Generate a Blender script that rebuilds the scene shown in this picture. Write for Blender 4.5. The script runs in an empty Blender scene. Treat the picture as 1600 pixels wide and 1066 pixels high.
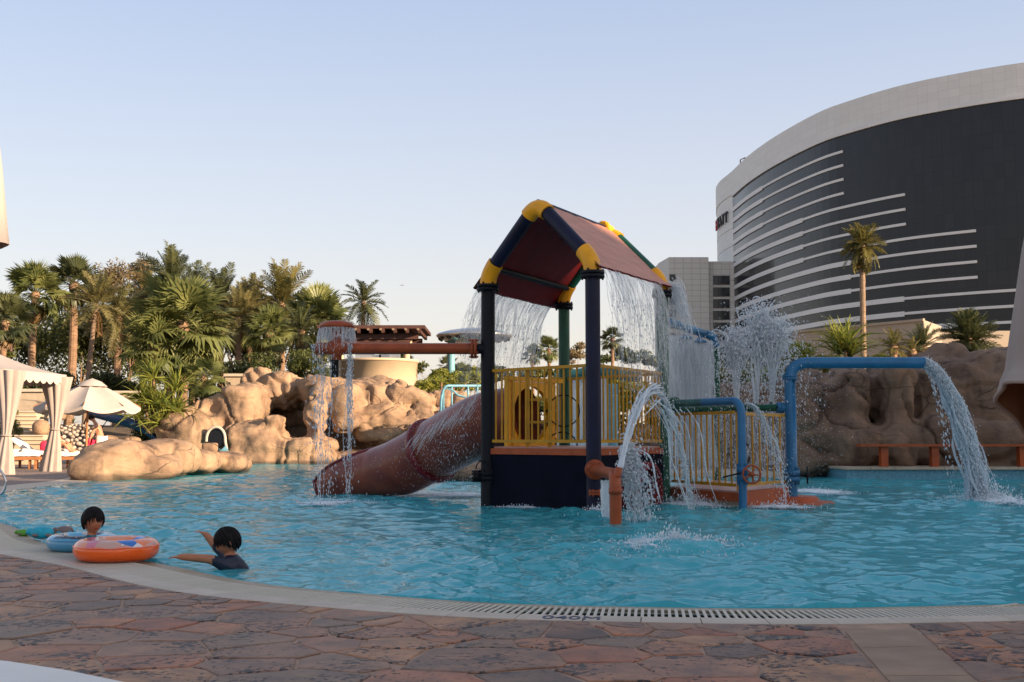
import bpy, bmesh, math, random
import numpy as np
from mathutils import Vector, Matrix, noise
from math import sin, cos, pi, sqrt, radians as R, atan2, tan
random.seed(7); np.random.seed(7)
S = bpy.context.scene
COL = S.collection
# ------------------------------------------------------------ camera, sky, sun, exposure
F, PITCH, EYE = 1800.0, R(4.796), 1.0
cam = bpy.data.objects.new('camera', bpy.data.cameras.new('camera'))
COL.objects.link(cam); S.camera = cam
cam.location = (0, 0, EYE); cam.rotation_euler = (pi/2 + PITCH, 0, 0)
cam.data.sensor_width = 36; cam.data.lens = 36*F/1600
cam.data.clip_start = .05; cam.data.clip_end = 6000
SUN_AZ, SUN_EL = R(119), R(14)            # azimuth clockwise from the viewing direction
world = bpy.data.worlds.new('World'); S.world = world; world.use_nodes = True
wn = world.node_tree.nodes; wl = world.node_tree.links
sky = wn.new('ShaderNodeTexSky'); sky.sky_type = 'NISHITA'; sky.sun_disc = False
sky.sun_elevation = SUN_EL; sky.sun_rotation = SUN_AZ
sky.air_density = 1.0; sky.dust_density = 3.2; sky.ozone_density = 1.6; sky.altitude = 0
# thin evening haze: the sky pales towards a warm horizon
wtc = wn.new('ShaderNodeTexCoord'); wsx = wn.new('ShaderNodeSeparateXYZ'); wl.new(wtc.outputs['Generated'], wsx.inputs[0])
wrp = wn.new('ShaderNodeValToRGB'); wl.new(wsx.outputs[2], wrp.inputs[0]); we = wrp.color_ramp.elements
we[0].position = 0; we[0].color = (3.02,2.60,2.22,1); we[1].position = 1; we[1].color = (1.08,1.16,1.36,1)
for p_, c_ in ((.08,(2.78,2.54,2.32)),(.18,(2.26,2.26,2.42)),(.36,(1.54,1.78,2.36)),(.60,(1.22,1.42,1.86))): k_ = we.new(p_); k_.color = (*c_, 1)
wmx = wn.new('ShaderNodeMix'); wmx.data_type = 'RGBA'; wmx.inputs[0].default_value = .80
wl.new(sky.outputs[0], wmx.inputs[6]); wl.new(wrp.outputs[0], wmx.inputs[7])
wl.new(wmx.outputs[2], wn['Background'].inputs[0]); wn['Background'].inputs[1].default_value = .13
sun = bpy.data.objects.new('sun', bpy.data.lights.new('sun', 'SUN')); COL.objects.link(sun)
sun.data.energy = 4.6; sun.data.angle = R(.5); sun.data.color = (1, .76, .52)
sdir = Vector((cos(SUN_EL)*sin(SUN_AZ), cos(SUN_EL)*cos(SUN_AZ), sin(SUN_EL)))
sun.rotation_euler = sdir.to_track_quat('Z', 'Y').to_euler()
S.view_settings.view_transform = 'Standard'; S.view_settings.look = 'None'
S.view_settings.gamma = 1; S.view_settings.exposure = 1.4; S.view_settings.use_curve_mapping = False
S.cycles.transparent_max_bounces = 20; S.cycles.max_bounces = 7; S.cycles.caustics_reflective = False
S.cycles.caustics_refractive = False; S.cycles.sample_clamp_indirect = 4

# ------------------------------------------------------------ measuring helpers (photo measurements -> metres)
cp, sp = cos(PITCH), sin(PITCH)
def P(u, v, Y):
    a = (u-800)/F; b = (533-v)/F
    t = Y/(cp - sp*b)
    return Vector((a*t, Y, EYE + t*(sp + cp*b)))
def G(u, v, z=0.0):
    a = (u-800)/F; b = (533-v)/F
    t = (z-EYE)/(sp + cp*b)
    return Vector((a*t, t*(cp - sp*b), z))
# ------------------------------------------------------------ object helpers
W = {}
def tag(o, label=None, cat=None, group=None, kind=None):
    if label: o['label'] = label
    if cat: o['category'] = cat
    if group: o['group'] = group
    if kind: o['kind'] = kind
    return o
def empty(name, loc, rz=0, label=None, cat=None, group=None, kind=None):
    o = bpy.data.objects.new(name, None); COL.objects.link(o)
    o.location = loc; o.rotation_euler = (0, 0, rz)
    o.empty_display_size = .1
    M = Matrix.Translation(loc) @ Matrix.Rotation(rz, 4, 'Z')
    W[o.name] = M
    return tag(o, label, cat, group, kind)
class MB:
    """collects shapes; build() links them as one mesh object (world coordinates, re-based on the parent)"""
    def __init__(s): s.v = []; s.f = []; s.m = []; s.sm = []; s.cm = 0; s.smooth = False
    def add(s, vs, fs, smooth=None):
        n = len(s.v); s.v.extend(tuple(x) for x in vs)
        for f in fs: s.f.append(tuple(i+n for i in f)); s.m.append(s.cm); s.sm.append(s.smooth if smooth is None else smooth)
    def box(s, c, d, rz=0, M=None):
        hx, hy, hz = d[0]/2, d[1]/2, d[2]/2
        vs = [Vector((x, y, z)) for x in (-hx, hx) for y in (-hy, hy) for z in (-hz, hz)]
        T = Matrix.Translation(Vector(c)) @ Matrix.Rotation(rz, 4, 'Z')
        if M is not None: T = M @ T
        s.add([T @ q for q in vs], [(0,1,3,2),(4,6,7,5),(0,4,5,1),(2,3,7,6),(0,2,6,4),(1,5,7,3)], False)
    def beam(s, a, b, w, h, up=(0,0,1)):
        a = Vector(a); b = Vector(b); t = (b-a).normalized(); up = Vector(up)
        sx = t.cross(up)
        if sx.length < 1e-4: sx = t.cross(Vector((0,1,0)))
        sx.normalize(); uz = sx.cross(t).normalized()
        vs = [p + sx*i*w/2 + uz*j*h/2 for p in (a, b) for i, j in ((-1,-1),(1,-1),(1,1),(-1,1))]
        s.add(vs, [(3,2,1,0),(4,5,6,7),(0,1,5,4),(1,2,6,5),(2,3,7,6),(3,0,4,7)], False)
    def tube(s, pts, r, seg=12, cap=True, closed=False, smooth=True):
        pts = [Vector(p) for p in pts]; n = len(pts)
        rr = r if isinstance(r, (list, tuple)) else [r]*n
        vs = []; prev = None
        for i, p in enumerate(pts):
            if closed: t = pts[(i+1) % n]-pts[i-1]
            else: t = pts[min(i+1, n-1)]-pts[max(i-1, 0)]
            t.normalize()
            if prev is None:
                prev = t.cross(Vector((0,0,1)) if abs(t.z) < .9 else Vector((1,0,0))).normalized()
            a = (prev - t*prev.dot(t)).normalized(); b = t.cross(a); prev = a
            for k in range(seg):
                q = 2*pi*k/seg; vs.append(p + (a*cos(q)+b*sin(q))*rr[i])
        fs = []
        for i in range(n if closed else n-1):
            j = (i+1) % n
            for k in range(seg):
                l = (k+1) % seg
                fs.append((i*seg+k, i*seg+l, j*seg+l, j*seg+k))
        s.add(vs, fs, smooth)
        if cap and not closed:
            s.add(vs[:seg], [tuple(range(seg))[::-1]], False); s.add(vs[-seg:], [tuple(range(seg))], False)
    def lathe(s, prof, c, seg=24, axis=None, smooth=True):
        """prof: (r, h) pairs along the axis"""
        ax = Vector(axis or (0,0,1)).normalized(); q = Vector((0,0,1)).rotation_difference(ax); c = Vector(c)
        vs = [c + q @ Vector((r*cos(2*pi*k/seg), r*sin(2*pi*k/seg), h)) for r, h in prof for k in range(seg)]
        fs = [(i*seg+k, i*seg+(k+1) % seg, (i+1)*seg+(k+1) % seg, (i+1)*seg+k) for i in range(len(prof)-1) for k in range(seg)]
        s.add(vs, fs, smooth)
        if prof[0][0] > 1e-3: s.add(vs[:seg], [tuple(range(seg))[::-1]], False)
        if prof[-1][0] > 1e-3: s.add(vs[-seg:], [tuple(range(seg))], False)
    def ell(s, c, r, seg=14, rings=8, rot=None, e=1.0):
        c = Vector(c); vs = []; 
        def pw(x, e): return math.copysign(abs(x)**e, x)
        for i in range(rings+1):
            ph = -pi/2 + pi*i/rings
            for k in range(seg):
                th = 2*pi*k/seg
                q = Vector((r[0]*pw(cos(ph), e)*pw(cos(th), e), r[1]*pw(cos(ph), e)*pw(sin(th), e), r[2]*pw(sin(ph), e)))
                if rot is not None: q = rot @ q
                vs.append(c+q)
        fs = [(i*seg+k, i*seg+(k+1) % seg, (i+1)*seg+(k+1) % seg, (i+1)*seg+k) for i in range(rings) for k in range(seg)]
        s.add(vs, fs, True)
    def mesh(s, name, mats):
        me = bpy.data.meshes.new(name); me.from_pydata(s.v, [], s.f)
        for m in (mats if isinstance(mats, (list, tuple)) else [mats]): me.materials.append(m)
        me.polygons.foreach_set('material_index', s.m); me.polygons.foreach_set('use_smooth', s.sm)
        me.update(); return me
    def build(s, name, mats, parent=None, label=None, cat=None, group=None, kind=None):
        me = s.mesh(name, mats); o = bpy.data.objects.new(name, me); COL.objects.link(o)
        if parent is not None:
            o.parent = parent; me.transform(W[parent.name].inverted()); W[o.name] = W[parent.name]
        else: W[o.name] = Matrix()
        return tag(o, label, cat, group, kind)
def inst(name, me, parent, M, matl=None):
    """object sharing mesh data; M is its world matrix"""
    o = bpy.data.objects.new(name, me); COL.objects.link(o)
    if parent is not None: o.parent = parent; o.matrix_basis = W[parent.name].inverted() @ M
    else: o.matrix_basis = M
    W[o.name] = M
    return o
def arc(p0, p1, p2, n=8):
    """rounded corner p0-p1-p2 as points"""
    p0, p1, p2 = map(Vector, (p0, p1, p2))
    return [(1-t)**2*p0 + 2*t*(1-t)*p1 + t*t*p2 for t in [i/n for i in range(n+1)]]
def spline(pts, n):
    """Catmull-Rom through pts, n steps per span"""
    pts = [Vector(p) for p in pts]; q = [2*pts[0]-pts[1]] + pts + [2*pts[-1]-pts[-2]]; out = []
    for i in range(1, len(q)-2):
        a, b, c, d = q[i-1:i+3]
        for k in range(n):
            t = k/n
            out.append(.5*((2*b)+(c-a)*t+(2*a-5*b+4*c-d)*t*t+(3*b-a-3*c+d)*t**3))
    out.append(pts[-1]); return out

# ------------------------------------------------------------ materials
def newmat(name):
    m = bpy.data.materials.new(name); m.use_nodes = True
    nt = m.node_tree; return m, nt, nt.nodes, nt.links, nt.nodes['Principled BSDF']
def pbr(name, col, rough=.5, var=.18, scale=4.0, bump=.15, bscale=None, col2=None, metal=0, spec=.5, coat=0, objvar=0, bdist=.01, stretch=None, dirt=None):
    m, nt, N, L, B = newmat(name)
    tc = N.new('ShaderNodeTexCoord'); vec = tc.outputs['Object']
    if stretch:
        mp = N.new('ShaderNodeMapping'); mp.inputs['Scale'].default_value = stretch; L.new(vec, mp.inputs[0]); vec = mp.outputs[0]
    nz = N.new('ShaderNodeTexNoise'); nz.inputs['Scale'].default_value = scale; nz.inputs['Detail'].default_value = 8
    nz.inputs['Roughness'].default_value = .62; L.new(vec, nz.inputs['Vector'])
    rp = N.new('ShaderNodeValToRGB'); rp.color_ramp.elements[0].position = .32; rp.color_ramp.elements[1].position = .68
    c2 = col2 or tuple(min(1, c*(1+var)) for c in col)
    c1 = tuple(c*(1-var) for c in col)
    rp.color_ramp.elements[0].color = (*c1, 1); rp.color_ramp.elements[1].color = (*c2, 1)
    L.new(nz.outputs[0], rp.inputs[0]); out = rp.outputs[0]
    if dirt:
        n2 = N.new('ShaderNodeTexNoise'); n2.inputs['Scale'].default_value = dirt[1]; n2.inputs['Detail'].default_value = 10; n2.inputs['Roughness'].default_value = .75
        L.new(vec, n2.inputs['Vector'])
        r2 = N.new('ShaderNodeValToRGB'); r2.color_ramp.elements[0].position = dirt[2]; r2.color_ramp.elements[1].position = dirt[2]+.08
        L.new(n2.outputs[0], r2.inputs[0])
        mx = N.new('ShaderNodeMix'); mx.data_type = 'RGBA'; L.new(r2.outputs[0], mx.inputs[0]); L.new(out, mx.inputs[6]); mx.inputs[7].default_value = (*dirt[0], 1); out = mx.outputs[2]
    if objvar:
        oi = N.new('ShaderNodeObjectInfo'); hs = N.new('ShaderNodeHueSaturation')
        a = N.new('ShaderNodeMapRange'); a.inputs[3].default_value = 1-objvar; a.inputs[4].default_value = 1+objvar; L.new(oi.outputs['Random'], a.inputs[0]); L.new(a.outputs[0], hs.inputs['Value'])
        L.new(out, hs.inputs['Color']); out = hs.outputs[0]
    L.new(out, B.inputs['Base Color'])
    if bump:
        bp = N.new('ShaderNodeBump'); bp.inputs['Strength'].default_value = bump; bp.inputs['Distance'].default_value = bdist
        nb = N.new('ShaderNodeTexNoise'); nb.inputs['Scale'].default_value = bscale or scale*5; nb.inputs['Detail'].default_value = 6; L.new(vec, nb.inputs['Vector'])
        L.new(nb.outputs[0], bp.inputs['Height']); L.new(bp.outputs[0], B.inputs['Normal'])
    B.inputs['Roughness'].default_value = rough; B.inputs['Metallic'].default_value = metal
    B.inputs['Specular IOR Level'].default_value = spec*.7; B.inputs['Coat Weight'].default_value = coat*.3
    B.inputs['Coat Roughness'].default_value = .15
    return m
def leafmat(name, c1, c2, transl=.35, scale=1.2):
    m, nt, N, L, B = newmat(name)
    oi = N.new('ShaderNodeObjectInfo'); geo = N.new('ShaderNodeNewGeometry')
    nz = N.new('ShaderNodeTexNoise'); nz.inputs['Scale'].default_value = scale; L.new(geo.outputs['Position'], nz.inputs['Vector'])
    ad = N.new('ShaderNodeMath'); ad.operation = 'MULTIPLY_ADD'; L.new(oi.outputs['Random'], ad.inputs[0]); ad.inputs[1].default_value = .45; 
    s2 = N.new('ShaderNodeMath'); s2.operation = 'SUBTRACT'; L.new(nz.outputs[0], s2.inputs[0]); s2.inputs[1].default_value = .2; L.new(s2.outputs[0], ad.inputs[2])
    rp = N.new('ShaderNodeValToRGB'); rp.color_ramp.elements[0].position = .15; rp.color_ramp.elements[1].position = .8
    rp.color_ramp.elements[0].color = (*c1, 1); rp.color_ramp.elements[1].color = (*c2, 1); L.new(ad.outputs[0], rp.inputs[0])
    L.new(rp.outputs[0], B.inputs['Base Color']); B.inputs['Roughness'].default_value = .45; B.inputs['Specular IOR Level'].default_value = .35
    tr = N.new('ShaderNodeBsdfTranslucent'); L.new(rp.outputs[0], tr.inputs[0])
    mx = N.new('ShaderNodeMixShader'); mx.inputs[0].default_value = transl; L.new(B.outputs[0], mx.inputs[1]); L.new(tr.outputs[0], mx.inputs[2])
    L.new(mx.outputs[0], N['Material Output'].inputs[0]); return m
MT = {}
MT['navy'] = pbr('navy_paint', (.006,.008,.030), .45, .3, 3, .08, spec=.35, dirt=((.05,.06,.09), 9, .68))
MT['skirt'] = pbr('dark_navy_panel', (.004,.005,.013), .8, .3, 3, .1, spec=.15, dirt=((.03,.035,.05), 7, .66))
MT['black'] = pbr('black_pipe_paint', (.007,.008,.012), .55, .3, 5, .12, spec=.3, dirt=((.035,.035,.045), 12, .66))
MT['green'] = pbr('green_paint', (.008,.085,.048), .4, .25, 4, .08, coat=.3, dirt=((.03,.04,.035), 6, .64))
MT['yellow'] = pbr('yellow_paint', (.84,.37,.006), .4, .14, 4, .05, coat=.25, dirt=((.30,.16,.03), 11, .70))
MT['yrail'] = pbr('yellow_rail_paint', (.50,.235,.008), .4, .2, 6, .05, dirt=((.16,.08,.03), 14, .68))
MT['orange'] = pbr('orange_paint', (.32,.058,.012), .42, .22, 4, .08, coat=.25, dirt=((.12,.03,.02), 10, .68))
MT['fascia'] = pbr('orange_board', (.37,.072,.018), .55, .22, 5, .1, dirt=((.55,.50,.45), 9, .74))
MT['pinkdeck'] = pbr('pink_wet_floor', (.52,.27,.21), .35, .2, 3, .1)
MT['blue'] = pbr('blue_paint', (.022,.14,.29), .38, .16, 3, .05, coat=.25, dirt=((.03,.08,.14), 12, .72))
MT['lblue'] = pbr('pale_blue_paint', (.16,.36,.44), .5, .2, 5, .05)
MT['red'] = pbr('red_roof_panel', (.17,.008,.010), .7, .15, 3, .05)
MT['roof'] = pbr('faded_red_panel', (.50,.225,.155), .6, .14, 2, .12, stretch=(1,1,6), coat=.15)
MT['slide'] = pbr('worn_red_fibreglass', (.21,.040,.028), .32, .32, 1.8, .08, coat=.35, col2=(.30,.075,.034), dirt=((.26,.09,.06), 5, .68))
MT['slider'] = pbr('deep_red_fibreglass', (.17,.010,.014), .3, .25, 3, .06, coat=.35)
MT['dred'] = pbr('dark_red', (.17,.008,.010), .7, .2, 4, .05)
MT['steel'] = pbr('brushed_steel', (.55,.55,.57), .22, .1, 6, .02, metal=1)
MT['silver'] = pbr('silver_canopy', (.50,.52,.54), .25, .12, 1.2, .03, metal=.8)
MT['dglass'] = pbr('dark_window', (.02,.025,.03), .08, .1, 1, 0)
MT['canvas'] = pbr('cream_canvas', (.43,.37,.33), .85, .08, 2, .25, bscale=60, bdist=.004)
MT['canvas2'] = pbr('pinkish_canvas', (.34,.285,.255), .85, .08, 2, .25, bscale=60, bdist=.004)
MT['brownc'] = pbr('brown_lining', (.25,.13,.075), .85, .12, 2, .2, bscale=60)
MT['wood'] = pbr('warm_teak', (.36,.15,.06), .55, .3, 3, .15, stretch=(1,1,6))
MT['dwood'] = pbr('dark_brown_timber', (.075,.032,.024), .6, .3, 2, .15)
MT['towel'] = pbr('white_towel', (.78,.74,.70), .9, .06, 3, .3, bscale=90, bdist=.006)
MT['skin'] = pbr('skin', (.52,.25,.15), .5, .08, 5, .03)
MT['skink'] = pbr('wet_skin', (.42,.17,.09), .35, .08, 6, .03)
MT['hair'] = pbr('wet_black_hair', (.008,.006,.006), .5, .3, 30, .6, stretch=(1,1,.15), bdist=.01, spec=.25)
MT['teal'] = pbr('teal_swim_shirt', (.01,.13,.18), .5, .15, 8, .1)
MT['navyc'] = pbr('navy_swim_shirt', (.012,.016,.035), .45, .2, 8, .15)
MT['pinkc'] = pbr('hot_pink_cloth', (.75,.03,.09), .8, .1, 5, .1)
MT['white'] = pbr('white_paint', (.75,.72,.68), .5, .05, 3, .05)
MT['stucco'] = pbr('beige_stucco', (.56,.42,.28), .9, .08, 1.5, .3, bscale=30)
MT['stone'] = pbr('beige_wall_stone', (.42,.33,.24), .9, .15, 2, .3, bscale=18)
MT['bark'] = pbr('palm_bark', (.23,.14,.085), .9, .35, 3, .6, stretch=(1,1,5), bdist=.04)
MT['bark2'] = pbr('pale_palm_bark', (.25,.17,.115), .9, .3, 3, .6, stretch=(1,1,6), bdist=.03)
MT['fan'] = leafmat('fan_palm_leaf', (.075,.10,.032), (.24,.25,.085), .4)
MT['feather'] = leafmat('date_palm_leaf', (.075,.080,.030), (.23,.19,.075))
MT['dark'] = leafmat('dark_palm_leaf', (.04,.055,.026), (.12,.125,.05), .3)
MT['dead'] = leafmat('dry_frond', (.16,.09,.035), (.30,.19,.08), .3)
MT['golden'] = leafmat('golden_leaf', (.075,.08,.025), (.22,.185,.055), .4)
MT['yucca'] = leafmat('strap_leaf', (.08,.13,.025), (.34,.34,.07), .4)
MT['bush'] = leafmat('bush_leaf', (.045,.062,.018), (.16,.17,.05), .35)
MT['bushd'] = leafmat('deep_bush_leaf', (.028,.042,.016), (.085,.10,.035), .3)
MT['limeb'] = leafmat('lime_shrub_leaf', (.10,.14,.022), (.30,.30,.05), .4)
MT['brush'] = leafmat('brown_twig_leaf', (.15,.12,.06), (.28,.21,.12), .35)
MT['river'] = pbr('river_stone', (.38,.31,.25), .8, .25, 3, .3, objvar=.25)
MT['soil'] = pbr('soil', (.12,.085,.055), .95, .3, 1.5, .5, bscale=9, bdist=.05)
MT['sand'] = pbr('sandy_ground', (.33,.26,.19), .95, .2, .3, .4, bscale=6, bdist=.05)
# ------------------------------------------------------------ ground, pool, water
def rockmat():
    m, nt, N, L, B = newmat('sculpted_tan_rock')
    tc = N.new('ShaderNodeTexCoord'); geo = N.new('ShaderNodeNewGeometry'); v = geo.outputs['Position']
    n1 = N.new('ShaderNodeTexNoise'); n1.inputs['Scale'].default_value = .9; n1.inputs['Detail'].default_value = 12; n1.inputs['Roughness'].default_value = .65; L.new(v, n1.inputs['Vector'])
    r1 = N.new('ShaderNodeValToRGB'); e = r1.color_ramp.elements; e[0].position = .30; e[0].color = (.12,.070,.045,1); e[1].position = .68; e[1].color = (.40,.26,.158,1)
    k = r1.color_ramp.elements.new(.48); k.color = (.30,.190,.115,1); L.new(n1.outputs[0], r1.inputs[0])
    mp = N.new('ShaderNodeMapping'); mp.inputs['Scale'].default_value = (.9,.9,1.3); L.new(v, mp.inputs[0])
    nd = N.new('ShaderNodeTexNoise'); nd.inputs['Scale'].default_value = 1.2; nd.inputs['Detail'].default_value = 5; L.new(mp.outputs[0], nd.inputs['Vector'])
    mm = N.new('ShaderNodeMix'); mm.data_type = 'VECTOR'; mm.inputs[0].default_value = .35; L.new(mp.outputs[0], mm.inputs[4]); L.new(nd.outputs['Color'], mm.inputs[5])
    vo = N.new('ShaderNodeTexVoronoi'); vo.feature = 'DISTANCE_TO_EDGE'; vo.inputs['Scale'].default_value = 1.1; L.new(mm.outputs[1], vo.inputs['Vector'])
    cr = N.new('ShaderNodeValToRGB'); cr.color_ramp.elements[0].position = 0; cr.color_ramp.elements[0].color = (0,0,0,1); cr.color_ramp.elements[1].position = .016; cr.color_ramp.elements[1].color = (1,1,1,1)
    L.new(vo.outputs['Distance'], cr.inputs[0])
    ms = N.new('ShaderNodeTexNoise'); ms.inputs['Scale'].default_value = .7; ms.inputs['Detail'].default_value = 2; L.new(v, ms.inputs['Vector'])
    mr = N.new('ShaderNodeMapRange'); mr.inputs[1].default_value = .5; mr.inputs[2].default_value = .6; L.new(ms.outputs[0], mr.inputs[0])
    crm = N.new('ShaderNodeMix'); crm.data_type = 'RGBA'; L.new(mr.outputs[0], crm.inputs[0]); crm.inputs[6].default_value = (1,1,1,1); L.new(cr.outputs[0], crm.inputs[7])
    mu = N.new('ShaderNodeMix'); mu.data_type = 'RGBA'; mu.blend_type = 'MULTIPLY'; mu.inputs[0].default_value = .55; L.new(r1.outputs[0], mu.inputs[6]); L.new(crm.outputs[2], mu.inputs[7])
    # dark stains running down
    st = N.new('ShaderNodeMapping'); st.inputs['Scale'].default_value = (1.6,1.6,.28); L.new(v, st.inputs[0])
    ns = N.new('ShaderNodeTexNoise'); ns.inputs['Scale'].default_value = 1.0; ns.inputs['Detail'].default_value = 7; ns.inputs['Roughness'].default_value = .6; L.new(st.outputs[0], ns.inputs['Vector'])
    sr = N.new('ShaderNodeMapRange'); sr.inputs[1].default_value = .52; sr.inputs[2].default_value = .70; L.new(ns.outputs[0], sr.inputs[0])
    mx = N.new('ShaderNodeMix'); mx.data_type = 'RGBA'; L.new(sr.outputs[0], mx.inputs[0]); L.new(mu.outputs[2], mx.inputs[6]); mx.inputs[7].default_value = (.06,.038,.028,1)
    sz = N.new('ShaderNodeSeparateXYZ'); L.new(v, sz.inputs[0]); wz = N.new('ShaderNodeMath'); wz.operation = 'MULTIPLY_ADD'; L.new(n1.outputs[0], wz.inputs[0]); wz.inputs[1].default_value = -.25; L.new(sz.outputs[2], wz.inputs[2])
    wr = N.new('ShaderNodeMapRange'); wr.inputs[1].default_value = -.04; wr.inputs[2].default_value = .04; wr.inputs[3].default_value = .6; wr.inputs[4].default_value = 0; L.new(wz.outputs[0], wr.inputs[0])
    mw = N.new('ShaderNodeMix'); mw.data_type = 'RGBA'; L.new(wr.outputs[0], mw.inputs[0]); L.new(mx.outputs[2], mw.inputs[6]); mw.inputs[7].default_value = (.05,.035,.028,1)
    L.new(mw.outputs[2], B.inputs['Base Color']); B.inputs['Roughness'].default_value = .85
    nb = N.new('ShaderNodeTexNoise'); sm2 = N.new('ShaderNodeMapping'); sm2.inputs['Scale'].default_value = (.8,.8,2.2); L.new(v, sm2.inputs[0]); nb.inputs['Scale'].default_value = 2.6; nb.inputs['Detail'].default_value = 12; nb.inputs['Roughness'].default_value = .68; nb.inputs['Distortion'].default_value = .4; L.new(sm2.outputs[0], nb.inputs['Vector'])
    ad = N.new('ShaderNodeMath'); ad.operation = 'MULTIPLY_ADD'; L.new(crm.outputs[2], ad.inputs[0]); ad.inputs[1].default_value = .35; L.new(nb.outputs[0], ad.inputs[2])
    bp = N.new('ShaderNodeBump'); bp.inputs['Strength'].default_value = .7; bp.inputs['Distance'].default_value = .10; L.new(ad.outputs[0], bp.inputs['Height']); L.new(bp.outputs[0], B.inputs['Normal'])
    return m
MT['rock'] = rockmat()
MT['rock_shade'] = MT['rock'].copy(); MT['rock_shade'].name = 'shade_toned_rock'  # darker copy of the same rock: the right wall's shade put into the colour
for n_ in MT['rock_shade'].node_tree.nodes:
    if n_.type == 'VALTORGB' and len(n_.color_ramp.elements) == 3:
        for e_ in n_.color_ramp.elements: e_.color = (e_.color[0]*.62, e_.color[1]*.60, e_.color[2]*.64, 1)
def stonemat():
    m, nt, N, L, B = newmat('crazy_paving_stone')
    oi = N.new('ShaderNodeObjectInfo'); geo = N.new('ShaderNodeNewGeometry'); v = geo.outputs['Position']
    rp = N.new('ShaderNodeValToRGB'); rp.color_ramp.interpolation = 'CONSTANT'; e = rp.color_ramp.elements
    e[0].position = 0; e[0].color = (0.296,0.153,0.094,1); e[1].position = .18; e[1].color = (0.213,0.141,0.097,1)
    for p, c in ((.34,(0.355,0.153,0.075)),(.48,(0.247,0.144,0.097)),(.60,(0.306,0.107,0.053)),(.72,(0.173,0.111,0.078)),(.80,(0.375,0.194,0.097)),(.90,(0.276,0.157,0.100)),(.96,(0.123,0.074,0.053))):
        k = e.new(p); k.color = (*c, 1)
    L.new(oi.outputs['Random'], rp.inputs[0])
    ax = N.new('ShaderNodeVectorMath'); ax.operation = 'ADD'; sc = N.new('ShaderNodeVectorMath'); sc.operation = 'SCALE'
    cx = N.new('ShaderNodeCombineXYZ'); L.new(oi.outputs['Random'], cx.inputs[0]); L.new(oi.outputs['Random'], cx.inputs[2]); L.new(cx.outputs[0], sc.inputs[0]); sc.inputs[3].default_value = 37
    L.new(v, ax.inputs[0]); L.new(sc.outputs[0], ax.inputs[1])
    n1 = N.new('ShaderNodeTexNoise'); n1.inputs['Scale'].default_value = 6; n1.inputs['Detail'].default_value = 12; n1.inputs['Roughness'].default_value = .7; L.new(ax.outputs[0], n1.inputs['Vector'])
    r1 = N.new('ShaderNodeValToRGB'); r1.color_ramp.elements[0].position = .36; r1.color_ramp.elements[0].color = (.55,.54,.56,1); r1.color_ramp.elements[1].position = .64; r1.color_ramp.elements[1].color = (1.30,1.24,1.18,1)
    L.new(n1.outputs[0], r1.inputs[0])
    n4 = N.new('ShaderNodeTexNoise'); n4.inputs['Scale'].default_value = 1.9; n4.inputs['Detail'].default_value = 5; L.new(ax.outputs[0], n4.inputs['Vector'])
    r4 = N.new('ShaderNodeMapRange'); r4.inputs[1].default_value = .44; r4.inputs[2].default_value = .6; L.new(n4.outputs[0], r4.inputs[0])
    c4 = N.new('ShaderNodeMix'); c4.data_type = 'RGBA'; L.new(r4.outputs[0], c4.inputs[0]); L.new(rp.outputs[0], c4.inputs[6]); c4.inputs[7].default_value = (.37,.185,.11,1)
    mh = N.new('ShaderNodeMix'); mh.data_type = 'RGBA'; mh.inputs[0].default_value = .5; L.new(rp.outputs[0], mh.inputs[6]); L.new(c4.outputs[2], mh.inputs[7])
    mu = N.new('ShaderNodeMix'); mu.data_type = 'RGBA'; mu.blend_type = 'MULTIPLY'; mu.inputs[0].default_value = 1; L.new(mh.outputs[2], mu.inputs[6]); L.new(r1.outputs[0], mu.inputs[7])
    # pits
    pn = N.new('ShaderNodeTexNoise'); pn.inputs['Scale'].default_value = 28; pn.inputs['Detail'].default_value = 4; pn.inputs['Roughness'].default_value = .6; L.new(ax.outputs[0], pn.inputs['Vector'])
    n3 = N.new('ShaderNodeTexNoise'); n3.inputs['Scale'].default_value = 2.2; n3.inputs['Detail'].default_value = 3; L.new(ax.outputs[0], n3.inputs['Vector'])
    sm = N.new('ShaderNodeMath'); sm.operation = 'MULTIPLY_ADD'; L.new(n3.outputs[0], sm.inputs[0]); sm.inputs[1].default_value = .8; L.new(pn.outputs[0], sm.inputs[2])
    pr = N.new('ShaderNodeMapRange'); pr.inputs[1].default_value = .99; pr.inputs[2].default_value = 1.06; L.new(sm.outputs[0], pr.inputs[0])
    mx = N.new('ShaderNodeMix'); mx.data_type = 'RGBA'; L.new(pr.outputs[0], mx.inputs[0]); L.new(mu.outputs[2], mx.inputs[6]); mx.inputs[7].default_value = (.035,.025,.024,1)
    L.new(mx.outputs[2], B.inputs['Base Color'])
    rr = N.new('ShaderNodeMapRange'); rr.inputs[3].default_value = .38; rr.inputs[4].default_value = .72; L.new(n1.outputs[0], rr.inputs[0]); L.new(rr.outputs[0], B.inputs['Roughness'])
    hb = N.new('ShaderNodeMath'); hb.operation = 'MULTIPLY_ADD'; L.new(pr.outputs[0], hb.inputs[0]); hb.inputs[1].default_value = -.7; L.new(n1.outputs[0], hb.inputs[2])
    bp = N.new('ShaderNodeBump'); bp.inputs['Strength'].default_value = .5; bp.inputs['Distance'].default_value = .012; L.new(hb.outputs[0], bp.inputs['Height']); L.new(bp.outputs[0], B.inputs['Normal'])
    return m
MT['paver'] = stonemat()
MT['mortar'] = pbr('pinkish_mortar', (.37,.24,.17), .85, .25, 6, .3, bscale=40)
MT['tantile'] = pbr('tan_rim_tile', (.34,.26,.17), .45, .12, 5, .1, objvar=.06)
MT['creamtile'] = pbr('cream_coping_tile', (.52,.43,.34), .55, .10, 5, .1, objvar=.06, dirt=((.38,.27,.21), 8, .66))
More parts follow.
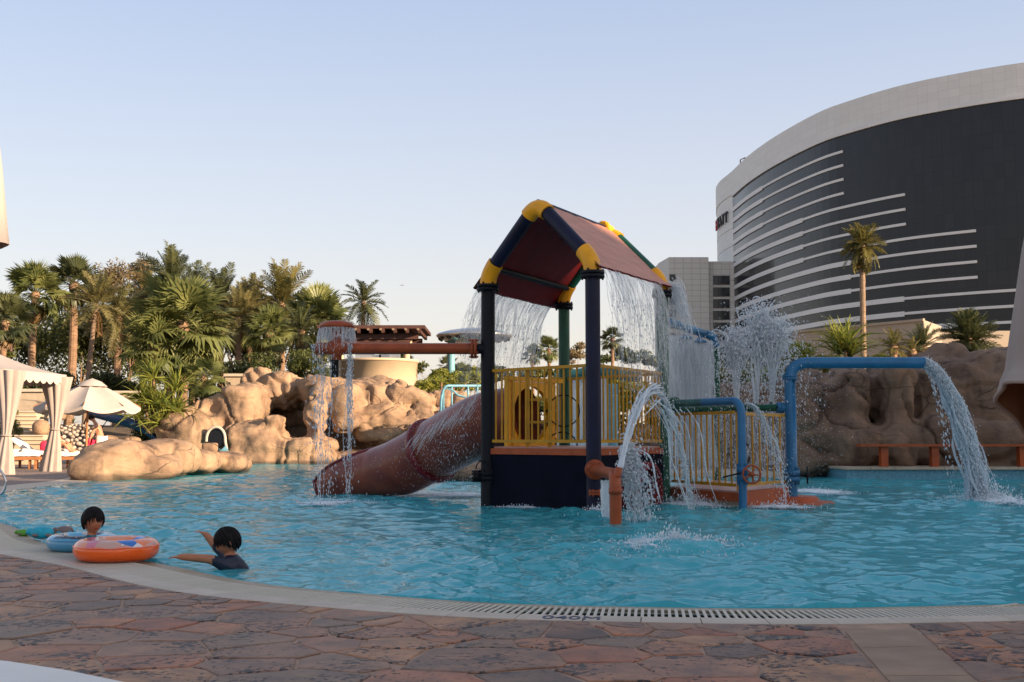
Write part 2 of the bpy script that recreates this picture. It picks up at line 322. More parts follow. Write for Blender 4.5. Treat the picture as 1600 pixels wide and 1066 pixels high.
MT['slat'] = pbr('white_grate_plastic', (.58,.52,.43), .5, .08, 8, .05, objvar=.05)
MT['lanetile'] = pbr('tan_slab', (.30,.195,.125), .6, .2, 3, .2, objvar=.1, bscale=25)
MT['greypave'] = pbr('grey_brown_paving', (.24,.18,.155), .7, .25, .8, .2, stretch=(1,1,1))
MT['channel'] = pbr('dark_channel', (.05,.045,.04), .8, .2, 5, .1)
MT['tileblue'] = None

# pool rim measured on the photograph (waterline points on the plane z = 0)
rim_px = [(1700,938),(1600,945),(1400,950),(1200,952.5),(1000,950),(800,945),(600,932),(400,912),(240,880),(71,850),(0,818)]
RIM = [Vector((10.5,24,0)), Vector((11.5,18,0)), Vector((9.8,12.5,0)), Vector((7,9.2,0))] + [G(u, v, .0) for u, v in rim_px] + [Vector((-8.4,15.8,0)), G(-30,790), G(0,771), G(75,760), G(145,751), Vector((-12.2,37,0)), Vector((-13,44,0))]
RIM = spline(RIM, 24)
# resample evenly
acc = [0.0]
for a, b in zip(RIM, RIM[1:]): acc.append(acc[-1]+(b-a).length)
def rim_at(s):
    s = max(0, min(acc[-1]-1e-6, s)); i = np.searchsorted(acc, s, side='right')-1
    t = (s-acc[i])/(acc[i+1]-acc[i]+1e-9); p = RIM[i].lerp(RIM[i+1], t)
    a = RIM[max(0, i-4)]; b = RIM[min(len(RIM)-1, i+5)]; d = (b-a).normalized()
    n = Vector((-d.y, d.x, 0))
    if n.dot(p-Vector((0,22,0))) < 0: n = -n
    return p, n
NS = int(acc[-1]/.12)
ss = [acc[-1]*i/NS for i in range(NS+1)]
W1, W2, W3 = .20, .52, .72       # widths: tan rim | grate | cream tile
Z1, Z2 = .018, .030
def band(name, mat, s0, s1, o0, o1, z0, z1, step=.12, parent=None, th=.0, **k):
    mb = MB(); n = max(1, int((s1-s0)/step)); vs = []
    for i in range(n+1):
        p, q = rim_at(s0+(s1-s0)*i/n)
        a = p+q*o0; b = p+q*o1; a.z = z0; b.z = z1
        vs += [a, b]
        if th: vs += [a-Vector((0,0,th)), b-Vector((0,0,th))]
    w = 4 if th else 2; fs = []
    for i in range(n):
        j = i*w; l = j+w
        fs.append((j, j+1, l+1, l))
        if th: fs += [(j+2, j, l, l+2), (j+1, j+3, l+3, l+1)]
    if th: fs += [(0,2,3,1), (n*w, n*w+1, n*w+3, n*w+2)]
    mb.add(vs, fs); return mb.build(name, mat, parent, **k)
ground = MB(); ground.add([(-3000,-600,-.9),(3000,-600,-.9),(3000,4000,-.9),(-3000,4000,-.9)], [(0,1,2,3)])
ground.build('ground', MT['sand'], kind='structure')
# pool basin
def poolmat():
    m, nt, N, L, B = newmat('pale_blue_mosaic')
    geo = N.new('ShaderNodeNewGeometry')
    br = N.new('ShaderNodeTexBrick'); br.offset = 0; br.inputs['Scale'].default_value = 20; br.inputs['Mortar Size'].default_value = .05; br.inputs['Brick Width'].default_value = 1; br.inputs['Row Height'].default_value = 1
    br.inputs['Color1'].default_value = (.20,.60,.70,1); br.inputs['Color2'].default_value = (.25,.66,.75,1); br.inputs['Mortar'].default_value = (.30,.60,.66,1); L.new(geo.outputs['Position'], br.inputs['Vector'])
    L.new(br.outputs[0], B.inputs['Base Color']); B.inputs['Roughness'].default_value = .4; return m
MT['mosaic'] = poolmat()
basin = MB(); basin.add([(-16,3,-.42),(30,3,-.42),(30,52,-.42),(-16,52,-.42)], [(0,1,2,3)])
fl = basin.build('pool_floor', MT['mosaic'], kind='structure')
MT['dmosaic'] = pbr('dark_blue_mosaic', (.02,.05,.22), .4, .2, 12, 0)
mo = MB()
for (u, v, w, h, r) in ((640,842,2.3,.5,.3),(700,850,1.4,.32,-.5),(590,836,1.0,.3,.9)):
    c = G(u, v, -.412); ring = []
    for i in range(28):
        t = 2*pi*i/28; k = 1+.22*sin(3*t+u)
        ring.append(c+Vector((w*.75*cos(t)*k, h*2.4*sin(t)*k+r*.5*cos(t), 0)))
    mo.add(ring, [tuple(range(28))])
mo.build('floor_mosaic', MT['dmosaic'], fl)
wall = band('pool_wall', MT['mosaic'], 0, acc[-1], 0.01, 0.02, .0, -.42, .3, kind='structure')
# rim > tiles, grate > slats
deck = MB(); deck.add([(0,0,-5)], []); 
def s_of(u, v):
    g = G(u, v); return min(range(len(RIM)), key=lambda i: (RIM[i]-g).length)
sA = acc[s_of(1790,932)]; sB = acc[s_of(0,818)]+2.0
coping = empty('pool_coping', (0,0,0), kind='structure')
def tiles(name, mat, o0, o1, z0, z1, s0, s1, L_, gap=.006, th=.02):
    n = int((s1-s0)/L_)
    for i in range(n):
        a = s0+(s1-s0)*i/n; b = s0+(s1-s0)*(i+1)/n-gap
        band(name, mat, a, b, o0, o1, z0, z1, .1, coping, th)
tiles('rim_tile', MT['tantile'], .0, W1-.004, .006, Z1, sA, sB, .42)
tiles('coping_tile', MT['creamtile'], W2+.004, W3-.004, Z2, Z2, sA, sB, .30)
band('rim_bed', MT['mortar'], sA-.5, acc[-1], -.004, W1-.004, -.014, .0, .25, coping)
band('drain_channel', MT['channel'], 0, acc[-1], W1-.01, W2+.01, -.10, -.10, .25, coping)
band('channel_side', MT['channel'], 0, acc[-1], W1-.006, W1-.005, -.10, .01, .25, coping)
band('channel_side', MT['channel'], 0, acc[-1], W2+.004, W2+.005, -.10, .02, .25, coping)
band('tile_bed', MT['mortar'], sA-.5, acc[-1], W2, W3+.02, .012, .012, .25, coping)
# far stretch of rim, one strip
band('rim_strip', MT['creamtile'], sB, acc[-1], -.03, W3, .012, Z2, .25, coping, .04)
band('rim_strip', MT['tantile'], 0, sA, -.03, W3, .012, Z2, .25, coping, .04)
sl = MB(); sl.box((0, (W1+W2)/2, .0), (.0170, W2-W1-.008, .007)); slm = sl.mesh('slat', MT['slat'])
grate = empty('overflow_grate', (0,0,0), label='white slatted overflow grate running round the near pool rim', cat='grate')
nsl = int((sB-sA)/.037); ks = list(range(nsl))
mids = sorted(ks, key=lambda k: (rim_at(sA+(sB-sA)*k/nsl)[0]).length)[:290]; near = set(mids)
rest = MB()
for k in ks:
    p, n = rim_at(sA+(sB-sA)*k/nsl); p = p.copy(); p.z = Z2-.006
    M = Matrix.Translation(p) @ Matrix.Rotation(atan2(n.y, n.x)-pi/2, 4, 'Z')
    if k in near: inst('slat', slm, grate, M)
    else: rest.add([M @ Vector(q) for q in sl.v], sl.f)
rest.build('slat_run', MT['slat'], grate, kind='stuff')
mb = MB()
for o in (W1+.06, W2-.06):
    vs = []
    for i in range(200):
        p, n = rim_at(sA+(sB-sA)*i/199); q = p+n*o; vs.append((q.x, q.y, Z2-.024))
    mb.tube(vs, .005, 4)
mb.build('grate_rib', MT['slat'], grate)
# depth marking on the coping: 0.40M
def text(name, body, size, M, mat, parent, ext=.0015, **k):
    c = bpy.data.curves.new(name, 'FONT'); c.body = body; c.size = size; c.extrude = ext; c.align_x = 'CENTER'; c.align_y = 'CENTER'; c.offset = 0
    o = bpy.data.objects.new(name, c); COL.objects.link(o)
    dg = bpy.context.evaluated_depsgraph_get(); me = bpy.data.meshes.new_from_object(o.evaluated_get(dg)); bpy.data.objects.remove(o)
    me.materials.clear(); me.materials.append(mat); r = inst(name, me, parent, M); return tag(r, **k)
MT['ink'] = pbr('blue_ink', (.045,.06,.11), .5, .2, 12, 0)
i0 = s_of(911, 948); p, n = rim_at(acc[i0]); q = p+n*((W2+W3)/2+.012); q.z = Z2+.002
text('depth_marking', '040M', .15, Matrix.Translation(q) @ Matrix.Rotation(atan2(n.y, n.x)+pi/2, 4, 'Z') @ Matrix.Scale(.95, 4, (1,0,0)), MT['ink'], coping)

# deck bed: strip from the rim outwards
mb = MB(); vs = []; n = 220
for i in range(n+1):
    p, q = rim_at(acc[-1]*i/n)
    far = Vector((p.x*1.0+q.x*60, p.y+q.y*60, 0)); a = p+q*W3; 
    vs += [(a.x, a.y, .0255), (p.x+q.x*4, p.y+q.y*4, .0255), (far.x, far.y, .0255)]
fs = []
for i in range(n): fs += [(3*i, 3*i+1, 3*i+4, 3*i+3), (3*i+1, 3*i+2, 3*i+5, 3*i+4)]
mb.add(vs, fs)
deck = mb.build('pool_deck', MT['mortar'], kind='structure')
# crazy paving: Voronoi stones, each its own piece
def clip(poly, p, n):
    out = []
    for i in range(len(poly)):
        a, b = poly[i], poly[(i+1) % len(poly)]; da = (a-p).dot(n); db = (b-p).dot(n)
        if da <= 0: out.append(a)
        if (da < 0) != (db < 0) and abs(da-db) > 1e-9: out.append(a+(b-a)*(da/(da-db)))
    return out
lane = [G(1320,987,.03), G(1390,1066,.03), G(1427,982,.03), G(1527,1066,.03)]
def side(p, a, b): return (b.x-a.x)*(p.y-a.y)-(b.y-a.y)*(p.x-a.x)
rs = random.Random(11)
RIM2 = [(p, n) for p, n in (rim_at(s) for s in ss) ]
def near_rim(x, y):
    b = min(RIM2, key=lambda t: (t[0].x-x)**2+(t[0].y-y)**2); return b
seeds = []
tries = 0
while tries < 9000 and len(seeds) < 460:
    tries += 1
    y = rs.uniform(3.0, 15); x = rs.uniform(-.47*y-1.2, .47*y+.8)
    p, n = near_rim(x, y); d = (Vector((x,y,0))-p).dot(n)
    if d < W3+.08 or (Vector((x,y,0))-p).length > 9: continue
    g = Vector((x,y,0))
    if side(g, lane[0], lane[1])*side(g, lane[2], lane[3]) < 0: continue
    rad = .155 + .17*min(1, max(0, (d-W3-.1)/1.0)) + rs.choice((-.09,-.06,-.03,.0,.05,.13))
    if x < -4: rad += .08
    if all((x-a)**2*.75+(y-b)**2*1.1 > (rad*.5+c*.5)**2 for a, b, c in seeds): seeds.append((x, y, rad))
print('stones', len(seeds))
for i, (x, y, r) in enumerate(seeds):
    c = Vector((x, y, 0)); poly = [c+Vector((1.1*cos(t), 1.1*sin(t), 0)) for t in [2*pi*k/12 for k in range(12)]]
    for j, (a, b, r2) in enumerate(seeds):
        if i == j or (a-x)**2+(b-y)**2 > 4: continue
        d = Vector((a-x, b-y, 0)); m = c + d*(r/(r+r2)); poly = clip(poly, m, d.normalized())
        if len(poly) < 3: break
    if len(poly) < 3: continue
    p, n = near_rim(x, y); poly = clip(poly, p+n*(W3+.012), -n)
    for a, b in ((lane[0], lane[1]), (lane[2], lane[3])):
        d = (b-a).normalized(); nn = Vector((-d.y, d.x, 0)); nn.z = 0
        if (c-a).dot(nn) > 0: nn = -nn
        a2 = Vector((a.x, a.y, 0)); poly = clip(poly, a2-nn*.008, nn)
    if len(poly) < 3: continue
    cen = sum(poly, Vector())/len(poly)
    # subdivide and roughen the outline
    out = []
    for k in range(len(poly)):
        a, b = poly[k], poly[(k+1) % len(poly)]; L_ = (b-a).length
        if L_ < .012: continue
        m = 1 + int(L_/.11)
        for q in range(m):
            w = a.lerp(b, q/m); w = cen + (w-cen)*max(.3, 1-.010/max(.05, (w-cen).length))
            w += Vector((noise.noise(w*6+Vector((3,0,i))), noise.noise(w*6+Vector((0,7,i))), 0))*.018
            out.append(w)
    k = len(out)
    if k < 3: continue
    h = .0315+rs.uniform(-.0015, .0035); tx, ty = rs.uniform(-.004, .004), rs.uniform(-.004, .004)
    vs = []
    for q in out: vs.append((q.x, q.y, .008))
    for q in out: vs.append((q.x, q.y, h-.004+(q.x-cen.x)*tx+(q.y-cen.y)*ty))
    for q in out:
        q2 = cen+(q-cen)*(1-.008/max(.05, (q-cen).length)); vs.append((q2.x, q2.y, h+(q.x-cen.x)*tx+(q.y-cen.y)*ty))
    fs = [(a, (a+1) % k, k+(a+1) % k, k+a) for a in range(k)] + [(k+a, k+(a+1) % k, 2*k+(a+1) % k, 2*k+a) for a in range(k)] + [tuple(range(2*k, 3*k))]
    mb = MB(); mb.add(vs, fs); mb.build('paving_stone', MT['paver'], deck)
# plain slab lane on the right
def lerp(a, b, t): return a+(b-a)*t
vr = [0, .38, .9, 1.5, 2.1, 2.8]
for a, b in zip(vr, vr[1:]):
    for (s0, s1) in ((0, 1),):
        A = [lerp(lane[0], lane[1], a), lerp(lane[2], lane[3], a), lerp(lane[2], lane[3], b), lerp(lane[0], lane[1], b)]
        cc = sum(A, Vector())/4; A = [cc+(q-cc)*.985 for q in A]
        mb = MB(); mb.add([(q.x, q.y, .008) for q in A]+[(q.x, q.y, .031) for q in A], [(4,5,6,7),(0,1,5,4),(1,2,6,5),(2,3,7,6),(3,0,4,7)])
        mb.build('lane_slab', MT['lanetile'], deck)
# far deck on the left: flat sheet above the bed
mb = MB(); vs = []
i1, i2 = s_of(-30,790), len(RIM)-1; n = 50
for i in range(n+1):
    p, q = rim_at(acc[i1]+(acc[i2]-acc[i1])*i/n); a = p+q*W3; b = p+q*30
    vs += [(a.x, a.y, .0305), (b.x, b.y, .0305)]
mb.add(vs, [(2*i, 2*i+1, 2*i+3, 2*i+2) for i in range(n)])
mb.build('terrace_paving', MT['greypave'], kind='structure')

# water surface with real waves
SPL = [(G(1055,853), 1.1, 2.6), (G(520,788), 1.3, 1.5), (Vector((7.4,17.8,0)), 1.2, 2.2), (Vector((2.4,16.2,0)), 1.6, 1.8), (Vector((1.0,14.6,0)), .9, 1.8), (G(250,880), 1.0, .5)]
def water():
    ang = np.linspace(-.62, .62, 760); rows = 600
    r = 5.2*np.power(52/5.2, np.linspace(0, 1, rows))
    Rr, A = np.meshgrid(r, ang, indexing='ij'); X = Rr*np.sin(A); Y = Rr*np.cos(A)
    Zz = np.zeros_like(X); rng = np.random.RandomState(3)
    spacing = Rr*.0045
    for k in range(70):
        lam = .13*(1.0/.13*1.25)**rng.rand(); th = rng.normal(.9, 1.1); ph = rng.rand()*6.28
        kx, ky = 2*pi/lam*cos(th), 2*pi/lam*sin(th)
        amp = .0043*lam**.85/ .55
        att = np.clip(lam/(spacing*3.2)-.5, 0, 1)
        wx = X+.10*np.sin(Y*1.7+ph)+.06*np.sin(X*2.9+Y*1.1+2*ph); wy = Y+.10*np.sin(X*1.9+ph)
        s_ = np.sin(kx*wx+ky*wy+ph); Zz += amp*att*(1-2*np.abs(s_)**.8*.5+.0)*.9 if k % 2 else amp*att*s_
    mod = np.ones_like(X)
    for c, rad, g in SPL: mod += (g-1)*.5*np.exp(-((X-c.x)**2+(Y-c.y)**2)/(2*rad*rad)) if g > 1 else 0
    Zz *= mod*(.95+.30*np.sin(X*.9+Y*.35+1)*np.sin(Y*.55-X*.25)+.22*np.sin(X*2.1-Y*.8)*np.sin(Y*1.3+.4*X))
    Zz -= Zz.mean(axis=1, keepdims=True)*.5
    ed = 1.0
    poly = [(p.x, p.y) for p in RIM[::3]]+[(-13,60),(40,60),(40,24)]; inside = np.zeros(X.shape, bool)
    for (x1, y1), (x2, y2) in zip(poly, poly[1:]+poly[:1]):
        if y1 != y2: inside ^= ((y1 > Y) != (y2 > Y)) & (X < (x2-x1)*(Y-y1)/(y2-y1)+x1)
    Zz = np.where(inside, Zz, -.12)
    V = np.stack([X, Y, Zz*.62-.004], -1).reshape(-1, 3)
    nc = len(ang); i = np.arange(rows-1)[:, None]*nc+np.arange(nc-1)[None]; Fc = np.stack([i, i+1, i+nc+1, i+nc], -1).reshape(-1, 4)
    me = bpy.data.meshes.new('pool_water'); me.vertices.add(len(V)); me.vertices.foreach_set('co', V.ravel())
    me.loops.add(Fc.size); me.loops.foreach_set('vertex_index', Fc.ravel()); me.polygons.add(len(Fc)); me.polygons.foreach_set('loop_start', np.arange(0, Fc.size, 4)); 
    me.polygons.foreach_set('use_smooth', np.ones(len(Fc), bool)); me.update(calc_edges=True); me.validate()
    return me
def watermat():
    m, nt, N, L, B = newmat('pool_water'); geo = N.new('ShaderNodeNewGeometry')
    mp = N.new('ShaderNodeMapping'); mp.inputs['Rotation'].default_value = (0,0,.3); mp.inputs['Scale'].default_value = (.75,1.3,1); L.new(geo.outputs['Position'], mp.inputs[0])
    nz = N.new('ShaderNodeTexNoise'); nz.inputs['Scale'].default_value = 4.5; nz.inputs['Detail'].default_value = 3; nz.inputs['Distortion'].default_value = .6; L.new(mp.outputs[0], nz.inputs['Vector'])
    bp = N.new('ShaderNodeBump'); bp.inputs['Strength'].default_value = .55; bp.inputs['Distance'].default_value = .028; L.new(nz.outputs[0], bp.inputs['Height'])
    fr = N.new('ShaderNodeFresnel'); fr.inputs[0].default_value = 1.33; L.new(bp.outputs[0], fr.inputs['Normal'])
    gl = N.new('ShaderNodeBsdfGlossy'); gl.inputs['Roughness'].default_value = .04; gl.inputs[0].default_value = (.92,.96,1,1); L.new(bp.outputs[0], gl.inputs['Normal'])
    tr = N.new('ShaderNodeBsdfTransparent'); tr.inputs[0].default_value = (.55,.93,.97,1)
    df = N.new('ShaderNodeBsdfDiffuse'); df.inputs[0].default_value = (.085,.53,.60,1)
    m1 = N.new('ShaderNodeMixShader'); m1.inputs[0].default_value = .52; L.new(tr.outputs[0], m1.inputs[1]); L.new(df.outputs[0], m1.inputs[2])
    fm = N.new('ShaderNodeMath'); fm.operation = 'MULTIPLY'; fm.inputs[1].default_value = .66; L.new(fr.outputs[0], fm.inputs[0])
    m2 = N.new('ShaderNodeMixShader'); L.new(fm.outputs[0], m2.inputs[0]); L.new(m1.outputs[0], m2.inputs[1]); L.new(gl.outputs[0], m2.inputs[2])
    L.new(m2.outputs[0], N['Material Output'].inputs[0]); return m
wm = water(); wm.materials.append(watermat()); wo = bpy.data.objects.new('pool_water', wm); COL.objects.link(wo); tag(wo, kind='structure')

# planted banks behind the pool
def bank(name, x0, x1, y0, y1, z0, z1, mat, n=30, amp=.3):
    mb = MB(); vs = []
    for j in range(n+1):
        for i in range(n+1):
            x = x0+(x1-x0)*i/n; y = y0+(y1-y0)*j/n; t = min(1, j/n*4)
            z = z0+(z1-z0)*(t*t*(3-2*t))+noise.noise(Vector((x*.2, y*.2, 0)))*amp
            vs.append((x, y, z))
    mb.add(vs, [(j*(n+1)+i, j*(n+1)+i+1, (j+1)*(n+1)+i+1, (j+1)*(n+1)+i) for j in range(n) for i in range(n)], True)
    return mb.build(name, mat, kind='structure')
bank('planted_bank', -34, 3.5, 46.5, 100, .3, 1.6, MT['soil'])
bank('far_bank', 3.5, 70, 33, 110, .2, 1.2, MT['soil'])
# ------------------------------------------------------------ sculpted rock
def rock(name, blobs, voxel, amp, seed, parent=None, mat='rock', **k):
    mb = MB()
    for b in blobs:
        u, v, Y, ru, rv = b[:5]; ry = b[5] if len(b) > 5 else ru*Y/F*1.1; rot = b[6] if len(b) > 6 else 0; e = b[7] if len(b) > 7 else .50
        mb.ell(P(u, v, Y), (ru*Y/F*1.04, ry, rv*Y/F*1.04), 28, 18, Matrix.Rotation(rot, 3, 'Y') @ Matrix.Rotation(random.uniform(-.25,.25), 3, 'Z'), e)
    me = mb.mesh('tmp', MT['rock']); o = bpy.data.objects.new('tmp', me); COL.objects.link(o)
    md = o.modifiers.new('r', 'REMESH'); md.mode = 'VOXEL'; md.voxel_size = voxel
    sm = o.modifiers.new('s', 'SMOOTH'); sm.factor = .6; sm.iterations = 14
    bpy.context.view_layer.update()
    m2 = bpy.data.meshes.new_from_object(o.evaluated_get(bpy.context.evaluated_depsgraph_get()))
    bpy.data.objects.remove(o); n = len(m2.vertices)
    co = np.empty(n*3); m2.vertices.foreach_get('co', co); co = co.reshape(-1, 3)
    nr = np.empty(n*3); m2.vertices.foreach_get('normal', nr); nr = nr.reshape(-1, 3)
    off = Vector((seed*3.1, 0, 0)); d = np.empty(n)
    for i in range(n):
        p = Vector(co[i])+off
        a = noise.fractal(p*.42, 1, 2.1, 3)*.9
        w = p + Vector((noise.noise(p*.9), noise.noise(p*.9+Vector((9,0,0))), noise.noise(p*.9+Vector((0,9,0)))))*.35
        g = 1-abs(noise.noise(Vector((w.x*.75, w.y*.75, w.z*.45))))*2
        g = -max(0, g-.86)*3.6
        st = (w.z*.85+noise.noise(w*.35)*1.3) % 1.0
        h_ = -math.exp(-((st-.5)/.045)**2)*.42*max(0, min(1, .5+noise.noise(p*.4+Vector((0,4,0)))*3))
        led = (abs(st-.5)-.25)*.5
        q = noise.fractal(p*1.7, 1, 2.2, 5)*.30
        d[i] = (a*.95+g+q+h_+led)*amp
    co += nr*d[:, None]
    m2.vertices.foreach_set('co', co.ravel()); m2.materials.clear(); m2.materials.append(MT[mat])
    m2.polygons.foreach_set('use_smooth', np.ones(len(m2.polygons), bool)); m2.update()
    ob = bpy.data.objects.new(name, m2); COL.objects.link(ob); ob.parent = parent
    if parent is not None: m2.transform(W[parent.name].inverted())
    return tag(ob, **k)
LR = [ # u, v, Y, ru, rv, ry, rot
 (303,690,45.5,50,44,1.6), (292,648,46,40,12,1.4,-.1), (345,650,47,38,34,1.6,-.35), (383,640,46.4,32,36,1.4,.1),
 (404,599,48.5,25,24,.9,0,.85), (449,614,48,31,31,1.2,.1,.8), (496,640,45.6,15,46,.6,.12,.85), (520,616,47.5,46,24,1.1,.25),
 (545,640,46.3,24,30,.8,-.3), (399,700,45.2,48,38,1.5), (430,668,44.6,15,22,.7), (474,712,45.4,46,28,1.5), (533,700,49,55,50,1.2), (497,690,45.2,10,32,.5,0,.9),
 (600,640,48.5,60,38,1.6,.12), (590,612,50,40,18,1.2), (643,624,48,34,17,1.2,.55), (615,665,47.6,60,30,1.5,.1), (650,695,49,90,36,1.6), (700,645,49,36,34,1.2,.1), (735,680,48,50,46,1.5),
 (560,720,47.5,80,16,1.6), (450,668,49.6,70,44,1.0,0,.8), (530,675,50.4,80,60,1.0,0,.8), (640,722,47,80,14,1.6)]
lrk = empty('rock_grotto', P(450,723,46), label='large sunlit tan sculpted rock grotto at the far left end of the pool', cat='rock formation')
rock('rock_face', LR, .085, .34, 1, lrk)
IR = [(178,722,28,52,32,1.0,-.05,.8), (150,735,27.5,30,22,.8), (215,712,28.6,34,20,.9,.3,.8), (262,716,30,46,26,.9,.1,.75), (300,722,31.5,40,18,.9), (335,722,33,50,18,.8,.05,.75), (365,726,34.5,30,13,.8,0,.75), (232,730,28.4,50,18,.8)]
irk = empty('rock_island', P(230,745,29), label='low grey and tan rock mound jutting into the pool beside the loungers', cat='rock')
rock('rock_body', IR, .055, .15, 2, irk)
rock('boulder', [(727,742,27,36,20,.7,0,.8), (745,735,28,30,16,.7,0,.8)], .05, .12, 5, label='rounded tan boulder at the waterline behind the red tube slide', cat='boulder')
mb = MB(); mb.box(P(328,699,31.8), (.42,.3,.24), .3); b = mb.build('stone_block', MT['rock'], irk)
bv = b.modifiers.new('b', 'BEVEL'); bv.width = .05; bv.segments = 3
RR = [(1262,665,29,36,78,1.2), (1238,640,30.5,34,48,1.0,0,.8), (1268,605,30,30,24,.9,0,.8), (1325,622,29,29,50,1.1,.05), (1325,695,28.4,36,44,1.2), (1389,628,29,26,56,1.1), (1392,700,28.4,34,44,1.2,0,.75), (1357,665,30.5,30,80,.8),
 (1430,640,29.6,22,66,1.0), (1455,690,28.3,28,44,1.0,.1,.75), (1490,640,29.6,48,76,1.3), (1482,577,30.5,26,34,1.0,.45,.8), (1455,580,31,24,22,.9,0,.8), (1545,655,29.6,64,100,1.4,0,.7), (1560,600,30.5,50,50,1.2,-.2,.8), (1630,650,29.6,70,108,1.4), (1720,640,29.4,80,120,1.4), (1510,705,28.5,60,44,1.1), (1640,705,28.3,90,44,1.1), (1215,680,31,36,52,1.0), (1160,690,33,46,46,1.2,0,.8), (1100,700,36,60,40,1.3), (1030,705,39,60,36,1.3), (940,700,42,70,36,1.4), (850,695,45,80,38,1.5), (1180,630,34,60,30,1.2)]
RR = [(q[0],q[1],q[2]+1.3)+tuple(q[3:]) for q in RR]
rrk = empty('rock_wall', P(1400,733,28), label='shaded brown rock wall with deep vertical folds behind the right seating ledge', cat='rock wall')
rock('rock_face', RR, .08, .34, 3, rrk, 'rock_shade')
# small slide mouth in the grotto: tunnel rim, dark tube, pale blue chute
c = P(337,690,43.85); rm = MB(); pts = []
for i in range(14):
    t = pi*i/13; pts.append(c+Vector((-.36*cos(t)*(1 if i else 1), 0, .55*max(0,sin(t))**.8)))
rm.tube(pts + [pts[-1]+Vector((.12,-.15,-.4)), pts[-1]+Vector((.34,-.3,-.85))], .055, 8); rm.build('slide_rim', MT['creamtile'], lrk)
mb = MB(); mb.add([c+Vector((-.34,.0,-.1)), c+Vector((.34,.0,-.1))]+[c+Vector((.34*cos(pi*i/12), .03, .52*max(0,sin(pi*i/12))**.8)) for i in range(13)], [tuple([0,1]+list(range(2,15)))])
mb.lathe([(.33,-.1),(.33,.9)], c+Vector((0,.1,.1)), 16, (0,1,0)); mb.build('tunnel_mouth', MT['black'], lrk)
mb = MB(); a = c+Vector((.3,-.12,-.2)); bq = c+Vector((.85,-.6,-.95)); 
mb.add([a+Vector((-.2,0,0)), a+Vector((.12,0,.05)), bq+Vector((.14,0,0)), bq+Vector((-.12,0,0)), a+Vector((-.04,-.1,-.12)), bq+Vector((0,-.1,-.1))], [(0,4,5,3),(4,1,2,5)], True)
mb.build('chute', MT['lblue'], lrk)

# right ledge: blue tiled wall, coping, bench
lx0, lx1, ly = P(1290,745,28.6).x, 16.0, 27.6
led = MB(); led.box(((lx0+lx1)/2+.3, ly+1.2, .02), (lx1-lx0, 2.0, .44)); 
lo = led.build('ledge', pbr('pale_blue_tile_wall', (.10,.26,.34), .35, .35, 22, .1), kind='structure')
nn = 14
for i in range(nn):
    a = lx0+(lx1-lx0)*i/nn; bx_ = lx0+(lx1-lx0)*(i+1)/nn-.01
    mb = MB(); mb.box(((a+bx_)/2+.25, ly+1.15, .27), (bx_-a, 2.1, .06)); mb.build('ledge_slab', MT['stone'], lo)
bt = empty('bench', P(1460,733,28), label='long rust coloured plank bench on the stone ledge below the rock wall', cat='bench')
zt = P(1460,696,28).z; x0 = P(1340,696,28).x
mb = MB(); mb.box(((x0+16)/2, 28.0, zt), (16-x0, .36, .055)); mb.build('seat', MT['orange'], bt)
for u in (1381,1460,1597):
    mb = MB(); p = P(u,715,28); mb.box((p.x, 28.02, (zt-.03+.30)/2), (.17,.20,zt-.03-.30)); mb.build('leg', MT['orange'], bt)
mb = MB(); mb.box((5.7, 31.5, .05), (5.0, 3.6, .12)); mb.build('side_terrace', MT['creamtile'], kind='structure')

# ------------------------------------------------------------ play structure
A = P(762,790,17.0); B_ = P(928,801,15.6); C_ = Vector((.88,19.4,0)); D = P(1038,785,17.7)
for q in (A, B_, C_, D): q.z = 0
ZE, ZR, ZP = 3.42, 4.36, .86
ps = empty('play_structure', ((A.x+D.x)/2, (A.y+D.y)/2, 0), label='house shaped water play tower with red gable roof on four pipe posts', cat='play structure')
def flange(mb, c, r, ax, th=.05, bolts=6):
    ax = Vector(ax).normalized()
    for s in (-1, 1): mb.lathe([(r*.62,-th*.5+s*th*.55),(r,-th*.4+s*th*.55),(r,th*.4+s*th*.55),(r*.62,th*.5+s*th*.55)], c, 20, ax)
    q = Vector((0,0,1)).rotation_difference(ax)
    for i in range(bolts):
        t = 2*pi*i/bolts; mb.lathe([(.014,-th*1.5),(.014,th*1.5)], Vector(c)+q @ Vector((r*.84*cos(t), r*.84*sin(t), 0)), 6, ax)
PR = .102
M1 = (A+B_)/2; M2 = (C_+D)/2
for base, mt, zc in ((A,'black',3.22),(B_,'navy',3.22),(C_,'green',3.22),(D,'green',3.22)):
    mb = MB(); r = PR if mt != 'green' else .094
    mb.tube([base+Vector((0,0,-.42)), base+Vector((0,0,zc+.02))], r, 24)
    po = mb.build('post', MT[mt], ps)
    mb = MB(); flange(mb, base+Vector((0,0,zc)), r*1.62, (0,0,1)); mb.build('flange', MT['black'], po)
def gable(a, b, mt, r, nm):
    rg = (a+b)/2+Vector((0,0,ZR)); 
    for s in (a, b):
        t = s+Vector((0,0,ZE)); d = (rg-t).normalized()
        mb = MB(); mb.tube([t+d*.17, rg-d*.20], r*.98, 22); mb.build('rafter_pipe', MT[mt], ps)
        mb = MB(); p = arc(s+Vector((0,0,3.27)), t+Vector((0,0,.0)), t+d*.22, 10)
        mb.tube([s+Vector((0,0,3.26))]+p, r*1.20, 22); mb.build('elbow', MT['yellow'], ps)
    d1 = (rg-a-Vector((0,0,ZE))).normalized(); d2 = (rg-b-Vector((0,0,ZE))).normalized()
    mb = MB(); mb.tube(arc(rg-d1*.25, rg, rg-d2*.25, 12), r*1.20, 22); mb.build('elbow', MT['yellow'], ps)
gable(A, B_, 'navy', PR, 'f'); gable(C_, D, 'green', .088, 'b')
rd = (M2-M1).normalized()
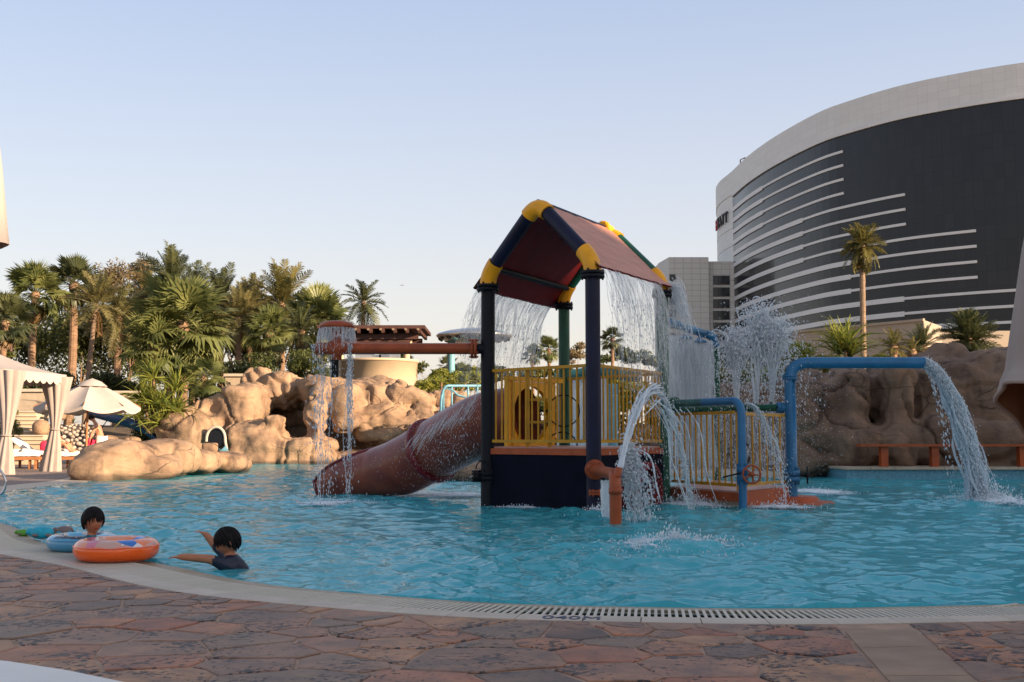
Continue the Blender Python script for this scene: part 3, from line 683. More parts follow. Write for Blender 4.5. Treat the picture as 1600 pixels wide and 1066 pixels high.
mb = MB(); q = M2+Vector((0,0,ZR))-rd*.12; mb.tube([q-rd*.16, q+rd*.1], .085, 18); flange(mb, q-rd*.15, .115, rd, .03, 4); mb.build('ridge_nozzle', MT['yellow'], ps)
mb = MB(); mb.tube([M1+Vector((0,0,ZR)), M2+Vector((0,0,ZR))], .05, 14); mb.build('ridge_pipe', MT['navy'], ps)
# roof panels: one red sheet per slope, seamed
def panel(a, b, over, name, mats):
    """slope from ridge to eave line a(front) b(back)"""
    mb = MB(); n, m = 16, 10; r0 = M1+Vector((0,0,ZR-.02)); r1 = M2+Vector((0,0,ZR-.02)); e0 = a+Vector((0,0,ZE-.02)); e1 = b+Vector((0,0,ZE-.02))
    out0 = (e0-r0); out1 = (e1-r1)
    vs = []
    for i in range(n+1):
        f = -.03+1.06*i/n
        for j in range(m+1):
            t = over*j/m + .02
            p = (r0+out0*t).lerp(r1+out1*t, f)
            p.z += .006*math.cos(i*pi)*.6 + .012*noise.noise(p*3)
            vs.append(p)
    fs = [(i*(m+1)+j, i*(m+1)+j+1, (i+1)*(m+1)+j+1, (i+1)*(m+1)+j) for i in range(n) for j in range(m)]
    nrm = out0.cross(r1-r0).normalized(); nrm = nrm if nrm.z > 0 else -nrm
    mb.cm = 0; mb.add([p+nrm*.05 for p in vs], fs, False)
    mb.cm = 1; mb.add([p+nrm*.02 for p in vs], [f[::-1] for f in fs], False)
    mb.cm = 1
    edge = [j for j in range(m+1)] ; 
    k = m+1
    loop = [i*k+m for i in range(n+1)]
    for a_, b_ in zip(loop, loop[1:]): mb.add([vs[a_]+nrm*.05, vs[b_]+nrm*.05, vs[b_]+nrm*.02, vs[a_]+nrm*.02], [(0,1,2,3)])
    return mb.build(name, mats, ps)
panel(B_, D, 1.10, 'roof_panel', [MT['roof'], MT['dred']])
panel(A, C_, 1.20, 'roof_panel', [MT['roof'], MT['red']])
mb = MB(); e0 = A+Vector((0,0,ZE)); e1 = C_+Vector((0,0,ZE)); r0 = M1+Vector((0,0,ZR)); r1 = M2+Vector((0,0,ZR))
mb.tube([e0.lerp(r0,.12)-Vector((0,0,.03)), e1.lerp(r1,.12)-Vector((0,0,.03))], .045, 12)
mb.build('eave_pipe', MT['black'], ps)
mb = MB(); e0 = B_+Vector((0,0,ZE)); e1 = D+Vector((0,0,ZE)); mb.tube([e0.lerp(r0,.12)-Vector((0,0,.03)), e1.lerp(r1,.12)-Vector((0,0,.03))], .045, 12); mb.build('eave_pipe', MT['black'], ps)
# platform
cen = (A+B_+C_+D)/4
def quadslab(mb, pts, z0, z1, grow=0):
    c = sum(pts, Vector())/4; pp = [c+(p-c)*(1+grow) for p in pts]
    mb.add([(p.x,p.y,z0) for p in pp]+[(p.x,p.y,z1) for p in pp], [(3,2,1,0),(4,5,6,7)]+[(i,(i+1)%4,4+(i+1)%4,4+i) for i in range(4)], False)
Q = [A, B_, D, C_]
mb = MB(); quadslab(mb, Q, ZP-.012, ZP+.012, -.02); mb.build('platform_floor', MT['pinkdeck'], ps)
mb = MB(); quadslab(mb, Q, ZP-.10, ZP-.014, .03); mb.build('platform_fascia', MT['fascia'], ps)
for i in range(4):
    a, b = Q[i], Q[(i+1)%4]; d = (b-a).normalized()
    mb = MB(); mb.beam(a+d*.05+Vector((0,0,.17)), b-d*.05+Vector((0,0,.17)), .05, 1.17); mb.build('skirt_panel', MT['skirt'], ps)
# red tunnel mouth low on the right face
d = (D-B_).normalized(); nr_ = Vector((d.y,-d.x,0)); c = B_.lerp(D,.50)+nr_*.03+Vector((0,0,.22))
mb = MB(); prof = [(.44,0),(.44,.28),(.36,.30),(.36,.02)]; mb.lathe(prof, c, 26, nr_); mb.build('tunnel_collar', MT['dred'], ps)
mb = MB(); mb.lathe([(.01,.05),(.35,.05)], c, 24, nr_); mb.build('tunnel_hole', MT['skirt'], ps)
# railings: each bar a part
def railing(owner, a, b, z0, z1, nb, thick=.045, bar=.014, mat='yrail', ends=True):
    d = (b-a); L_ = d.length
    mb = MB(); mb.beam(a+Vector((0,0,z1)), b+Vector((0,0,z1)), thick, thick*.95); mb.build('top_rail', MT[mat], owner)
    mb = MB(); mb.beam(a+Vector((0,0,z0)), b+Vector((0,0,z0)), thick, thick*.95); mb.build('bottom_rail', MT[mat], owner)
    mb = MB(); mb.tube([(0,0,0),(0,0,z1-z0-thick)], bar, 8); me = mb.mesh('rail_bar', MT[mat])
    for i in range(nb):
        p = a+d*(i+.5)/nb; inst('rail_bar', me, owner, Matrix.Translation(p+Vector((0,0,z0+thick*.5))))
off = .11
da = (B_-A).normalized(); db = (D-B_).normalized(); dc = (C_-A).normalized()
railing(ps, A+da*.11, B_-da*.11, ZP+.09, ZP+1.12, 15)
railing(ps, B_+db*.12, D-db*.10, ZP+.09, ZP+1.12, 17)
railing(ps, C_+(D-C_).normalized()*.1, D-(D-C_).normalized()*.1, ZP+.09, ZP+1.12, 12)
railing(ps, A.lerp(C_,.80), C_-dc*.1, ZP+.09, ZP+1.12, 4)
for f in (.40,.61):
    mb = MB(); p = A.lerp(B_, f)+Vector((.0,.06,0)); mb.beam(p+Vector((0,0,ZP)), p+Vector((0,0,ZP+1.12)), .055, .055, (0,1,0)); mb.build('gate_post', MT['yrail'], ps)
mb = MB()
for z in (ZP+.68, ZP+.36): mb.beam(A.lerp(B_,.41)+Vector((0,.1,z)), A.lerp(B_,.60)+Vector((0,.1,z)), .035, .035)
mb.build('gate_bar', MT['yrail'], ps)
mb = MB()
for i in range(9):
    t = i/8; p = A.lerp(B_, .41+.19*t)+Vector((0,.07,ZP+.34-.05*sin(pi*t))); mb.tube([p+Vector((.022*cos(q), 0 if i%2 else .012*cos(q), .014*sin(q))) for q in [2*pi*k/8 for k in range(8)]], .006, 5, closed=True)
mb.build('chain', MT['black'], ps)
# yellow slide panel with a round hole
dcp = dc; dc = Vector((.64,.77,0)).normalized(); pc = A.lerp(C_, .47)+Vector((.06,0,ZP+.50)); w2, h2 = .52, .50
nrm = Vector((-dc.y, dc.x, 0)); 
def holed(mb, c, dx, w, h, r, th, nrm, n=32):
    ins = [c+dx*(r*cos(2*pi*i/n))+Vector((0,0,r*sin(2*pi*i/n))) for i in range(n)]; outs = []
    for i in range(n):
        x, z = cos(2*pi*i/n), sin(2*pi*i/n); k = min(w/abs(x) if abs(x) > 1e-6 else 9, h/abs(z) if abs(z) > 1e-6 else 9); outs.append(c+dx*x*k+Vector((0,0,z*k)))
    for s in (-1, 1):
        o = nrm*th*s*.5; f = [(i,(i+1)%n,n+(i+1)%n,n+i) for i in range(n)]
        mb.add([p+o for p in ins]+[p+o for p in outs], f if s < 0 else [q[::-1] for q in f], False)
    for ring in (ins, outs): mb.add([p+nrm*th*.5 for p in ring]+[p-nrm*th*.5 for p in ring], [(i,(i+1)%n,n+(i+1)%n,n+i) for i in range(n)], False)
mb = MB(); holed(mb, pc, dc, w2, h2+.01, .445, .07, nrm); ypan = mb.build('entry_panel', MT['yellow'], ps)
mb = MB()
for s in (-1, 1): mb.beam(pc+dc*w2*s+Vector((0,0,-h2-.05)), pc+dc*w2*s+Vector((0,0,h2+.08)), .07, .14, dc)
mb.beam(pc-dc*(w2+.05)+Vector((0,0,h2+.05)), pc+dc*(w2+.25)+Vector((0,0,h2+.05)), .13, .06)
mb.build('panel_frame', MT['yellow'], ps); dc = dcp
# tube slide
sl_ = empty('tube_slide', P(640,770,19.5), label='worn red tube slide running from the tower down into the pool', cat='slide')
cl = [pc.copy()+nrm*.05, P(762,660,18.5), P(718,681,19.0), P(676,704,19.5), P(630,728,19.9), P(590,738,20.2)]
cl = spline(cl, 6)
mb = MB(); k = len(cl); i1 = int(k*.80)
rad = [.475+.03*sin(i/k*3) - .06*max(0, (i-i1)/(k-i1)) for i in range(k)]
mb.tube(cl, rad, 36, cap=False); mb.tube(cl, [r-.03 for r in rad], 36, cap=False)
mb.build('tube', MT['slide'], sl_)
dirn = lambda i: (cl[min(k-1,i+1)]-cl[max(0,i-1)]).normalized()
for i, w in ((int(k*.60), .06),):
    mb = MB(); d = dirn(i); mb.lathe([(.475,-w),(.56,-w),(.57,0),(.56,w),(.475,w)], cl[i], 36, d); mb.build('joint_ring', MT['slider'], sl_)
mb = MB(); i = int(k*.60); mb.tube([cl[j]+Vector((-.05,-.48,-.06))*1.0 for j in range(i, int(k*.33), -1)], .03, 8); mb.build('seam', MT['slider'], sl_)
# open end: half trough
end = cl[-1]; tp = [end, P(560,744,20.4), P(530,750,20.6), P(508,757,20.7)]; vs = []; sg = 20; ns = 12
tpp = spline(tp, 4)
mb = MB()
for i, p in enumerate(tpp):
    t = i/(len(tpp)-1); open_ = .12+t*1.25*(1 if t > .1 else 1); r = .415-.03*t
    dd = (tpp[min(i+1, len(tpp)-1)]-tpp[max(0,i-1)]).normalized(); sx = dd.cross(Vector((0,0,1))).normalized(); uz = sx.cross(dd)
    for q in range(sg+1):
        th = -pi/2-(pi-open_)+2*(pi-open_)*q/sg
        for rr in (r, r-.035): vs.append(p+sx*cos(th)*rr+uz*sin(th)*rr)
n_ = len(tpp); w_ = (sg+1)*2; fs = []
for i in range(n_-1):
    for q in range(sg):
        a = i*w_+q*2; fs += [(a, a+2, a+w_+2, a+w_), (a+1, a+w_+1, a+w_+3, a+3)]
    for q in (0, sg): a = i*w_+q*2; fs.append((a, a+1, a+w_+1, a+w_))
for q in range(sg): a = (n_-1)*w_+q*2; fs.append((a, a+1, a+3, a+2))
mb.add(vs, fs, True); mb.build('run_out', MT['slide'], sl_)
mb = MB(); e = [Vector(vs[i*w_+0]) for i in range(n_)]; e2 = [Vector(vs[i*w_+sg*2]) for i in range(n_)]
for E in (e, e2): mb.tube(E, .03, 8)
lip = [Vector(vs[(n_-1)*w_+q*2]) for q in range(sg+1)]; mb.tube(lip, .03, 8); mb.build('lip', MT['slider'], sl_)

# mushroom sprayer pipe
yA = 17.0; zc = P(640,545,yA).z
ms = empty('mushroom_sprayer', P(525,545,yA), label='rust orange horizontal pipe with mushroom cap spraying water, left of the tower', cat='water sprayer')
mb = MB(); x0 = P(494,545,yA).x; x1 = P(738,545,yA).x
mb.tube([(x0,yA,zc),(x1,yA,zc)], .083, 22); mb.tube([(x0-.0,yA,zc),(x0+.22,yA,zc)], .092, 22); mb.build('pipe', MT['orange'], ms)
mb = MB(); flange(mb, (x1+.02,yA,zc), .145, (1,0,0), .045); mb.build('flange', MT['orange'], ms)
mb = MB(); mb.tube([(x1+.03,yA,zc),(A.x,yA,zc)], .078, 18); mb.build('branch', MT['black'], ms)
xm = P(526,545,yA).x
mb = MB(); mb.lathe([(.075,-.17),(.078,-.10),(.125,-.07),(.125,.09),(.08,.12),(.075,.30)], (xm,yA,zc), 24); mb.build('riser', MT['orange'], ms)
mb = MB(); mb.lathe([(.02,.0),(.24,-.015),(.265,.01),(.262,.035),(.22,.075),(.12,.10),(.0,.108)], (xm,yA,zc+.31), 32); mb.build('cap', MT['orange'], ms)
mb = MB(); mb.lathe([(.062,-.42),(.062,-.16)], (xm-.03,yA,zc), 18); mb.lathe([(.05,-.425),(.05,-.42)], (xm-.03,yA,zc), 18); mb.build('nozzle', MT['black'], ms)
# low clamp on the left post
mb = MB(); c = A+Vector((0,0,.44)); flange(mb, c+Vector((-.17,-.03,0)), .085, (1,0,0), .04); mb.tube([c+Vector((-.16,-.03,0)), c+Vector((.14,-.05,0))], .05, 14); flange(mb, c, .135, (0,0,1), .06); mb.build('clamp', MT['black'], ps)
mb = MB(); mb.tube([c+Vector((-.08+.09*cos(t), -.10, .10+.12*sin(t))) for t in [pi*i/10 for i in range(11)]], .010, 6); mb.build('cable_loop', MT['black'], ps)
# round hand wheel behind the front railing
mb = MB(); c = P(881,642,18.4); mb.tube([c+Vector((.25*cos(t), .02, .25*sin(t))) for t in [2*pi*i/32 for i in range(32)]], .012, 6, closed=True); c2 = P(878,700,18.4); mb.tube([c2+Vector((.25*cos(t), .02, .25*sin(t))) for t in [pi*i/20 for i in range(21)]], .012, 6)
mb.tube([c+Vector((-.25,.02,0)), c+Vector((-.5,.3,0))], .02, 6); mb.build('hand_wheel', MT['black'], ps)

# front orange pipe with up-jet
fp = empty('orange_jet_pipe', P(962,820,13.3), label='short orange elbow pipe shooting an arc of water in front of the tower', cat='water pipe')
bx = P(962,820,13.3); top = P(962,742,13.3).z
JET = (bx.x, bx.y, top); fb = Vector((B_.x,B_.y,top)) ; fe = Vector((bx.x, bx.y, top)); dd = (fe-fb).normalized()
mb = MB(); r = .070; mb.tube([(bx.x,bx.y,-.4),(bx.x,bx.y,top-.16)]+arc((bx.x,bx.y,top-.16),(bx.x,bx.y,top),fe-dd*.18,8)+[fb+dd*.16], r, 20)
mb.lathe([(r*1.0,-.02),(r*1.12,-.02),(r*1.12,.05),(r,.05)], (bx.x,bx.y,top-.20), 20); mb.build('pipe', MT['orange'], fp)
mb = MB(); flange(mb, fb+dd*.16, .135, dd, .045); mb.build('flange', MT['orange'], fp)
mb = MB(); flange(mb, Vector((B_.x+.02,B_.y-.14,.27)), .10, (0,0,1), .03); mb.build('outlet', MT['orange'], fp)
mb = MB(); mb.lathe([(.04,0),(.045,.10),(.03,.11)], (bx.x+.02,bx.y,top-.02), 14, (.25,0,1)); mb.build('nozzle', MT['orange'], fp)

# second, lower platform
E0 = P(1047,783,17.9); E1 = P(1157,796,16.3); E2 = P(1240,783,18.0); E3 = Vector((3.6,20.6,0))
for q in (E0,E1,E2,E3): q.z = 0
lp = empty('low_platform', ((E0.x+E2.x)/2, 18.3, 0), label='low orange sided platform with yellow bar railing right of the tower', cat='platform')
Q2 = [E0,E1,E2,E3]
mb = MB(); quadslab(mb, Q2, .225, .25, -.0); mb.build('floor', MT['pinkdeck'], lp)
mb = MB(); quadslab(mb, Q2, .10, .223, .012); mb.build('fascia', MT['fascia'], lp)
mb = MB(); quadslab(mb, Q2, -.4, .098, -.03); mb.build('base', MT['stone'], lp)
mb = MB()
mb.lathe([(.01,.10),(.46,.10),(.5,.07),(.5,-.4)], (E2.x-.12,E2.y-.0,0), 28); mb.lathe([(.01,.02),(.70,.02),(.74,0),(.74,-.4)], (E2.x-.12,E2.y-.0,0), 28)
mb.build('round_step', MT['fascia'], lp)
mb = MB(); mb.beam(E1+Vector((0,0,.12)), E2+Vector((0,0,.12)), .04, .26); mb.build('step_riser', MT['fascia'], lp)
e01 = (E1-E0).normalized(); e12 = (E2-E1).normalized()
railing(lp, E0+Vector((.05,.12,0)), E1+Vector((-.05,.12,0)), .33, 1.36, 11)
railing(lp, E1+Vector((.05,.12,0)), E2+Vector((-.03,.05,0)), .33, 1.34, 7)
mb = MB(); mb.beam(E2+Vector((-.05,.05,.24)), E2+Vector((-.05,.05,1.34)), .045, .045, (0,1,0)); mb.beam(E1+Vector((0,.12,.24)), E1+Vector((0,.12,1.36)), .045, .045, (0,1,0)); mb.build('rail_post', MT['yrail'], lp)
# teal elbow pipe from tower to pool
tp_ = empty('teal_elbow_pipe', P(1160,796,16.2), label='teal and blue bent pipe with an orange hand wheel beside the low platform', cat='water pipe')
b0 = P(1161,796,16.15); zz = P(1161,626,16.15).z; j = Vector((D.x+.12, D.y-.05, zz)); b0.z = 0
e_ = Vector((b0.x,b0.y,zz)); dd = (j-e_).normalized(); mid = e_.lerp(j,.52)
MT['tealp'] = pbr('teal_pipe_paint', (.03,.13,.13), .38, .3, 5, .05, coat=.2)
mb = MB(); r = .058; mb.tube([(b0.x,b0.y,-.4),(b0.x,b0.y,zz-.2)]+arc((b0.x,b0.y,zz-.2), e_, e_+dd*.22, 10)+[mid], r, 18); mb.build('blue_pipe', MT['blue'], tp_)
mb = MB(); mb.tube([mid, j], r, 18); mb.build('teal_pipe', MT['tealp'], tp_)
mb = MB(); flange(mb, j+dd*-.08, .10, dd, .035); mb.build('flange', MT['green'], tp_)
mb = MB(); c = Vector((b0.x,b0.y,P(0,741,16.15).z)); flange(mb, c, .078, (0,0,1), .1); mb.build('collar', MT['blue'], tp_)
def wheel(nm, c, r, ax, mat, par):
    mb = MB(); q = Vector((0,0,1)).rotation_difference(Vector(ax).normalized()); c = Vector(c)
    mb.tube([c+q @ Vector((r*cos(t), r*sin(t), 0)) for t in [2*pi*i/28 for i in range(28)]], .014, 8, closed=True)
    for i in range(5):
        t = 2*pi*i/5; mb.tube([c+q @ Vector((r*.1*cos(t), r*.1*sin(t), .01)), c+q @ Vector((r*cos(t), r*sin(t), 0))], [.016,.010], 6)
    mb.lathe([(.035,-.05),(.035,.03),(.01,.04)], c, 14, ax); return mb.build(nm, mat, par)
wheel('hand_wheel', c+Vector((.10,-.14,0)), .125, (.12,-1,.05), MT['orange'], tp_)
mb = MB(); mb.tube([c+Vector((-.02,-.06,.02)), c+Vector((-.29,-.1,-.04))], .012, 8); mb.build('lever', MT['black'], tp_)
# tall blue spout
sp_ = empty('blue_spout_pipe', P(1237,785,17.9), label='tall bright blue pipe bending right and pouring water back into the pool', cat='water pipe')
b0 = P(1238,785,17.85); b0.z = 0; zz = P(1300,567,17.85).z; xe = P(1444,567,17.85).x; x_ = P(1232,600,17.85).x
mb = MB(); r = .088; mb.tube([(b0.x,b0.y,-.4),(b0.x,b0.y,.5)], r*.94, 22); mb.tube([(b0.x,b0.y,.5),(b0.x,b0.y,zz-.28)]+arc((b0.x,b0.y,zz-.28),(b0.x,b0.y,zz),(b0.x+.30,b0.y,zz),12)+[(xe,b0.y,zz)], r, 22, cap=False)
mb.tube([(xe-.4,b0.y,zz),(xe,b0.y,zz)], r*.88, 22, cap=False); mb.build('pipe', MT['blue'], sp_)
mb = MB(); flange(mb, (b0.x,b0.y,P(0,590,17.85).z), .115, (0,0,1), .03); mb.build('flange', MT['blue'], sp_)
mb = MB(); flange(mb, (b0.x,b0.y,P(0,744,17.85).z), .125, (0,0,1), .09); mb.build('collar', MT['blue'], sp_)
wheel('hand_wheel', (b0.x+.24,b0.y,P(0,742,17.85).z), .13, (1,-.25,0), MT['black'], sp_)
mb = MB(); mb.tube([(b0.x,b0.y,P(0,742,17.85).z),(b0.x+.24,b0.y,P(0,742,17.85).z)], .018, 8); mb.build('wheel_stem', MT['black'], sp_)
zz2 = P(0,638,18.2).z
mb = MB(); flange(mb, (b0.x-.15,b0.y+.05,zz2), .085, (1,0,0), .04); mb.tube([(b0.x-.15,b0.y+.05,zz2),(b0.x,b0.y,zz2)], .06, 14); mb.build('side_branch', MT['blue'], sp_)
SPOUT = (xe, b0.y)
# green spray bar with jets
gb = empty('green_spray_bar', (3.6,18.6,zz2), label='dark green pipe with three upward jets behind the yellow railing', cat='water pipe')
gx0 = P(1122,640,18.4).x
mb = MB(); mb.tube([(b0.x-.18,b0.y+.06,zz2),(gx0+.1,18.6,zz2),(gx0-.9,19.6,zz2)], .058, 14); mb.build('pipe', MT['green'], gb)
for u in (1150,1180,1206):
    mb = MB(); p = P(u,636,18.3); mb.lathe([(.03,-.05),(.035,.05),(.02,.07)], (p.x,18.32,zz2+.04), 10); mb.build('nozzle', MT['green'], gb)
# shower: green post, blue arm, cone heads
sh = empty('shower_arm', P(1118,780,20.5), label='blue shower arm on a green post with cone shaped heads', cat='shower')
c0 = P(1119,560,20.5); zt = P(1119,547,20.5).z; 
mb = MB(); mb.tube([(c0.x,20.5,-.4),(c0.x,20.5,zt)], .062, 18); mb.build('post', MT['green'], sh)
mb = MB(); flange(mb, (c0.x,20.5,zt), .10, (0,0,1), .04); mb.build('flange', MT['green'], sh)
q0 = P(1070,512,20.1); q1 = P(1108,522,20.4)
mb = MB(); mb.tube([P(1045,503,19.9), q0, q1-Vector((.08,0,0))]+arc(q1-Vector((.08,0,0)), P(1119,525,20.5), (c0.x,20.5,zt+.03), 8), .072, 18); mb.build('arm', MT['blue'], sh)
for u, v, Y in ((1093,518,20.3),(1072,512,20.1)):
    p = P(u,v,Y); mb = MB(); mb.lathe([(.02,.02),(.022,-.10),(.05,-.13),(.125,-.185),(.125,-.20),(.02,-.2)], p, 20); mb.build('shower_head', MT['blue'], sh)
# ------------------------------------------------------------ hotel and far buildings
def panelmat(name, col, sx, sy, lw=.03, dark=.72):
    """cladding panels laid out by the UV map (metres)"""
    m, nt, N, L, B = newmat(name); uv = N.new('ShaderNodeUVMap')
    br = N.new('ShaderNodeTexBrick'); br.offset = 0; br.inputs['Scale'].default_value = 1; br.inputs['Brick Width'].default_value = sx; br.inputs['Row Height'].default_value = sy; br.inputs['Mortar Size'].default_value = lw; br.inputs['Mortar Smooth'].default_value = .3
    br.inputs['Color1'].default_value = (*col, 1); br.inputs['Color2'].default_value = (*[c*.94 for c in col], 1); br.inputs['Mortar'].default_value = (*[c*dark for c in col], 1)
    L.new(uv.outputs[0], br.inputs['Vector']); L.new(br.outputs[0], B.inputs['Base Color']); B.inputs['Roughness'].default_value = .55; return m
def glassmat():
    m, nt, N, L, B = newmat('hotel_tinted_glass'); uv = N.new('ShaderNodeUVMap')
    br = N.new('ShaderNodeTexBrick'); br.offset = 0; br.inputs['Scale'].default_value = 1; br.inputs['Brick Width'].default_value = 2.2; br.inputs['Row Height'].default_value = 3.42; br.inputs['Mortar Size'].default_value = .07; br.inputs['Bias'].default_value = 0
    br.inputs['Color1'].default_value = (.016,.018,.023,1); br.inputs['Color2'].default_value = (.021,.023,.028,1); br.inputs['Mortar'].default_value = (.013,.014,.018,1)
    L.new(uv.outputs[0], br.inputs['Vector']); L.new(br.outputs[0], B.inputs['Base Color'])
    B.inputs['Roughness'].default_value = .14; B.inputs['Specular IOR Level'].default_value = .30; return m
MT['clad'] = panelmat('pale_grey_cladding', (.66,.66,.64), 2.4, 1.9)
MT['clad2'] = panelmat('annex_cladding', (.62,.60,.56), 2.6, 1.7, .10, .66)
MT['band'] = panelmat('balcony_band', (.66,.66,.65), 4.5, 9, .04, .86)
MT['hglass'] = glassmat()
HH = 75.0
edge_px = [(1145,303.5),(1171,281),(1214,253),(1279,220),(1331,202),(1408,181),(1495,164),(1600,148)]   # top of the glass
plan = [(1.12,5.75),(.985,5.42),(.912,5.12),(.885,4.93)]
for u_, v_ in edge_px:
    q_ = P(u_, v_, 1.0); plan.append((q_.x/(q_.z-EYE), 1/(q_.z-EYE)))
sx_, sy_ = plan[-1]; plan += [(sx_+.26,sy_-.12),(sx_+.6,sy_-.2),(sx_+1.1,sy_-.22),(sx_+1.7,sy_-.16)]
plan[:4] = [(plan[4][0]+.21, plan[4][1]+1.02), (plan[4][0]+.075, plan[4][1]+.69), (plan[4][0]+.003, plan[4][1]+.39), (plan[4][0]-.016, plan[4][1]+.20)]
PL = spline([Vector((a*HH, b*HH, 0)) for a, b in plan], 14)
pacc = [0.0]
for a, b in zip(PL, PL[1:]): pacc.append(pacc[-1]+(b-a).length)
def pl_at(s, off=0):
    s = max(0, min(pacc[-1]-1e-4, s)); i = int(np.searchsorted(pacc, s, side='right')-1); t = (s-pacc[i])/(pacc[i+1]-pacc[i])
    d = (PL[min(len(PL)-1, i+1)]-PL[max(0, i-1)]).normalized(); n = Vector((d.y, -d.x, 0))
    if n.dot(Vector((0,0,0))-PL[i]) < 0 and s > pacc[42]: n = -n
    if s <= pacc[42]: n = Vector((d.y,-d.x,0)); n = n if n.x < 0 else -n
    return PL[i].lerp(PL[i+1], t)+n*off
def s_at_u(u):
    best = min(range(40, len(PL)), key=lambda i: abs(800+1800*cos(0)*PL[i].x/(PL[i].y*(cp + sp*.0)+0)*1.0 - 800-(u-800))); return pacc[best]
def curved(name, mat, s0, s1, z0, z1, off, parent, top=True, step=3.0, th=.6):
    n = max(1, int((s1-s0)/step)); vs = []; uvs = []
    for i in range(n+1):
        s = s0+(s1-s0)*i/n; p = pl_at(s, off); q = pl_at(s, off-th)
        vs += [(p.x,p.y,z0),(p.x,p.y,z1),(q.x,q.y,z1),(q.x,q.y,z0)]; uvs += [(s,z0),(s,z1),(s,z1+th),(s,z0-th)]
    fs = []
    for i in range(n):
        a, b = 4*i, 4*i+4; fs += [(a,b,b+1,a+1),(a+1,b+1,b+2,a+2),(a+3,b+3,b,a)]
    fs += [(0,1,2,3),(4*n,4*n+3,4*n+2,4*n+1)]
    mb = MB(); mb.add(vs, fs, False); o = mb.build(name, mat, parent)
    lay = o.data.uv_layers.new(name='UVMap')
    for l in o.data.loops: lay.data[l.index].uv = uvs[l.vertex_index]
    return o
hz = lambda f: EYE+HH*f
ht = empty('hotel', (100,260,0), label='huge curved hotel with dark glass bands, pale balcony stripes and a grey parapet', cat='hotel')
sW = pacc[56]; sE = pacc[-1]     # where glass starts
curved('parapet', MT['clad'], 0, sE, hz(1.0), hz(1.095), .25, ht)
curved('end_wall', MT['clad'], 0, sW, -1, hz(1.0), .05, ht)
curved('parapet_lip', MT['band'], sW, sE, hz(.988), hz(1.0)-.01, .5, ht)
curved('glass_wall', MT['hglass'], sW, sE, -1, hz(.988), 0, ht)
def s_u(u):
    """arc length where the facade crosses the sight line of column u"""
    k = (u-800)/F; best = 0
    for i in range(56, len(PL)-1):
        if PL[i].x/ (PL[i].y*cp) <= k <= PL[i+1].x/(PL[i+1].y*cp): best = pacc[i]+(pacc[i+1]-pacc[i])*.5
    return best or sE
fr = [.9345-.0462*k for k in range(17)]
ends = [1328]*4+[1426]*3+[1538]*4+[1900]*6; steps = [1200]*4+[1262]*4+[1335]*3+[1420]*2+[1500]*4
for k, f in enumerate(fr):
    e = s_u(ends[k]) if ends[k] < 1800 else sE; st = s_u(steps[k]); z = hz(f)
    if e > st: curved('balcony_band', MT['band'], st, e, z-.31, z+.31, .30, ht)
    curved('wide_band', MT['band'], sW, st, z-.66, z+.52, .34, ht)
    if k > 11: pass
for k in range(12):   # joints on the end wall
    z = hz(.86)-k*3.42*1.6
    curved('wall_joint', MT['dglass'], pacc[30], sW, z, z+.14, .12, ht, th=.3)
MT['sign'] = pbr('dark_sign_letter', (.03,.03,.035), .5, .1, 3, 0); MT['signr'] = pbr('red_sign_letter', (.45,.02,.05), .5, .1, 3, 0)
for ch, i_, in zip('HYATT', range(5)):
    s = sW - 19 + i_*3.3; p = pl_at(s, .6); q = pl_at(s+.5, .6); d = (q-p).normalized()
    p.z = hz(.915); M = Matrix.Translation(p) @ Matrix.Rotation(atan2(d.y, d.x), 4, 'Z') @ Matrix.Rotation(pi/2, 4, 'X')
    text('sign_letter', ch, 4.9, M, MT['signr'] if i_ == 0 else MT['sign'], ht, ext=.25)
mb = MB(); p = pl_at(sW-4, 0); p = P(1157,262,p.y+4); mb.tube([p-Vector((0,0,3)), p+Vector((0,0,2.5)), p+Vector((1.6,0,3.2))], .22, 6); mb.build('roof_mast', MT['sign'], ht)
# annex
an = empty('annex_building', (55,345,0), label='lower pale tiled annex with a column of dark windows beside the curved hotel', cat='building')
def uvbox(name, c, d, mat, parent, rz=0):
    mb = MB(); mb.box(c, d, rz); o = mb.build(name, mat, parent); lay = o.data.uv_layers.new(name='UVMap')
    for f in o.data.polygons:
        for li in f.loop_indices:
            v = o.data.vertices[o.data.loops[li].vertex_index].co; lay.data[li].uv = ((v.x+v.y*.5), v.z)
    return o
x0 = P(1045,403,350).x; x1 = P(1107,403,350).x; x2 = P(1160,405,352).x; zt = P(1080,402,350).z
uvbox('wall', ((x0+x1)/2,362,zt/2), (x1-x0,24,zt), MT['clad2'], an)
uvbox('wall', ((x1+x2)/2,364,(zt-1)/2), (x2-x1-.01,24,zt-1), MT['clad2'], an)
xs = P(1029,403,362).x; mb = MB(); mb.add([(x0,350,0),(xs,362,0),(xs,362,zt),(x0,350,zt),(xs,374,0),(xs,374,zt),(x0,374,0),(x0,374,zt)], [(0,1,2,3),(1,4,5,2),(3,2,5,7)]); mb.build('side_wall', MT['clad'], an)
for k in range(8):
    v0 = 431+k*18.3; a = P(1114,v0,351.9); b = P(1140,v0+14,351.9)
    mb = MB(); mb.box(((a.x+b.x)/2,351.9,(a.z+b.z)/2), (b.x-a.x,.3,a.z-b.z)); w = mb.build('window', MT['dglass'], an)
    for t in (.33,.66):
        mb = MB(); mb.box((a.x+(b.x-a.x)*t,351.7,(a.z+b.z)/2), (.12,.12,a.z-b.z)); mb.build('mullion', MT['sign'], w)
    a = P(1046,v0-2,350); b = P(1056,v0+9,350)
    mb = MB(); mb.box(((a.x+b.x)/2,349.95,(a.z+b.z)/2), (b.x-a.x,.3,a.z-b.z)); mb.build('window', MT['dglass'], an)
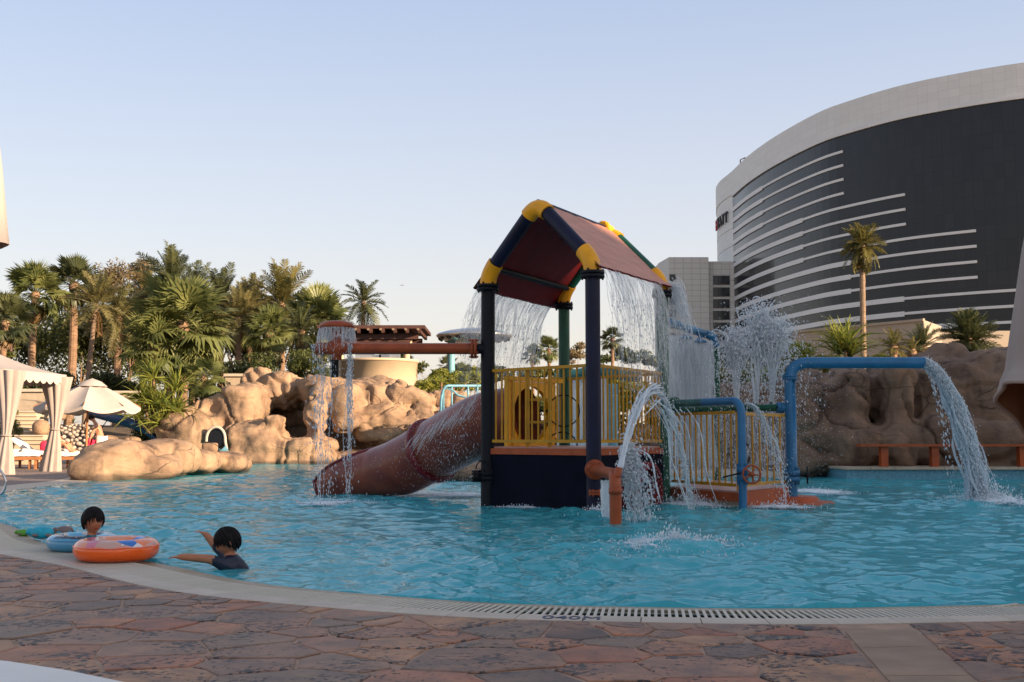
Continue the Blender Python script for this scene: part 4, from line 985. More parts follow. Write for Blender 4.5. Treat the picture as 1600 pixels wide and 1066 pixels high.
# podium
MT['podium'] = pbr('podium_render', (.33,.27,.215), .9, .06, .4, .1)  # beige toned down: the podium's shade is put into the base colour
pd = empty('podium_building', (75,235,0), label='low beige podium block with a sloped roof end in front of the hotel', cat='building')
a0 = P(1240,519,255); a1 = P(1443,500,225); a2 = P(1471,510,229)
mb = MB(); mb.add([(a0.x,a0.y,-1),(a1.x,a1.y,-1),(a1.x,a1.y,a1.z),(a0.x,a0.y,a0.z),(a2.x,a2.y,-1),(a2.x,a2.y,a2.z),(a0.x+3,a0.y+12,a0.z),(a1.x,a1.y+14,a1.z)], [(0,1,2,3),(1,4,5,2),(3,2,7,6)]); mb.build('wall', MT['podium'], pd)
mb = MB(); mb.beam((a0.x,a0.y-.2,a0.z), (a1.x,a1.y-.2,a1.z), .6, .5); mb.build('coping', MT['podium'], pd)
mb = MB(); b0 = P(1440,517,238); b1 = P(1700,517,238); mb.box(((b0.x+b1.x)/2, 243, b0.z/2), (b1.x-b0.x, 10, b0.z)); mb.build('rear_wall', MT['podium'], pd)
# added unseen block right of the camera, stepped to shade tower, water and deck
sblock = empty('shade_block', (66,-35,0), label='long pale unseen block added right of the pool to cast shade', cat='building')
uvbox('wall', (66,-51.01,9.8), (12,52,19.6), MT['clad2'], sblock)
uvbox('wall', (66,-21.45,11.4), (12,7.1,22.8), MT['clad2'], sblock)
uvbox('wall', (66,-5.44,9.65), (12,24.9,19.3), MT['clad2'], sblock)
for r_ in range(5):
    uvbox('shade_block_band', (59.9,-35,2.6+r_*3.6), (.3,80,1.8), MT['dglass'], sblock)  # dark strips dressing the added shade block

# ------------------------------------------------------------ bar pavilion
br = empty('round_bar', P(592,600,56), label='round beige walled bar with a dark timber pergola roof above the rocks', cat='pavilion')
yb = 56.0; c = P(592,600,yb); rb = (652-592)/F*yb*1.0; zt = P(592,563,yb-rb).z
mb = MB(); mb.lathe([(rb,-1),(rb,zt-c.z-.0),(rb+.05,zt-c.z),(rb+.05,zt-c.z+.12),(rb-.15,zt-c.z+.12),(rb-.15,zt-c.z-.4)], c, 48); mb.build('bar_wall', MT['stucco'], br)
c0 = P(498,513,yb-1.0); c1 = P(665,515,yb-1.0); zr = c0.z
mb = MB(); mb.box(((c0.x+c1.x)/2, yb+.6, zr+.02), (c1.x-c0.x, 4.2, .16)); mb.build('roof_deck', MT['dwood'], br)
for i in range(9):
    x = c0.x+.25+(c1.x-c0.x-.5)*i/8; mb = MB(); mb.beam((x,yb-1.6,zr-.17), (x,yb+2.6,zr-.17), .13, .2); mb.build('rafter', MT['dwood'], br)
for y, dz in ((yb-.9,-.40),(yb+1.6,-.40)):
    mb = MB(); mb.beam((c0.x+.7,y,zr+dz), (c1.x-.35,y,zr+dz), .16, .24); mb.build('roof_beam', MT['dwood'], br)
mb = MB(); mb.box(((c0.x+c1.x)/2-.1, yb+.6, zr-.62), (c1.x-c0.x-1.3, 3.0, .16)); mb.build('ceiling', MT['dwood'], br)
for u in (535, 637):
    p = P(u,560,yb); mb = MB(); mb.tube([(p.x,yb-.6,2.4),(p.x,yb-.6,zr-.3)], .16, 14); mb.lathe([(.16,0),(.26,.12),(.26,.3)], (p.x,yb-.6,zr-.85), 14); mb.build('column', MT['stucco'], br)
for i in range(8):
    x = c0.x+.7+(c1.x-c0.x-1)*i/7; mb = MB(); mb.lathe([(.06,0),(.06,.08)], (x,yb-1.72,zr-.12), 10, (0,-1,0)); mb.build('rafter_cap', MT['bark2'], br)
mb = MB()
for u, w, h in ((569,.9,.55),(600,.5,.7),(617,.45,.55),(590,.3,.4)):
    p = P(u,556,yb); mb.box((p.x,yb+.3,zt+h/2), (w,.4,h))
mb.build('bar_goods', MT['silver'], br)

# silver disc canopy on pale blue posts
dc_ = empty('disc_canopy', P(741,524,58), label='silver flying saucer shaped canopy with dark oval windows on pale blue posts', cat='canopy')
c = P(741,526,58); rdx = 60/F*58
mb = MB(); mb.lathe([(.0,-.34),(rdx*.5,-.30),(rdx*.85,-.16),(rdx*.98,-.03),(rdx,.04),(rdx*.95,.14),(rdx*.7,.28),(rdx*.4,.38),(0,.41)], c, 40); mb.build('disc', MT['silver'], dc_)
for i in range(18):
    t = 2*pi*i/18+.1; q = c+Vector((rdx*.90*cos(t), rdx*.90*sin(t), -.08)); 
    mb = MB(); mb.ell(q, (.21,.10,.15), 10, 6, Matrix.Rotation(t+pi/2, 3, 'Z')); mb.build('window', MT['dglass'], dc_)
for u in (705, 755):
    p = P(u,560,58); mb = MB(); mb.tube([(p.x,58,0),(p.x,58,c.z-.12)], .19 if u == 705 else .12, 16); mb.build('post', MT['lblue'], dc_)
# pale blue ladder railing behind the slide
pb = empty('pale_blue_railing', P(720,640,26), label='pale blue handrail of a small slide stair seen above the red tube', cat='railing')
YB = 30
mb = MB(); mb.tube([P(689,668,YB)]+arc(P(689,640,YB),P(689,603,YB),P(700,603,YB),6)+[P(760,603,YB+1)], .035, 8); mb.build('top_rail', MT['lblue'], pb)
mb = MB(); mb.tube([P(693,660,YB),P(693,607,YB),P(706,609,YB),P(716,618,YB),P(728,621,YB)], .028, 8); mb.build('hand_loop', MT['lblue'], pb)
for u in (706,731,746):
    mb = MB(); mb.tube([P(u,604,YB),P(u,645,YB)], .024, 8); mb.build('baluster', MT['lblue'], pb)

# ------------------------------------------------------------ left terrace
def cabana(px, Y):
    pass
cb = empty('cabana', P(0,736,34), label='cream fabric cabana with scalloped valance and tied curtains on the left deck', cat='cabana')
Yc = 33.5; k_ = F/Yc
apex = P(-62,520,Yc+1.8); zE = P(0,587,Yc).z
cn = [P(104,580,Yc), P(12,565,Yc-3.2), P(-220,565,Yc-3.0), P(-150,585,Yc+3.2)]
eave = zE
cn = [Vector((q.x,q.y,eave)) for q in cn]; cn[1] = P(8,566,Yc-2.9); cn[1].z = eave+.0
mb = MB()
for i in range(4):
    a, b = cn[i], cn[(i+1)%4]; n = 10; vs = []
    for j in range(n+1):
        for q in range(n+1):
            e = a.lerp(b, q/n); w = apex.lerp(e, j/n); w.z -= .18*sin(pi*j/n); vs.append(w)
    mb.add(vs, [(j*(n+1)+q, (j+1)*(n+1)+q, (j+1)*(n+1)+q+1, j*(n+1)+q+1) for j in range(n) for q in range(n)], True)
mb.build('roof', MT['canvas'], cb)
mb = MB()
for i in range(4):
    a, b = cn[i], cn[(i+1)%4]; L_ = (b-a).length; m = max(4, int(L_/.32)); st = 8; vs = []
    for q in range(m*st+1):
        p = a.lerp(b, q/(m*st)); dz = .20+.09*abs(sin(pi*q/st)); vs += [p+Vector((0,0,.02)), p-Vector((0,0,dz))]
    mb.add(vs, [(2*q,2*q+1,2*q+3,2*q+2) for q in range(m*st)], True)
mb.build('valance', MT['canvas'], cb)
def curtain(top, ztop, tie, wt, wb, name='curtain', mat='canvas2'):
    mb = MB(); n, m = 26, 48; vs = []; H = ztop
    for j in range(n+1):
        t = j/n; z = H*(1-t)+.03*t
        w = wt*(1-t/tie)**1.2+.11 if t < tie else .11+wb*((t-tie)/(1-tie))**.8
        dx = (.05*sin(t*4))
        for i in range(m):
            th = 2*pi*i/m; fold = 1+.16*sin(9*th+2*t)+.07*sin(17*th)
            vs.append((top.x+dx+w*cos(th)*fold, top.y+w*.6*sin(th)*fold, z))
    mb.add(vs, [(j*m+i, j*m+(i+1)%m, (j+1)*m+(i+1)%m, (j+1)*m+i) for j in range(n) for i in range(m)], True)
    ob = mb.build(name, MT[mat], cb)
    mb = MB(); z = H*(1-tie); mb.tube([(top.x+.05*sin(tie*4)+.14*cos(q), top.y+.10*sin(q), z) for q in [2*pi*i/16 for i in range(16)]], .025, 6, closed=True); mb.build('tie_band', MT[mat], ob)
qq = P(76,736,33.6); curtain(Vector((qq.x+.18,33.4,0)), eave-.05, .55, .32, .17)
qq = P(8,700,30.6); curtain(Vector((qq.x-.02,30.6,0)), eave-.02, .62, .30, .20)
for p in ((P(80,736,33.6).x+.1,33.5),(P(8,700,30.6).x-.02,30.6),(cn[3].x,cn[3].y)):
    mb = MB(); mb.box((p[0],p[1],eave/2), (.07,.07,eave)); mb.build('pole', MT['white'], cb)
mb = MB(); q = P(18,548,Yc-2.4); mb.tube([P(17,549,31), P(18,537,31)], [.05,.01], 8); mb.build('finial', MT['dwood'], cb)
# parasol
pr_ = empty('parasol', P(136,733,37), label='open cream market parasol behind the rock mound on the left deck', cat='parasol')
Yp = 37.0; ap = P(144,595,Yp); ce = P(137,635,Yp); rx = (215-57)/2/F*Yp
mb = MB(); n = 8; vs = [ap]; ring = []
for i in range(n):
    t = 2*pi*(i+.35)/n; ring.append(Vector((ce.x+rx*cos(t), Yp+rx*sin(t), ce.z-.04)))
m = 8
for i in range(n):
    a, b = ring[i], ring[(i+1)%n]; vs = []
    for j in range(m+1):
        for q in range(m+1):
            e = a.lerp(b, q/m); w = ap.lerp(e, (.02+.98*j/m)); w.z -= .13*sin(pi*q/m)*(j/m) - .05*sin(pi*j/m); vs.append(w)
    mb.add(vs, [(j*(m+1)+q, (j+1)*(m+1)+q, (j+1)*(m+1)+q+1, j*(m+1)+q+1) for j in range(m) for q in range(m)], True)
    vs2 = [vs[m*(m+1)+q] for q in range(m+1)]; mb.add(vs2+[v-Vector((0,0,.09)) for v in vs2], [(q,q+1,m+2+q,m+1+q) for q in range(m)], True)
mb.build('canopy', MT['canvas'], pr_)
mb = MB(); mb.lathe([(.5,-.24),(.30,-.08),(.08,.0),(.0,.03)], ap+Vector((0,0,.05)), 8); mb.build('vent_cap', MT['canvas'], pr_)
mb = MB(); mb.tube([(ce.x,Yp,.03),(ce.x,Yp,ap.z)], .035, 10); mb.build('pole', MT['wood'], pr_)
mb = MB(); mb.lathe([(.32,0),(.32,.08),(.08,.12),(.06,.35)], (ce.x,Yp,.03), 18); mb.build('base', MT['stone'], pr_)
mb = MB()
for r_ in ring: mb.tube([ap-Vector((0,0,.1)), r_+Vector((0,0,.03))], .014, 5)
mb.build('ribs', MT['wood'], pr_)
# loungers
def lounger(x, y, rz, label, up=True):
    o = empty('sun_lounger', (x,y,.03), rz, label=label, cat='sun lounger', group='towel covered loungers on the left deck')
    M = W[o.name]
    def bd(name, mat, mb_, par=o): 
        mb_.v = [M @ Vector(q) for q in mb_.v]; return mb_.build(name, MT[mat], par)
    mb = MB(); mb.box((0,.33,.33), (1.95,.04,.10)); mb.box((0,-.33,.33), (1.95,.04,.10)); mb.box((.96,0,.33), (.04,.62,.10)); mb.box((-.96,0,.33), (.04,.62,.10)); bd('frame', 'wood', mb)
    for sx in (-.85,.85):
        for sy in (-.3,.3): mb = MB(); mb.box((sx,sy,.145), (.07,.07,.29)); bd('leg', 'wood', mb)
    mb = MB(); mb.box((.3,0,.45), (1.3,.66,.13)); f = bd('mattress', 'towel', mb); bv = f.modifiers.new('b','BEVEL'); bv.width = .04; bv.segments = 3
    mb = MB(); T = Matrix.Translation((-.35,0,.45)) @ Matrix.Rotation(R(38 if up else 8), 4, 'Y') @ Matrix.Translation((-.38,0,.02)); mb.box((0,0,0), (.80,.66,.12), M=T); f = bd('backrest', 'towel', mb); bv = f.modifiers.new('b','BEVEL'); bv.width = .04; bv.segments = 3
    # draped towel with folds
    mb = MB(); n, m = 20, 12; vs = []
    for i in range(n+1):
        for j in range(m+1):
            x_ = -.30+1.25*i/n; y_ = -.40+.80*j/m; d = max(0, abs(y_)-.34)
            vs.append(Vector((x_, math.copysign(min(abs(y_),.355), y_), .535-d*2.2+.02*noise.noise(Vector((x_*5+x,y_*6,y)))+(.015 if i%7 == 0 else 0))))
    mb.add(vs, [(i*(m+1)+j, (i+1)*(m+1)+j, (i+1)*(m+1)+j+1, i*(m+1)+j+1) for i in range(n) for j in range(m)], True); bd('towel', 'towel', mb)
    mb = MB(); mb.ell((.1,.0,.57), (.22,.18,.05), 12, 8, e=.8); bd('folded_towel', 'towel', mb)
lounger(P(12,732,36).x, 36.2, R(5), 'sun lounger at the left picture edge, its white backrest behind the cabana curtain')
lounger(P(52,732,36.5).x, 37.3, R(4), 'raised sun lounger with rumpled white towel between the cabana curtains')
lounger(P(97,732,36.5).x, 36.4, R(3), 'flat sun lounger under the seated bather beside the parasol pole', False)
# stairs, terrace walls, hedge, river stones, blue troughs
stp = empty('garden_stairs', (P(50,700,44).x,44,0), label='pale stone garden stairs climbing behind the loungers', cat='stairs')
for i in range(9):
    y = 42+i*.42; v = 694-i*6.2; a = P(22,v,y); b = P(72-i*2.0,v,y); z1 = a.z
    mb = MB(); mb.box(((a.x+b.x)/2, y+.3, z1/2), (b.x-a.x, .6, z1)); s_ = mb.build('step', MT['stucco'], stp)
    mb = MB(); mb.box(((a.x+b.x)/2, y+.27, z1+.02), (b.x-a.x+.04, .66, .05)); mb.build('tread', MT['creamtile'], s_)
def wallbox(name, u0, u1, v0, v1, Y, label, mat='stone', cat='garden wall', t=.5, cap=True):
    a = P(u0,v0,Y); b = P(u1,v1,Y); o = empty(name, ((a.x+b.x)/2,Y,b.z), label=label, cat=cat)
    mb = MB(); mb.box(((a.x+b.x)/2,Y+t/2,(a.z+b.z)/2), (b.x-a.x,t,a.z-b.z)); mb.build('wall_face', MT[mat], o)
    if cap:
        mb = MB(); mb.box(((a.x+b.x)/2,Y+t/2-.03,a.z+.05), (b.x-a.x+.1,t+.16,.12)); mb.build('wall_cap', MT['creamtile'], o)
    return o
wallbox('terrace_wall', -60, 66, 612, 720, 47, 'beige stone terrace wall behind the garden stairs')
wallbox('terrace_wall', 150, 215, 615, 645, 47.5, 'short beige wall glimpsed behind the parasol top', t=.3)
wallbox('terrace_wall', 352, 392, 588, 612, 51, 'short beige wall tucked between shrubs and the top boulder')
mb = MB()
a = P(128,652,45.5); b = P(222,668,45); 
tro = spline([P(150,645,46), P(185,655,45.2), P(222,668,45), P(252,690,45)], 6)
for nm, pts, rr, lab in (('slide_trough', tro, .30, 'dark blue slide trough passing behind the parasol'), ('slide_trough', spline([P(292,600,50),P(330,612,49),P(372,608,49.5),P(395,612,50)], 6), .32, 'dark blue slide trough below the big fan palm')):
    mb = MB(); vs = []; sg = 12
    for i, p in enumerate(pts):
        d = (pts[min(i+1,len(pts)-1)]-pts[max(0,i-1)]).normalized(); sx = d.cross(Vector((0,0,1))).normalized()
        for q in range(sg+1):
            th = pi+pi*q/sg
            for r_ in (rr, rr-.04): vs.append(p+sx*cos(th)*r_*1.5+Vector((0,0,sin(th)*r_+.1)))
    w_ = (sg+1)*2; fs = []
    for i in range(len(pts)-1):
        for q in range(sg): a_ = i*w_+q*2; fs += [(a_,a_+2,a_+w_+2,a_+w_),(a_+1,a_+w_+1,a_+w_+3,a_+3)]
        for q in (0,sg): a_ = i*w_+q*2; fs.append((a_,a_+1,a_+w_+1,a_+w_))
    mb.add(vs, fs, True); mb.build(nm, pbr('dark_blue_fibreglass', (.012,.05,.14), .35, .2, 2, .03) , label=lab, cat='slide trough')
# pile of river stones: every stone a part
pil = empty('river_stone_pile', P(112,700,41), label='sloping pile of pale rounded river stones between parasol pole and stairs', cat='stone pile')
rs2 = random.Random(5); smesh = []
for k in range(4):
    mb = MB(); mb.ell((0,0,0), (1,.8,.7), 12, 7); 
    mb.v = [tuple(Vector(q)*(1+.18*noise.noise(Vector(q)*1.3+Vector((k*5,0,0))))) for q in mb.v]; smesh.append(mb.mesh('stone', MT['river']))
pts = []
t_ = 0
while len(pts) < 190 and t_ < 6000:
    t_ += 1; u = rs2.uniform(84,150); v = rs2.uniform(663,716); r_ = rs2.uniform(2.8,5.6)
    if v < 664+max(0,(u-128))*.5: continue
    if all((u-a)**2+(v-b)**2 > ((r_+c)*.72)**2 for a, b, c in pts): pts.append((u,v,r_))
for u, v, r_ in pts:
    Y = 41.5+(716-v)*.045; p = P(u,v,Y); sc = r_/F*Y
    inst('stone', rs2.choice(smesh), pil, Matrix.Translation(p) @ Matrix.Rotation(rs2.uniform(0,6), 4, 'Z') @ Matrix.Rotation(rs2.uniform(-.5,.5), 4, 'X') @ Matrix.Scale(sc, 4))
for u, v, ru, rv, Y in ((64,668,13,13,43),(92,650,12,8,45),(120,645,10,6,46),(78,695,9,9,41.3),(168,688,16,8,43),(205,688,16,7,44),(188,700,14,8,42),(150,668,9,6,45)):
    rock('garden_rock', [(u,v,Y,ru,rv,ru*Y/F,0,.85)], .045, .06, u, label={64:'big grey boulder beside the garden stairs',92:'low grey rock above the river stones',120:'small rock in shade under the parasol edge',78:'rounded rock behind the seated bather',168:'pale rock behind the standing man',205:'pale rock under the strap leaved plant',188:'flat rock above the rock mound',150:'small rock left of the blue slide trough'}[u], cat='rock')
# metal handrail on the pool rim
hr = empty('pool_handrail', P(4,770,21), label='curved stainless steel pool handrail at the left picture edge', cat='handrail')
for dy in (0,.5):
    mb = MB(); Yh = 20.5+dy; mb.tube([P(-30,700,Yh)]+arc(P(-20,715,Yh),P(9,738,Yh),P(9,755,Yh),8)+arc(P(9,755,Yh),P(8,772,Yh),P(-6,776,Yh),6), .022, 8); mb.build('rail', MT['steel'], hr)
# garden lamp
gl_ = empty('garden_lamp', P(406,560,60), label='small garden lamp with flat round shade standing in the shrubs', cat='lamp')
p = P(409,513,60); mb = MB(); mb.tube([(p.x,60,1.5),(p.x,60,p.z)], .06, 8); mb.build('pole', MT['steel'], gl_)
mb = MB(); mb.lathe([(.30,-.03),(.28,.02),(.05,.12)], p, 18); mb.build('shade', MT['silver'], gl_)

# near right: hanging folded parasol canopy; near left sliver of another; towel corner bottom left
kp = empty('folded_parasol', P(1640,520,5.0), label='large folded beige parasol hanging at the right picture edge, brown lining showing', cat='parasol')
Yk = 5.2; axx = P(1685,500,Yk).x
def kprof(v):  # half width in px of the hanging cone at picture height v
    return np.interp(v, [150,380,610], [14,76,110])
mb = MB(); n, m = 30, 64; vs = []
for j in range(n+1):
    t = j/n; v = 120+ (690-120)*t; z = P(1600,v,Yk).z; r_ = np.interp(v, [120,380,620,690], [12,76,114,120])/F*Yk
    for i in range(m):
        th = 2*pi*i/m; fold = 1+.05*sin(8*th)*t; zz = z
        # slanting hem: lower towards the right and the front
        if t > .80: zz = z - (t-.8)*5*(.24*(cos(th)) + .06*sin(th) - .02)
        vs.append((axx+r_*cos(th)*fold, Yk+r_*sin(th)*fold, zz))
mb.add(vs, [(j*m+i, j*m+(i+1)%m, (j+1)*m+(i+1)%m, (j+1)*m+i) for j in range(n) for i in range(m)], True)
cn_ = mb.build('canopy', MT['canvas2'], kp)
lin = [Vector(q) for q in vs]; mb = MB(); mb.add([Vector((axx+(q.x-axx)*.97, Yk+(q.y-Yk)*.97, q.z)) for q in lin], [(j*m+i, (j+1)*m+i, (j+1)*m+(i+1)%m, j*m+(i+1)%m) for j in range(n) for i in range(m)], True); mb.build('lining', MT['brownc'], kp)
mb = MB(); mb.tube([vs[n*m+i] for i in range(m)], .012, 6, closed=True); mb.build('hem', MT['canvas2'], kp)
mb = MB(); mb.tube([(axx,Yk,.03),(axx,Yk,P(0,100,Yk).z)], .03, 10); mb.build('pole', MT['wood'], kp)
k2 = empty('folded_parasol', P(-20,300,5), label='tip of a folded pale orange parasol at the upper left picture edge', cat='parasol')
mb = MB(); vs = []; n, m = 14, 24; ax2 = P(-38,300,5).x
for j in range(n+1):
    t = j/n; v = 120+264*t; z = P(0,v,5).z; r_ = np.interp(v, [120,260,384], [16,36,50])/F*5
    for i in range(m):
        th = 2*pi*i/m; vs.append((ax2+r_*cos(th)*(1+.06*sin(6*th)), 5+r_*sin(th), z+(.012*cos(th) if j == n else 0)))
mb.add(vs, [(j*m+i, j*m+(i+1)%m, (j+1)*m+(i+1)%m, (j+1)*m+i) for j in range(n) for i in range(m)], True); mb.build('canopy', MT['canvas'], k2)
mb = MB(); mb.tube([(ax2,5,.03),(ax2,5,P(0,110,5).z)], .028, 10); mb.build('pole', MT['wood'], k2)
tl = empty('near_lounger', G(0,1150,.03), label='white towel covered lounger corner at the lower left picture edge', cat='sun lounger')
zt_ = .34; q = [G(-260,1010,zt_), G(0,1036,zt_), G(90,1050,zt_), G(190,1071,zt_), G(420,1130,zt_), G(-260,1300,zt_)]
mb = MB(); mb.add([p for p in q]+[p-Vector((0,0,.12)) for p in q], [tuple(range(6))]+[(i,(i+1)%6,6+(i+1)%6,6+i) for i in range(6)])
o = mb.build('mattress', MT['towel'], tl); bv = o.modifiers.new('b','BEVEL'); bv.width = .03; bv.segments = 4
for p in (q[1], q[4]):
    mb = MB(); cc = sum(q, Vector())/6; p2 = p.lerp(cc,.18); mb.box((p2.x,p2.y,.13), (.06,.06,.22)); mb.build('leg', MT['wood'], tl)
# ------------------------------------------------------------ plants
def feather_mesh(name, L_, droop, mat, nl=30, ll=.42, seed=0, w=.05, twist=0):
    """pinnate frond along +X, arching down by droop"""
    rg = random.Random(seed); mb = MB(); n = 10; pts = []
    for i in range(n+1):
        t = i/n; pts.append(Vector((L_*(t-.12*t*t*droop), .03*L_*sin(2*t+seed)*t, L_*(.10*t-.55*droop*t*t))))
    mb.tube(pts, [.022*L_/2*(1-.85*i/n) for i in range(n+1)], 4)
    for i in range(nl):
        t = .16+.83*i/nl; k = min(n-1, int(t*n)); f = t*n-k; p = pts[k].lerp(pts[k+1], f); d = (pts[k+1]-pts[k]).normalized()
        for s in (-1, 1):
            side = Vector((0,s,0)); l_ = ll*L_/2*(max(0,sin(pi*min(1,(t*.92+.06))))**.55)*rg.uniform(.8,1.1)
            out = (side*rg.uniform(.7,.95)+d*rg.uniform(.45,.8)+Vector((0,0,rg.uniform(.05,.5)))).normalized()
            m_ = p+out*l_*.5; e_ = p+out*l_+Vector((0,0,-.22*l_*rg.uniform(.4,1.6))); wv = d*w*L_/2*.5
            mb.add([p-wv*.6, p+wv*.6, m_+wv, e_, m_-wv], [(0,1,2,4),(4,2,3)], False)
    return mb.mesh(name, mat)
def fan_mesh(name, L_, mat, seed=0, nseg=20, hang=.3):
    """petiole and a fan of narrow segments"""
    rg = random.Random(seed); mb = MB(); pl = .52*L_; r_ = .50*L_
    mb.tube([(0,0,0),(pl*.5,0,.03*L_),(pl,0,-.02*L_)], [.016*L_,.011*L_,.008*L_], 4)
    c = Vector((pl,0,-.02*L_))
    for i in range(nseg):
        a = -2.05+4.1*(i+.5)/nseg; l_ = r_*(.80+.20*cos(a*.8))*rg.uniform(.88,1.06); dirv = Vector((cos(a), sin(a), 0))
        sd = Vector((-sin(a), cos(a), 0)); w = l_*.058; fold = .05*l_*(1 if i%2 else -1); hg = hang*rg.uniform(.5,1.4)
        m_ = c+dirv*l_*.62+Vector((0,0,-.10*l_*hg+fold*.3)); e_ = c+dirv*l_+Vector((0,0,-.52*l_*hg))
        mb.add([c-sd*w*.12, c+sd*w*.12, m_+sd*w+Vector((0,0,.02*l_)), e_, m_-sd*w-Vector((0,0,.02*l_))], [(0,1,2,4),(4,2,3)], False)
    return mb.mesh(name, mat)
FM = {}
def fronds(kind, mat):
    k = (kind, mat)
    if k not in FM:
        if kind == 'feather': FM[k] = [feather_mesh('frond', 1.0*2, d, MT[mat], 32, .42, s) for s, d in enumerate((.35,.65,1.0))]
        elif kind == 'coconut': FM[k] = [feather_mesh('frond', 2.0, d, MT[mat], 30, .52, s+7, .065) for s, d in enumerate((.6,.9,1.3))]
        else: FM[k] = [fan_mesh('frond', 2.0, MT[mat], s, 30, h) for s, h in enumerate((.25,.5,.9))]
    return FM[k]
def trunk(mb, base, top, r0, r1, rings=26, bend=Vector((0,0,0))):
    n = rings; pts = []; rr = []
    for i in range(n+1):
        t = i/n; pts.append(base.lerp(top, t)+bend*sin(pi*t)); rr.append((r0+(r1-r0)*t**.7)*(1.06 if i%2 else .95)*(1.35-.35*min(1,t*6)))
    mb.tube(pts, rr, 10, smooth=False); return pts[-1]
def palm(u, vc, Y, size_px, kind, label, ubase=None, zb=0.8, nf=34, mat=None, tr=.16, elev=(-50,85), group=None, bark='bark', dead=6, seed=None, single=False, sq=1.0):
    rg = random.Random(seed if seed is not None else int(u*7+vc))
    top = P(u, vc, Y); base = P(ubase if ubase is not None else u, vc, Y); base.z = zb
    o = empty('palm_tree', base, label=label, cat='palm tree', group=group)
    mb = MB(); trunk(mb, base-Vector((0,0,.4)), top, tr*1.1, tr*.8, 30, Vector((rg.uniform(-.1,.1),0,0))); mb.ell(top-Vector((0,0,.05)), (tr*1.2,tr*1.2,tr*1.6), 10, 6)
    if top.z-base.z > .6: mb.build('trunk', MT[bark], o)
    S_ = size_px/F*Y/2.0; ms_ = fronds(kind, mat or ('fan' if kind == 'fan' else 'feather')); dd = fronds(kind, 'dead')
    allv = MB()
    for i in range(nf+dead):
        isd = i >= nf; t = (i+.5)/nf if not isd else 0
        az = i*2.39996+rg.uniform(-.25,.25); el = R(elev[0]+(elev[1]-elev[0])*(t**.8)+rg.uniform(-8,8)) if not isd else R(rg.uniform(-88,-62))
        M = Matrix.Translation(top) @ Matrix.Rotation(az, 4, 'Z') @ Matrix.Rotation(-el, 4, 'Y') @ Matrix.Rotation(rg.uniform(-.5,.5), 4, 'X') @ Matrix.Scale(S_*rg.uniform(.82,1.12)*(.8 if isd else 1), 4)
        me = rg.choice(dd) if isd else (ms_[0] if t > .75 else ms_[1] if t > .35 else ms_[2])
        if single:
            allv.add([M @ v.co for v in me.vertices], [tuple(p.vertices) for p in me.polygons], False)
        else: inst('frond', me, o, M)
    if single: allv.build('crown', MT[mat or ('fan' if kind == 'fan' else 'feather')], o)
    return o
palm(55,462,57,58,'fan','fan palm with a skirt of drooping leaves, leftmost tall palm', 55, nf=40, tr=.2, seed=1)
palm(116,448,60,50,'fan','dark fan palm rising just right of the leftmost one', 112, nf=36, mat='dark', tr=.24, seed=2)
palm(150,478,54,62,'feather','palm on a slim pale leaning trunk behind the parasol', 136, nf=34, tr=.13, bark='bark2', elev=(-35,80), dead=4, seed=3)
palm(8,505,52,52,'fan','fan palm cut by the left picture edge above the cabana', 8, nf=30, mat='dark', seed=4)
palm(268,450,64,72,'feather','tall date palm with the highest spiky crown left of centre', 268, nf=46, tr=.3, elev=(-40,86), seed=5, mat='dark')
palm(285,512,49,92,'fan','broad bushy fan palm with bleached fronds above the grotto', 285, nf=64, tr=.26, elev=(-72,82), dead=10, seed=6)
palm(240,545,48,64,'fan','low fan palm with shaggy fronds left of the grotto', 240, nf=40, tr=.2, elev=(-70,70), dead=5, seed=16)
palm(318,590,47.2,40,'fan','small fan palm whose fronds hang over the blue trough', 318, nf=26, tr=.12, elev=(-75,50), dead=4, seed=17)
for i, (u, v, Y, s_, m_, lb) in enumerate(((345,478,72,60,'dark','dark feathery palm right of the tallest date palm'),(393,482,74,54,'feather','date palm above the garden lamp'),(440,478,70,66,'golden','golden brown date palm in the middle of the row'),(372,500,66,50,'feather','low date palm behind the garden lamp'),(496,505,64,54,'fan','fan palm with green fans behind the mushroom sprayer'),(470,520,60,44,'dark','dark palm just left of the mushroom sprayer'),(225,462,70,52,'feather','date palm half hidden behind the brownish airy tree'),(522,498,72,34,'dark','small palm peeping over the pergola roof'),(305,468,70,54,'dark','dark date palm directly behind the bushy fan palm'),(185,500,62,52,'feather','palm crown between the slim trunk and the bushy fan palm'),(420,520,58,40,'fan','low fan palm over the bright shrubs'))):
    palm(u, v, Y, s_*1.12, 'fan' if m_ == 'fan' else 'feather', lb, u, nf=46, mat=m_, tr=.2, elev=(-55,85), group='palms in the grove behind the rocks', dead=4, seed=20+i)
palm(568,474,62,42,'coconut','lone coconut palm rising behind the bar roof', 567, nf=30, mat='dark', tr=.13, elev=(-55,80), bark='bark2', dead=1, seed=40, zb=2)
palm(1347,386,46,42,'coconut','tall palm in front of the hotel with golden drooping fronds', 1345, nf=60, mat='golden', tr=.13, elev=(-70,72), bark='bark2', dead=9, seed=41)
palm(1514,536,45,56,'feather','round dark green date palm low above the right rocks', 1514, nf=120, mat='dark', tr=.2, elev=(-35,88), dead=0, seed=42)
palm(1441,545,44,44,'feather','small blue green date palm above the rock wall', 1441, nf=34, mat='dark', elev=(-20,85), dead=0, seed=43)
palm(1396,545,42,38,'feather','small golden leaved palm over the blue pipe', 1396, nf=26, mat='golden', elev=(-30,80), dead=0, seed=44)
palm(1425,552,43,26,'feather','small orange tinted palm beside the golden one', 1425, nf=24, mat='golden', elev=(-20,80), dead=0, seed=45)
